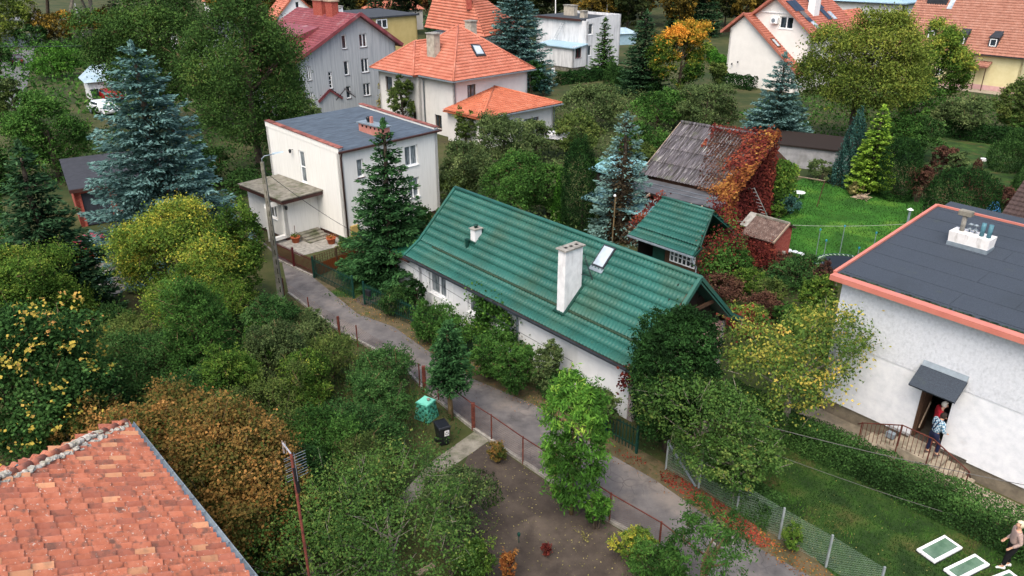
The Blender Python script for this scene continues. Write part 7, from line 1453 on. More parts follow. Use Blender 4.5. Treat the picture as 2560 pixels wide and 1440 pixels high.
V('broad', 'sprawling half bare apple tree in the bottom centre', 'apple tree', 990, 1520, 1150, 215, 'apple', name='apple_tree', dens=.22, zlo=.12, lobes=16, irr=.75, clump=.11, leafsz=.08, bark='bark_pale', trunk=.09, twigs=2, sprig=.4)
V('broad', 'low spreading apple crown at the bottom edge, under the antenna', 'apple tree', 800, 1560, 1270, 170, 'apple', name='apple_tree', dens=.24, zlo=.12, lobes=12, irr=.75, clump=.11, leafsz=.08, bark='bark_pale', trunk=.09, twigs=2, sprig=.4)
V('broad', 'young cherry tree with drooping leaves at the bottom edge by the lane', 'cherry tree', 1740, 1560, 1262, 95, 'green', name='cherry_tree', dens=.5, zlo=.2, lobes=12, clump=.1, droop=.8, ratio=.35, leafsz=.11, inner=.1, bark='bark_tan')
# small spruce with forked bare trunk by the lane
sp0 = P(1125, 1048); sz0 = PY(1135, 795, sp0[1])[2]
V('spruce', 'small spruce with a bare forked trunk growing at the lane fence', 'spruce', 1128, 1048, 800, 50, 'fir', dens=1.0, zlo=.36, pw=.42, droop=.1, leafsz=.16, trunk=.1, bark='bark_tan', ragged=.2)
# left column plants
V('dense', 'bright green thuja at the left edge', 'thuja', 5, 660, 395, 38, 'thuja', name='thuja_tree', shape='column')
V('broad', 'light green bushy tree below the street, left of the blue spruce', 'tree', 150, 450, 245, 100, 'green', dens=1.1, zlo=.03, top=.2)
V('bush', 'bright lime shrub beside the far street', 'shrub', 150, 195, 118, 62, 'fresh', dens=1.2)
V('bush', 'dark hedge shrub behind the lime shrub', 'shrub', 235, 150, 98, 60, 'hedge', dens=1)
V('broad', 'slender brownish tree over the street at the left edge', 'tree', 10, 330, 155, 42, 'olive', dens=1, zlo=.1)
V('broad', 'small apple tree at the street bend, far left', 'tree', 45, 300, 190, 30, 'greyolive', dens=1, zlo=.2)
V('spruce', 'dark spruce half cut by the left edge, beyond the thuja', 'spruce', -10, 480, 255, 65, 'hedge', dens=1)
V('bush', 'yellow olive shrub at the left edge under the tall spruce', 'shrub', 90, 905, 610, 135, 'yellowgreen', dens=1.2, leafsz=.1, top=.2)
V('bush', 'yellow leaved shrub at the foot of the tall spruce', 'shrub', 190, 860, 700, 75, 'yellowgreen', dens=1.1, leafsz=.09)
V('bush', 'large leaved bramble mound with bright yellow leaves, left edge', 'bramble', 120, 1140, 790, 185, 'bramble', dens=1.3, leafsz=.12, ratio=.8, lobes=12)
V('bush', 'scatter of big yellow hazel leaves over the bramble mound', 'hazel', 150, 1165, 790, 190, 'yellowleaf', dens=.05, leafsz=.13, ratio=.8, lobes=16, clump=.04, twigs=0, per=5)
V('bush', 'rust brown viburnum behind the clay tile roof', 'viburnum', 470, 1330, 975, 150, 'rust', dens=1.2, leafsz=.1, ratio=.75, top=.4, irr=.95, sprig=.35)
V('bush', 'brown orange viburnum right of the clay tile roof', 'viburnum', 640, 1440, 1040, 160, 'rust', dens=1.2, leafsz=.09, ratio=.75, top=.35, irr=.95, sprig=.35)
V('bush', 'green shrub growing through the rust brown viburnum', 'shrub', 560, 1370, 1090, 85, 'olive', dens=1., leafsz=.09, irr=.9)
V('bush', 'rusty shrub peeping over the roof hip, left', 'viburnum', 260, 1180, 1005, 90, 'rust', dens=1.1, leafsz=.1, ratio=.75)
V('bush', 'green bramble bush at the bottom edge beside the roof gutter', 'bramble', 640, 1520, 1330, 70, 'bramble', dens=1.1, leafsz=.07)
jung = [('green elder bush at the centre of the overgrown plot', 540, 1010, 690, 95, 'green'), ('pale green willow shrub left of the lane bend', 700, 1000, 800, 75, 'greyolive'), ('olive shrub under the yellow tree', 520, 860, 660, 110, 'yellowgreen'),
 ('dark bramble hollow in the overgrown plot', 400, 1010, 850, 120, 'bramble'), ('mid green shrub right of the bramble mound', 330, 930, 800, 90, 'olive'), ('fresh green saplings in the overgrown plot', 660, 900, 805, 45, 'fresh'),
 ('bright goldenrod clump left of the mint compost bin', 770, 1040, 890, 70, 'yellowgreen'), ('dark bramble bush beside the lane fence', 960, 980, 880, 90, 'bramble'), ('yellow green shrub below the lane bend', 820, 960, 840, 80, 'olive'),
 ('broad leaved bush left of the compost bin', 955, 1075, 935, 75, 'bramble'), ('low bramble hedge left of the wheelie bin', 900, 1190, 1020, 120, 'bramble'), ('olive thicket in the middle of the overgrown plot', 690, 1120, 940, 110, 'olive'),
 ('dark green shrub above the brown viburnum', 520, 1110, 930, 110, 'bramble'), ('green thicket right of the viburnum', 830, 1240, 1050, 115, 'green'), ('dim shrub under the green tree by the lamp post', 690, 880, 735, 70, 'bramble'),
 ('yellowish bush below the lamp post', 775, 880, 790, 60, 'greyolive'), ('mixed shrub at the left of the goldenrod clump', 600, 1090, 860, 70, 'yellowgreen'), ('dense bush under the half bare apple tree', 900, 1330, 1150, 130, 'olive'),
 ('grey green shrub at the right side of the apple tree', 1140, 1330, 1180, 90, 'greyolive'), ('bramble patch between viburnum and apple tree', 760, 1330, 1120, 90, 'bramble'), ('dark shrub in front of the far yard', 300, 880, 770, 60, 'hedge')]
for lab, bx, by, ty, hw, pal in jung: V('bush', lab, 'shrub', bx, by, ty, hw, pal, dens=1.05, leafsz=.085, ratio=.55)
# in front of the long house
fr = [('pointed green shrub left of the small spruce by the lane', 1000, 790, 725, 55, 'hedge'), ('juniper bush under the double window of the green roofed house', 1035, 790, 700, 28, 'yew'), ('leafy raspberry hedge under the windows of the green house', 1080, 850, 758, 62, 'green'), ('green hedge bush left of the small window of the green house', 1135, 890, 785, 45, 'green'),
 ('tall weeds under the small window of the green house', 1225, 945, 835, 55, 'green'), ('leafy hedge bush right of the creeper on the green house', 1290, 985, 870, 60, 'green'), ('low ivy bush beside the lane, middle of the long house', 1292, 948, 900, 45, 'bramble'), ('feathery goldenrod against the white wall of the green house', 1370, 985, 860, 42, 'greyolive'),
 ('dry weeds at the right end of the white wall', 1500, 1085, 965, 45, 'greyolive'), ('ivy bush beside the peach tree at the lane', 1385, 992, 925, 42, 'bramble'), ('grass green tuft bush behind the peach tree', 1470, 1070, 985, 40, 'green')]
for lab, bx, by, ty, hw, pal in fr: V('bush', lab, 'shrub', bx, by, ty, hw, pal, dens=1.1, leafsz=.09)
def creeper(label, pts, spread, n, pal, sz=.11, seed=1, wall_n=None, name='climbing_vine'):
    g = np.random.default_rng(seed); P_ = np.array(pts, float); i = g.integers(0, len(P_) - 1, n); f = g.random(n)[:, None]; C = P_[i] * (1 - f) + P_[i + 1] * f + g.normal(size=(n, 3)) * np.array(spread); C[:, 2] = C[:, 2].clip(.03)
    o0 = P_[0] * (1, 1, 0); N = nrm(g.normal(0, .6, (n, 3)) + (np.array(wall_n) if wall_n is not None else (0, -.5, .6))); A = np.cross(N, g.normal(size=(n, 3))) - (0, 0, .4)
    s = sz * g.uniform(.6, 1.3, n); cl = smooth_noise(C[:, 0] * 2, C[:, 2] * 3 + C[:, 1], 1.5, seed)
    o = link(name, cards(name, C - o0, A, N, s, s * .75, .42 + .2 * cl + g.normal(0, .14, n)), leaf(pal)); o.location = o0; return tag(o, label, 'climbing plant')
n_ = np.array([-GF.v[0], -GF.v[1], .3])
creeper('fresh green creeper around the small windows of the long green house', [GF.W(h2[1] - .1, -.12, 2.45), GF.W(h2[1] + .5, -.2, 2.0), GF.W(h3[0] - .2, -.3, 1.2), GF.W(h3[0] + .4, -.22, 2.2), GF.W(h3[1] + .5, -.25, 2.2), GF.W(h3[1] + .8, -.4, 1.2), GF.W(h3[1] + 1.6, -.5, .6)], (.26, .26, .25), 3200, 'creeper', .13, 2, n_)
creeper('green creeper mound left of the low window of the long green house', [GF.W(h2[0] + .2, -.5, .3), GF.W(h2[1] + .6, -.5, .9), GF.W(h2[1] + .9, -.4, .4)], (.3, .3, .25), 1500, 'creeper', .12, 5, n_)
creeper('dark red vine tip hanging beside the yew at the green roof corner', [P(1560, 930, 2.4), P(1590, 925, 2.5), P(1552, 970, 1.6)], (.12, .12, .15), 240, 'redvine', .14, 3)
# creeper over the barn
bN = np.array([-BF.v[0], -BF.v[1], 1.5])
zr_ = lambda v: 2.8 + (v + .1) * 2.65 / 4.9
def barn_vine(label, n, pal, f, seed, sz=.17, thick=.22):
    g = np.random.default_rng(seed); u = g.uniform(-.5, BL + .7, n * 3); v = g.uniform(-.4, 5.2, n * 3); keep = f(u / BL, v / 4.9) + g.normal(0, .13, n * 3) > .5; u, v = u[keep][:n], v[keep][:n]; m = len(u)
    C = np.array([BF.W(a, b, zr_(min(b, 4.9)) - max(0, b - 4.9) * .5 + c) for a, b, c in zip(u, v, np.abs(g.normal(0, thick * .5, m)) + .03)]); o0 = BF.W(0, 0, 0)
    N = nrm(g.normal(0, .5, (m, 3)) + bN * .8); A = np.cross(N, g.normal(size=(m, 3))); s = sz * g.uniform(.6, 1.3, m)
    o = link('climbing_vine', cards('climbing_vine', C - o0, A, N, s, s * .7, .42 + .2 * smooth_noise(u, v, 2, seed) + g.normal(0, .14, m)), leaf(pal)); o.location = o0; return tag(o, label, 'climbing plant')
barn_vine('dull red brown creeper spread over the middle of the barn roof', 6500, 'purple', lambda u, v: 1.12 * (u > .3 + .3 * (1 - v)) * (.4 + .3 * v + .1 * np.sin(u * 9)), 21, .14, .1)
barn_vine('red creeper mixed into the orange one on the barn roof', 2600, 'redvine', lambda u, v: np.clip((u - .68) * 5, 0, 1) * (.3 + .7 * (smooth_noise(u * 6, v * 5, 1.6, 5) < .15)), 24, .18, .4)
barn_vine('bright red creeper along the barn ridge', 2600, 'redvine', lambda u, v: (v > .9 - .0 * u) * (u > .28) * 1.0 + (np.abs(u - .36 - .0 * v) < .03) * (v > .6) * .6, 22)
barn_vine('orange and yellow creeper over the right part of the barn roof', 5200, 'orangevine', lambda u, v: np.clip((u - .74 - .1 * np.sin(v * 5)) * 4, 0, 1.2) * (.35 + .75 * (smooth_noise(u * 6, v * 5, 1.6, 5) > -.1)), 23, .18, .4)
def gable_vine(label, n, pal, seed, ulo, uhi, fv, zmul=1., sz=.18, vmin=-.5, vmax=9.5, zmin=0.):
    g = np.random.default_rng(seed); v = g.uniform(vmin, vmax, n); zt = np.where(v < 4.6, zr_(np.minimum(v, 4.9)), 5.5 - (v - 4.8) * .55) + .35; z = zmin + (zt - zmin) * g.random(n) ** .8 * zmul; u = g.uniform(ulo, uhi, n) + .15 * smooth_noise(v, z, 1.3, seed) + (zt - z) * .06
    C = np.array([BF.W(a, b, c) for a, b, c in zip(u, v, z)]); o0 = BF.W(BL, 0, 0); N = nrm(g.normal(0, .5, (n, 3)) + (BF.u[0] - BF.v[0] * .4, BF.u[1] - BF.v[1] * .4, .7)); A = np.cross(N, g.normal(size=(n, 3))) - (0, 0, .5); s = sz * g.uniform(.6, 1.3, n)
    o = link('climbing_vine', cards('climbing_vine', C - o0, A, N, s, s * .7, .42 + .2 * smooth_noise(v, z, 1.5, seed) + g.normal(0, .14, n)), leaf(pal)); o.location = o0; return tag(o, label, 'climbing plant')
gable_vine('deep red creeper hanging over the barn gable', 7000, 'redvine', 31, BL - .05, BL + .4, None, vmin=-.3, vmax=5.6)
gable_vine('orange creeper on the near corner of the barn gable', 2600, 'orangevine', 32, BL - .3, BL + .5, None, vmin=-.9, vmax=.5)
gable_vine('yellow green creeper on the far lower part of the barn gable', 2600, 'yellowgreen', 33, BL + .2, BL + 1.0, None, vmin=5.6, vmax=8.2, zmul=.75)
creeper('red vine falling between the green roofed shed and the barn', [P(1800, 500, 3.0), P(1800, 530, 2.8), P(1815, 570, 2.2), P(1830, 600, 1.5), P(1790, 640, 1.4), P(1775, 665, .8)], (.35, .35, .3), 1600, 'redvine', .14, 41)
creeper('green vine among the red one, right of the green roofed shed', [P(1790, 560, 2.6), P(1815, 600, 1.8), P(1800, 640, .9), P(1790, 680, .3)], (.45, .45, .45), 3000, 'green', .12, 42)
creeper('red vine tip creeping onto the left edge of the green shed roof', [SF.W(-.2, 3.0, 3.9), SF.W(-.1, 1.6, 3.4), SF.W(-.3, .6, 2.6)], (.15, .2, .12), 420, 'redvine', .13, 43)
creeper('red and green vine covering the side of the green roofed shed', [SF.W(4.2, .7, 2.0), SF.W(4.3, 2.0, 2.6), SF.W(4.3, 3.4, 2.4), SF.W(4.4, 3.6, 1.0), SF.W(4.4, 1.5, .8)], (.22, .4, .4), 1300, 'redvine', .13, 48)
creeper('green creeper leaves on the side wall of the green roofed shed', [SF.W(4.3, .8, 1.6), SF.W(4.5, 2.0, 2.0), SF.W(4.6, 3.0, 1.4), SF.W(4.6, 1.5, .5)], (.3, .45, .45), 1700, 'green', .13, 49)
creeper('red leaves climbing on the front of the corrugated hut', [CF.W(-.3, -.3, 1.6), CF.W(.8, -.1, 1.2), CF.W(1.8, -.2, 1.3), CF.W(2.4, -.5, .7)], (.3, .25, .3), 1400, 'redvine', .12, 44)
creeper('red vine in the tree beside the pink gable wall', [P(1800, 790, 1.6), P(1850, 800, 1.8), P(1920, 830, 2.2)], (.4, .3, .3), 320, 'redvine', .16, 45)
# garden between the house gable and the big white house
gd_ = [('dull red spiraea bush beside the open gable', 1800, 745, 690, 60, 'purple'), ('dark purple bush in the wild garden', 1900, 800, 735, 48, 'purple'), ('yellow green asparagus clump in the wild garden', 1860, 735, 672, 38, 'yellowgreen'), ('pale goldenrod clump right of the asparagus', 1920, 760, 700, 45, 'olive'),
 ('dark leaved vine heap behind the wild garden', 1985, 720, 650, 70, 'bramble'), ('red tipped hedge below the back lawn', 1960, 690, 640, 60, 'purple'), ('yellow vine bush left of the big white house', 2035, 800, 690, 45, 'yellowgreen'), ('lime yellow bush at the corner of the big white house', 2010, 850, 770, 45, 'yellow'),
 ('green bush below the green roofed shed', 1765, 710, 640, 45, 'green'), ('green weeds between shed and hut', 1830, 700, 620, 40, 'green'), ('mixed autumn bush at the back lawn corner', 2060, 740, 665, 35, 'purple'), ('yellow flecked shrub below the dull red bush', 1850, 840, 770, 65, 'appleyellow'), ('small green shrub in the wild garden centre', 1960, 830, 765, 38, 'green'), ('tall olive weeds beside the white wall corner', 2060, 900, 820, 40, 'olive')]
for lab, bx, by, ty, hw, pal in gd_: V('bush', lab, 'shrub', bx, by, ty, hw, pal, dens=1.05, leafsz=.11)
# hedges along the white house and the white-posted fence
def hedge(label, a, b, h, w_, pal, dens=260, lsz=.075, name='clipped_hedge', seed=3, rough=.25):
    g = np.random.default_rng(seed); a = np.array(a[:2]); b = np.array(b[:2]); L = np.linalg.norm(b - a); d = (b - a) / L; nn = np.array([-d[1], d[0]]); n = int(min(60000, dens * 2.6 * L * (w_ + 2 * h))); s = g.uniform(0, L, n); q = g.uniform(0, w_ + 2 * h, n)
    x = np.where(q < h, -w_ / 2, np.where(q < h + w_, q - h - w_ / 2, w_ / 2)); z = np.where(q < h, q, np.where(q < h + w_, h, w_ + 2 * h - q)); nx = np.where(q < h, -1, np.where(q < h + w_, 0, 1.)); nz = np.where((q > h) & (q < h + w_), 1., .25)
    bmp = smooth_noise(s * 1.2, x * 1.5 + z, 2.2, seed); k = 1 + rough * bmp * .6 - np.abs(g.normal(0, .12, n)); x = x * k; z = z * (1 + .12 * bmp) * np.where(nz > .9, 1 - np.abs(g.normal(0, .06, n)), 1)
    ii = g.random(n) < .3; x = np.where(ii, x * g.uniform(.3, .9, n), x); z = np.where(ii & (z > h * .6), z * .86, z)
    C = np.stack([d[0] * s + nn[0] * x, d[1] * s + nn[1] * x, np.clip(z, .03, None)], 1); No = np.stack([nn[0] * nx, nn[1] * nx, nz], 1); N = nrm(No + g.normal(0, .55, (n, 3))); A = np.cross(N, g.normal(size=(n, 3))); sz = lsz * g.uniform(.6, 1.3, n)
    o = link(name, cards(name, C, A, N, sz, sz * .6, .45 + .16 * bmp + g.normal(0, .15, n)), leaf(pal)); o.location = (a[0], a[1], 0); return tag(o, label, 'hedge')
hedge('long dark hedge below the steps of the big white house', RF.W(-2.6, -2.75), RF.W(9.5, -2.45), 1.1, 1.1, 'hedge', 420, .075, seed=5, rough=.35)
hedge('dark hedge behind the grey posted fence, under the apple tree', fp3[0] + (.6, .6, 0), fp3[3] + (.0, .45, 0), 1.05, .8, 'hedge', 420, seed=6)
hedge('hedge before the white gabled house with solar panels', TF.W(-.5, -1.8), TF.W(5.5, -1.8), 1.6, 1.4, 'yew', 60, .2, seed=7)
hedge('clipped dark hedge running from the juniper to the thuja column', P(1395, 212), P(1500, 200), 1.5, 1.5, 'yew', 60, .22, seed=8)
hedge('clipped dark hedge behind the dark spruce and the maple', P(1510, 190), P(1640, 250), 1.8, 1.4, 'yew', 60, .22, seed=9)
hedge('low yew hedge at the far side of the meadow', P(2330, 335), P(2560, 370), 1.5, 1.6, 'yew', 70, .18, seed=10)
hedge('green hedge beside the white gabled house', P(1775, 150), P(1808, 180), 1.5, 1.4, 'thuja', 50, .25, seed=12)
# evergreens round the back lawn
V('dense', 'blue green cypress behind the back lawn', 'cypress', 2118, 462, 268, 46, 'bluecypress', name='cypress_tree', shape='cone', rough=.2, zlo=.03, lean=0)
V('spruce', 'bright lime green cypress behind the back lawn', 'cypress', 2168, 480, 258, 56, 'limecypress', name='cypress_tree', dens=1.2, pw=.75, droop=.1, zlo=.08, leafsz=.26)
V('dense', 'dark yew right of the lime green cypress', 'yew', 2235, 495, 350, 52, 'yew', name='yew_tree', shape='oval', rough=.2)
V('dense', 'broad dark green shrub dome behind the flat roof', 'yew', 2390, 560, 428, 88, 'yew', name='yew_tree', shape='oval', rough=.12)
V('bush', 'shrub in front of the grey block shed', 'shrub', 2050, 452, 400, 38, 'greyolive', dens=1.1)
V('bush', 'red leaved shrub beside the dark yew', 'shrub', 2290, 505, 420, 28, 'purple', dens=1.1); V('bush', 'dark red smoke bush on the meadow', 'shrub', 2348, 440, 368, 36, 'purple', dens=1.1); V('dense', 'purple cone shaped vine bush on the meadow', 'shrub', 2430, 470, 392, 24, 'purple', shape='cone')
V('bush', 'grey green bush right of the smoke bush', 'shrub', 2385, 450, 378, 26, 'greyolive'); V('dense', 'clipped green ball shrub on the meadow, front one', 'hedge', 2508, 425, 352, 44, 'hedge', name='clipped_shrub', shape='oval', rough=.08)
V('dense', 'clipped green shrub behind the ball shrub', 'hedge', 2545, 380, 325, 40, 'hedge', name='clipped_shrub', shape='oval', rough=.08); V('dense', 'small dark thuja at the right edge white wall', 'thuja', 2540, 480, 415, 20, 'hedge', name='thuja_tree', shape='cone')
V('bush', 'reddish shrub row before the right edge house', 'shrub', 2500, 520, 470, 55, 'purple'); V('bush', 'dark bush behind the apple trees of the cream house', 'shrub', 2290, 400, 300, 60, 'hedge'); V('bush', 'bluish green bush in front of the yellow topped tree', 'shrub', 2285, 330, 195, 48, 'green')
V('broad', 'apple tree in the cream house garden', 'apple tree', 2400, 345, 240, 65, 'greyolive', name='apple_tree', zlo=.15); V('broad', 'olive tree crown at the right edge below the cream house', 'tree', 2540, 345, 190, 62, 'olive', zlo=.1); V('bush', 'orange brown shrub below the right edge tree', 'shrub', 2530, 345, 275, 40, 'apple'); V('bush', 'dark bush right of the lime cypress top', 'shrub', 2240, 400, 285, 50, 'green')
V('bush', 'grass tuft and heather bed on the back lawn', 'shrub', 1965, 535, 492, 34, 'bluecypress'); V('bush', 'yellow grass tuft beside the ladder', 'grass tuft', 1943, 545, 515, 20, 'yellowgreen'); V('bush', 'dry pale grass tuft behind the branch heap', 'grass tuft', 2135, 490, 458, 18, 'dryplant')
# orchard in the middle
orch = [('broad', 'bushy rowan left of the orange extension roof', 1165, 365, 272, 36, 'olive'), ('broad', 'dull green plum tree below the orange extension roof', 1260, 430, 285, 75, 'greyolive'), ('broad', 'large green plum tree behind the left part of the long roof', 1290, 560, 380, 90, 'green'), ('broad', 'dark plum tree right of the white flat house', 1165, 520, 340, 65, 'greyolive'),
 ('bush', 'low bush between the two left plum trees', 1140, 520, 440, 55, 'olive'), ('broad', 'green bush tree left of the juniper column', 1370, 540, 400, 55, 'green'), ('broad', 'yellowish apple tree beside the white garden canopy', 1440, 400, 280, 62, 'olive'), ('broad', 'small apple tree left of the garden canopy', 1340, 400, 300, 48, 'greyolive'),
 ('broad', 'wide greyish plum tree in the centre background', 1480, 320, 212, 75, 'greyolive'), ('broad', 'grey green pear tree behind the barn', 1640, 330, 228, 65, 'green'), ('broad', 'grey green apple tree left of the blue spruce', 1760, 335, 205, 80, 'greyolive'), ('broad', 'yellow tinged apple tree behind the barn ridge', 1700, 310, 215, 55, 'olive'),
 ('bush', 'low shrub under the maple', 1640, 285, 240, 50, 'green'), ('bush', 'round juniper bush beside the orange hip house', 1360, 240, 205, 22, 'bluecypress'), ('bush', 'dark shrub beside the orange hip house', 1330, 240, 150, 35, 'yew'), ('broad', 'low fruit tree left of the barn', 1600, 420, 300, 60, 'green'), ('bush', 'green shrub left of the barn wall', 1590, 440, 360, 48, 'olive'),
 ('broad', 'birch like tree left of the orange hip house', 985, 290, 200, 42, 'dryplant'), ('broad', 'slender rowan at the corner of the orange hip house', 1010, 330, 188, 34, 'olive'), ('broad', 'shrubby tree behind the flat roof, left', 770, 320, 250, 50, 'greyolive'), ('bush', 'bush at the barn lower left', 1500, 470, 400, 50, 'green'), ('bush', 'shrub at the left foot of the white gabled house', 1790, 230, 150, 24, 'olive'), ('bush', 'yellow forsythia beside the maple', 1765, 148, 112, 26, 'yellow'),
 ('bush', 'dark shrub between the fir and the long green house', 1075, 640, 520, 45, 'yew'), ('bush', 'hydrangea hedge by the trellis', 880, 640, 598, 35, 'olive'), ('broad', 'dark understorey tree under the walnut pair', 520, 470, 360, 60, 'hedge'), ('bush', 'dark bush under the right walnut', 640, 480, 420, 60, 'hedge')]
for k_, lab, bx, by, ty, hw, pal in orch: V(k_, lab, 'tree' if k_ == 'broad' else 'shrub', bx, by, ty, hw, pal, dens=1.05, **(dict(zlo=.06) if k_ == 'broad' else {}))
V('dense', 'dark thuja column in the clipped hedge', 'thuja', 1527, 226, 155, 20, 'hedge', name='thuja_tree', shape='column', rough=.06)
# garden bed and lane edge plants
bed = [('chrysanthemum with red blooms inside the fence corner', 1243, 1155, 1108, 26, 'rust'), ('green yellow shrub under the peach tree', 1490, 1320, 1225, 32, 'fresh'), ('yellow leaved shrub by the fence at the bottom', 1580, 1405, 1330, 50, 'yellow'), ('green weeds at the bottom edge, right of the bare soil', 1640, 1470, 1370, 70, 'green'), ('orange leaved sapling at the bottom edge', 1270, 1465, 1385, 22, 'orangevine'), ('small red leaved plant in the bare soil', 1365, 1392, 1360, 13, 'redvine'), ('yellow flowering bush at the bottom, left of the bare soil', 1190, 1440, 1350, 60, 'yellowgreen'), ('green yellow shrub inside the grey posted fence', 1975, 1372, 1310, 26, 'yellowgreen')]
for lab, bx, by, ty, hw, pal in bed: V('bush', lab, 'shrub', bx, by, ty, hw, pal, dens=1.1, leafsz=.07)
creeper('white and purple asters in the bare soil beside the fence', [P(1455, 1330, .2), P(1470, 1350, .15)], (.1, .1, .05), 60, 'dryplant', .06, 51)
# ground cover, litter, grass (nobody could count these)
cover('undergrowth', 'tangled weeds and brambles filling the overgrown plot', PP((560, 700), (700, 760), (850, 835), (1050, 965), (1160, 1080), (1120, 1170), (1000, 1290), (900, 1500), (500, 1500), (300, 1250), (-150, 1250), (-150, 900), (250, 860), (420, 800)), 95, .8, .1, 'bramble', seed=3)
cover('undergrowth', 'yellow flecked weeds among the brambles', PP((560, 800), (850, 880), (1030, 1000), (1100, 1150), (900, 1400), (600, 1200), (430, 1000)), 22, 1.05, .09, 'yellowgreen', seed=4)
cover('undergrowth', 'tall thin weed stalks in the overgrown plot', PP((560, 760), (850, 860), (1040, 990), (1100, 1150), (900, 1300), (600, 1200), (300, 1000), (300, 880)), 16, 1.2, .75, 'olive', seed=41, up=2, ratio=.06)
cover('undergrowth', 'pale dry stalks among the brambles', PP((600, 780), (850, 860), (1040, 990), (1000, 1100), (700, 1200), (430, 1000)), 5, 1.2, .95, 'dryplant', seed=42, up=2, ratio=.03)
cover('undergrowth', 'wild garden weeds between the houses', PP((1720, 680), (1950, 640), (2090, 740), (2070, 900), (2000, 1000), (1820, 900), (1780, 800)), 60, .5, .12, 'green', seed=5)
cover('undergrowth', 'weeds along the front of the green house', [GF.W(-2.5, -.1), GF.W(14, -.1), GF.W(14, -1.7), GF.W(-2.5, -1.9)], 110, .55, .09, 'green', seed=6)
cover('undergrowth', 'orchard undergrowth behind the long roof', PP((1100, 560), (1110, 400), (1300, 330), (1450, 230), (1640, 230), (1800, 240), (1830, 300), (1640, 440), (1560, 560), (1400, 600)), 22, 1.3, .26, 'greyolive', seed=7)
cover('undergrowth', 'dark plants under the walnut and spruce trees', PP((-100, 470), (-60, 380), (250, 330), (500, 300), (700, 330), (640, 480), (560, 560), (420, 560), (200, 480)), 16, .9, .28, 'hedge', seed=8)
cover('undergrowth', 'dark plants around the far gardens', PP((-250, 300), (-260, 110), (400, 105), (800, 110), (900, 270), (640, 300), (400, 300), (80, 320)), 3.5, 1.8, .55, 'green', seed=9)
cover('undergrowth', 'garden plants beyond the lawn on the right', PP((1830, 300), (2000, 240), (2300, 250), (2700, 260), (2700, 400), (2480, 350), (2320, 330), (2200, 380), (2110, 440), (1990, 380)), 12, 1.3, .32, 'green', seed=10)
cover('undergrowth', 'plants between the lawn and the meadow', PP((2130, 470), (2250, 420), (2380, 430), (2560, 500), (2480, 540), (2330, 515)), 20, .5, .18, 'purple', seed=11)
cover('undergrowth', 'weeds around the foot of the yew', PP((1560, 1110), (1600, 1060), (1800, 1080), (1900, 1150), (1940, 1250), (1840, 1270), (1660, 1165)), 70, .25, .08, 'bramble', seed=12)
cover('undergrowth', 'garden weeds at the bottom right of the bare soil', PP((1500, 1320), (1640, 1392), (1740, 1460), (1900, 1600), (1400, 1600), (1560, 1440)), 90, .4, .08, 'green', seed=13)
cover('undergrowth', 'weeds at the left side of the bare soil', PP((1120, 1190), (1200, 1200), (1260, 1260), (1220, 1400), (1230, 1600), (900, 1600), (950, 1300)), 110, .4, .07, 'olive', seed=14)
cover('undergrowth', 'plants beside the garden gate and the fir', PP((800, 745), (890, 700), (985, 660), (990, 730), (930, 745), (905, 738), (885, 742)), 90, .22, .09, 'green', seed=15)
lawnp = PP((1950, 1100), (2080, 1090), (2560, 1350), (2700, 1440), (2700, 1640), (2330, 1640), (1990, 1360), (1850, 1250))
cover('grass', 'short grass of the front lawn', lawnp, 800, .05, .085, 'grassblade', seed=16, up=2, ratio=.16, patch=(.8, -.55))
cover('grass', 'dry brown patch of lawn beside the fence', PP((1960, 1300), (2090, 1300), (2180, 1390), (2120, 1430), (2020, 1370)), 420, .05, .08, 'dryplant', seed=61, up=2, ratio=.16, patch=(1.3, -.2))
cover('grass', 'brighter tufts in the front lawn', lawnp, 260, .08, .13, 'fresh', seed=17, up=2, ratio=.13, patch=(.9, .35))
cover('grass', 'grass of the back lawn', PP((1950, 470), (2010, 445), (2090, 465), (2330, 500), (2400, 540), (2300, 800), (2060, 690), (1960, 640), (1890, 590), (1900, 520)), 90, .05, .12, 'grassblade', seed=18, up=2, ratio=.25)
cover('grass', 'grass patches in the garden bed', PP((1165, 1170), (1235, 1180), (1262, 1250), (1215, 1280), (1160, 1240)), 700, .08, .12, 'fresh', seed=19, up=2, ratio=.2, patch=(2., 0))
lr2 = [off(p, .0) for p in lr[:-4]]; vb = [off(p, -.28) for p in lr2] + [off(p, .95) for p in lr2][::-1]
cover('grass', 'grass and weeds of the lane verge', vb, 260, .08, .1, 'olive', seed=20, up=2, ratio=.3, patch=(1.6, .1))
cover('fallen_leaves', 'fallen leaves on the lane verge', vb, 120, 0, .055, 'leaflitter', seed=21, litter=True, ratio=.7)
cover('fallen_leaves', 'red fallen vine leaves along the grey posted fence', PP((1650, 1180), (1690, 1185), (1880, 1310), (1950, 1370), (1900, 1370), (1760, 1275), (1650, 1200)), 420, 0, .07, 'redlitter', seed=22, litter=True, ratio=.8)
cover('undergrowth', 'low red vine at the foot of the grey posted fence', PP((1655, 1172), (1695, 1190), (1850, 1290), (1890, 1325), (1850, 1320), (1750, 1255), (1655, 1195)), 260, .16, .08, 'redvine', seed=23, patch=(1.5, -.1))
cover('undergrowth', 'red vine leaves under the yew by the kerb', PP((1500, 1105), (1540, 1110), (1620, 1160), (1610, 1180), (1520, 1130)), 140, .1, .08, 'redlitter', seed=24, patch=(2, 0))
cover('fallen_leaves', 'scattered yellow leaves on the front lawn', lawnp, 6, 0, .05, 'dryplant', seed=25, litter=True, ratio=.7)
cover('fallen_leaves', 'scattered leaves on the bare soil', PP((1175, 1130), (1225, 1105), (1307, 1165), (1510, 1300), (1640, 1385), (1700, 1500), (1150, 1500), (1080, 1330)), 22, 0, .05, 'dryplant', seed=26, litter=True, ratio=.6)
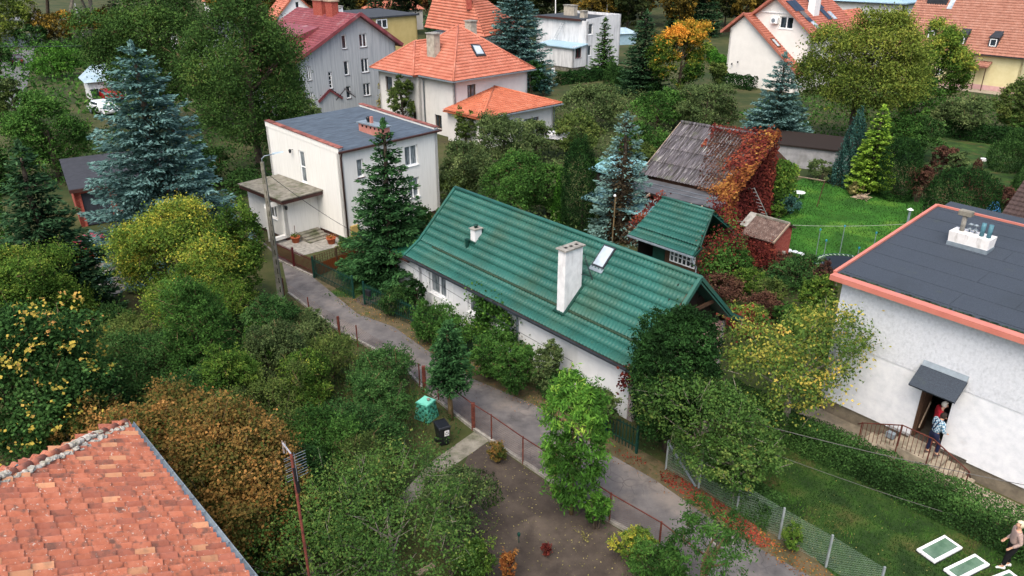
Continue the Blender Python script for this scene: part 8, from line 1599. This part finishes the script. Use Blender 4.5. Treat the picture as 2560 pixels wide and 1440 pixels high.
cover('fallen_leaves', 'few leaves blown onto the lane', ll + lr, 3.5, 0, .05, 'leaflitter', seed=27, litter=True, ratio=.6)
cover('fallen_leaves', 'fallen leaves below the grey posted fence, bottom', PP((1880, 1310), (1950, 1355), (2190, 1500), (2090, 1500), (1930, 1400)), 170, 0, .06, 'leaflitter', seed=28, litter=True, ratio=.7)
# far wood behind the houses
vars_ = []
for k in range(5):
    g = np.random.default_rng(500 + k); a, lb_, _ = f_broad(g, 4.6, 1.5, 13 + k * .6, 6500, .55, lobes=11, clump=.1); vars_.append((cards('crown', *a), trunk_mesh(g, 8, .22, lb_).mesh('trunk', True)))
for k in range(2):
    g = np.random.default_rng(520 + k); a = f_spruce(g, 3.3, .6, 13 + k, 7000, sp=.6, pw=.8); vars_.append((cards('crown', *a), trunk_mesh(g, 10, .2).mesh('trunk', True)))
wood = []
gW = np.random.default_rng(77)
rows = [(155, -80, 85, 6.4), (172, -95, 100, 7.), (195, -110, 118, 8), (225, -130, 140, 9), (265, -150, 170, 11)]
labs = {0: ('yellow brown tree in the far wood', 'woodgold'), 1: ('dark green tree in the far wood', 'wood'), 2: ('rust coloured tree in the far wood', 'woodrust'), 3: ('dark fir in the far wood', 'spruce')}
for y0, xa, xb, st in rows:
    x = xa
    while x < xb:
        xx = x + gW.normal(0, 1.2); yy = y0 + gW.normal(0, 3.5); x += st * gW.uniform(.8, 1.1)
        if xx / yy < -.36 and yy < 235 : continue          # the open street end, left
        if abs(xx - 68) < 20 and yy < 165: continue
        left = xx < -15; r = gW.random(); c = (0 if r < (.55 if left else .3) else 2 if r < (.7 if left else .45) else 3 if r > .88 else 1)
        v = vars_[5 + int(gW.integers(0, 2))] if c == 3 else vars_[int(gW.integers(0, 5))]
        t = thing('woodland_tree', labs[c][0], 'tree', (xx, yy, 0), gW.uniform(0, 6.28), 'trees of the wood behind the houses'); s = gW.uniform(.8, 1.25); t.scale = (s, s, s * gW.uniform(.9, 1.1))
        for nm, me in (('crown', v[0]), ('trunk', v[1])):
            o = bpy.data.objects.new(nm, me); COL.objects.link(o); o.parent = t
            if not me.materials: me.materials.append(None)
            o.material_slots[0].link = 'OBJECT'; o.material_slots[0].material = leaf(labs[c][1]) if nm == 'crown' else MATS['bark']
# tall bare trunks at the top left, crowns above the frame
for i, (lab, bx, by, tx, ty, r_) in enumerate((('leaning pale trunked tree, first from the left', 125, 104, 76, 0, .35), ('dark ivy trunked tree, second from the left', 128, 88, 118, 0, .35), ('crooked trunked tree, third from the left', 176, 103, 180, 0, .35), ('thin leaning trunked tree, fourth from the left', 236, 92, 204, 0, .3), ('straight pale trunked tree, fifth from the left', 240, 98, 225, 0, .4))):
    b = P(bx, by); q = PY(tx, ty, b[1]) - b; g = np.random.default_rng(60 + i); t = thing('tall_tree', lab, 'tree', tuple(b)); mid = q * .5 + (g.normal(0, .4), 0, 0)
    top = q * 1.6; MB().tube([(0, 0, -.2), mid, q, top], [r_ * 1.2, r_, r_ * .85, r_ * .5], 9).obj('trunk', MATS['bark_pale' if i != 1 else 'bark'], t, smooth=True)
    a, _, _ = f_broad(g, 4.5, top[2] * .72, top[2] * 1.15, 3500, .4, lobes=8); a = (a[0] + np.array([top[0], top[1], 0]),) + a[1:]; link('crown', cards('crown', *a), leaf('woodgold' if i % 2 else 'walnut'), t)
for i, (lab, bx, by, ty, hw, pal) in enumerate((('golden bush tree behind the bare trunks', 150, 110, 25, 60, 'woodgold'), ('golden brown tree at the top left corner', 20, 115, -30, 75, 'walnut_yellow'), ('green bush at the far street end', 85, 118, 60, 40, 'hedge'), ('golden tree right of the straight trunk', 262, 95, 20, 45, 'woodgold'), ('dark pine behind the left walnut', 300, 90, -20, 45, 'spruce'), ('dark hedge tree left of the maroon car', 2, 170, 105, 35, 'hedge'))): V('broad' if pal != 'spruce' else 'spruce', lab, 'tree', bx, by, ty, hw, pal, zlo=.02)
print('script done')
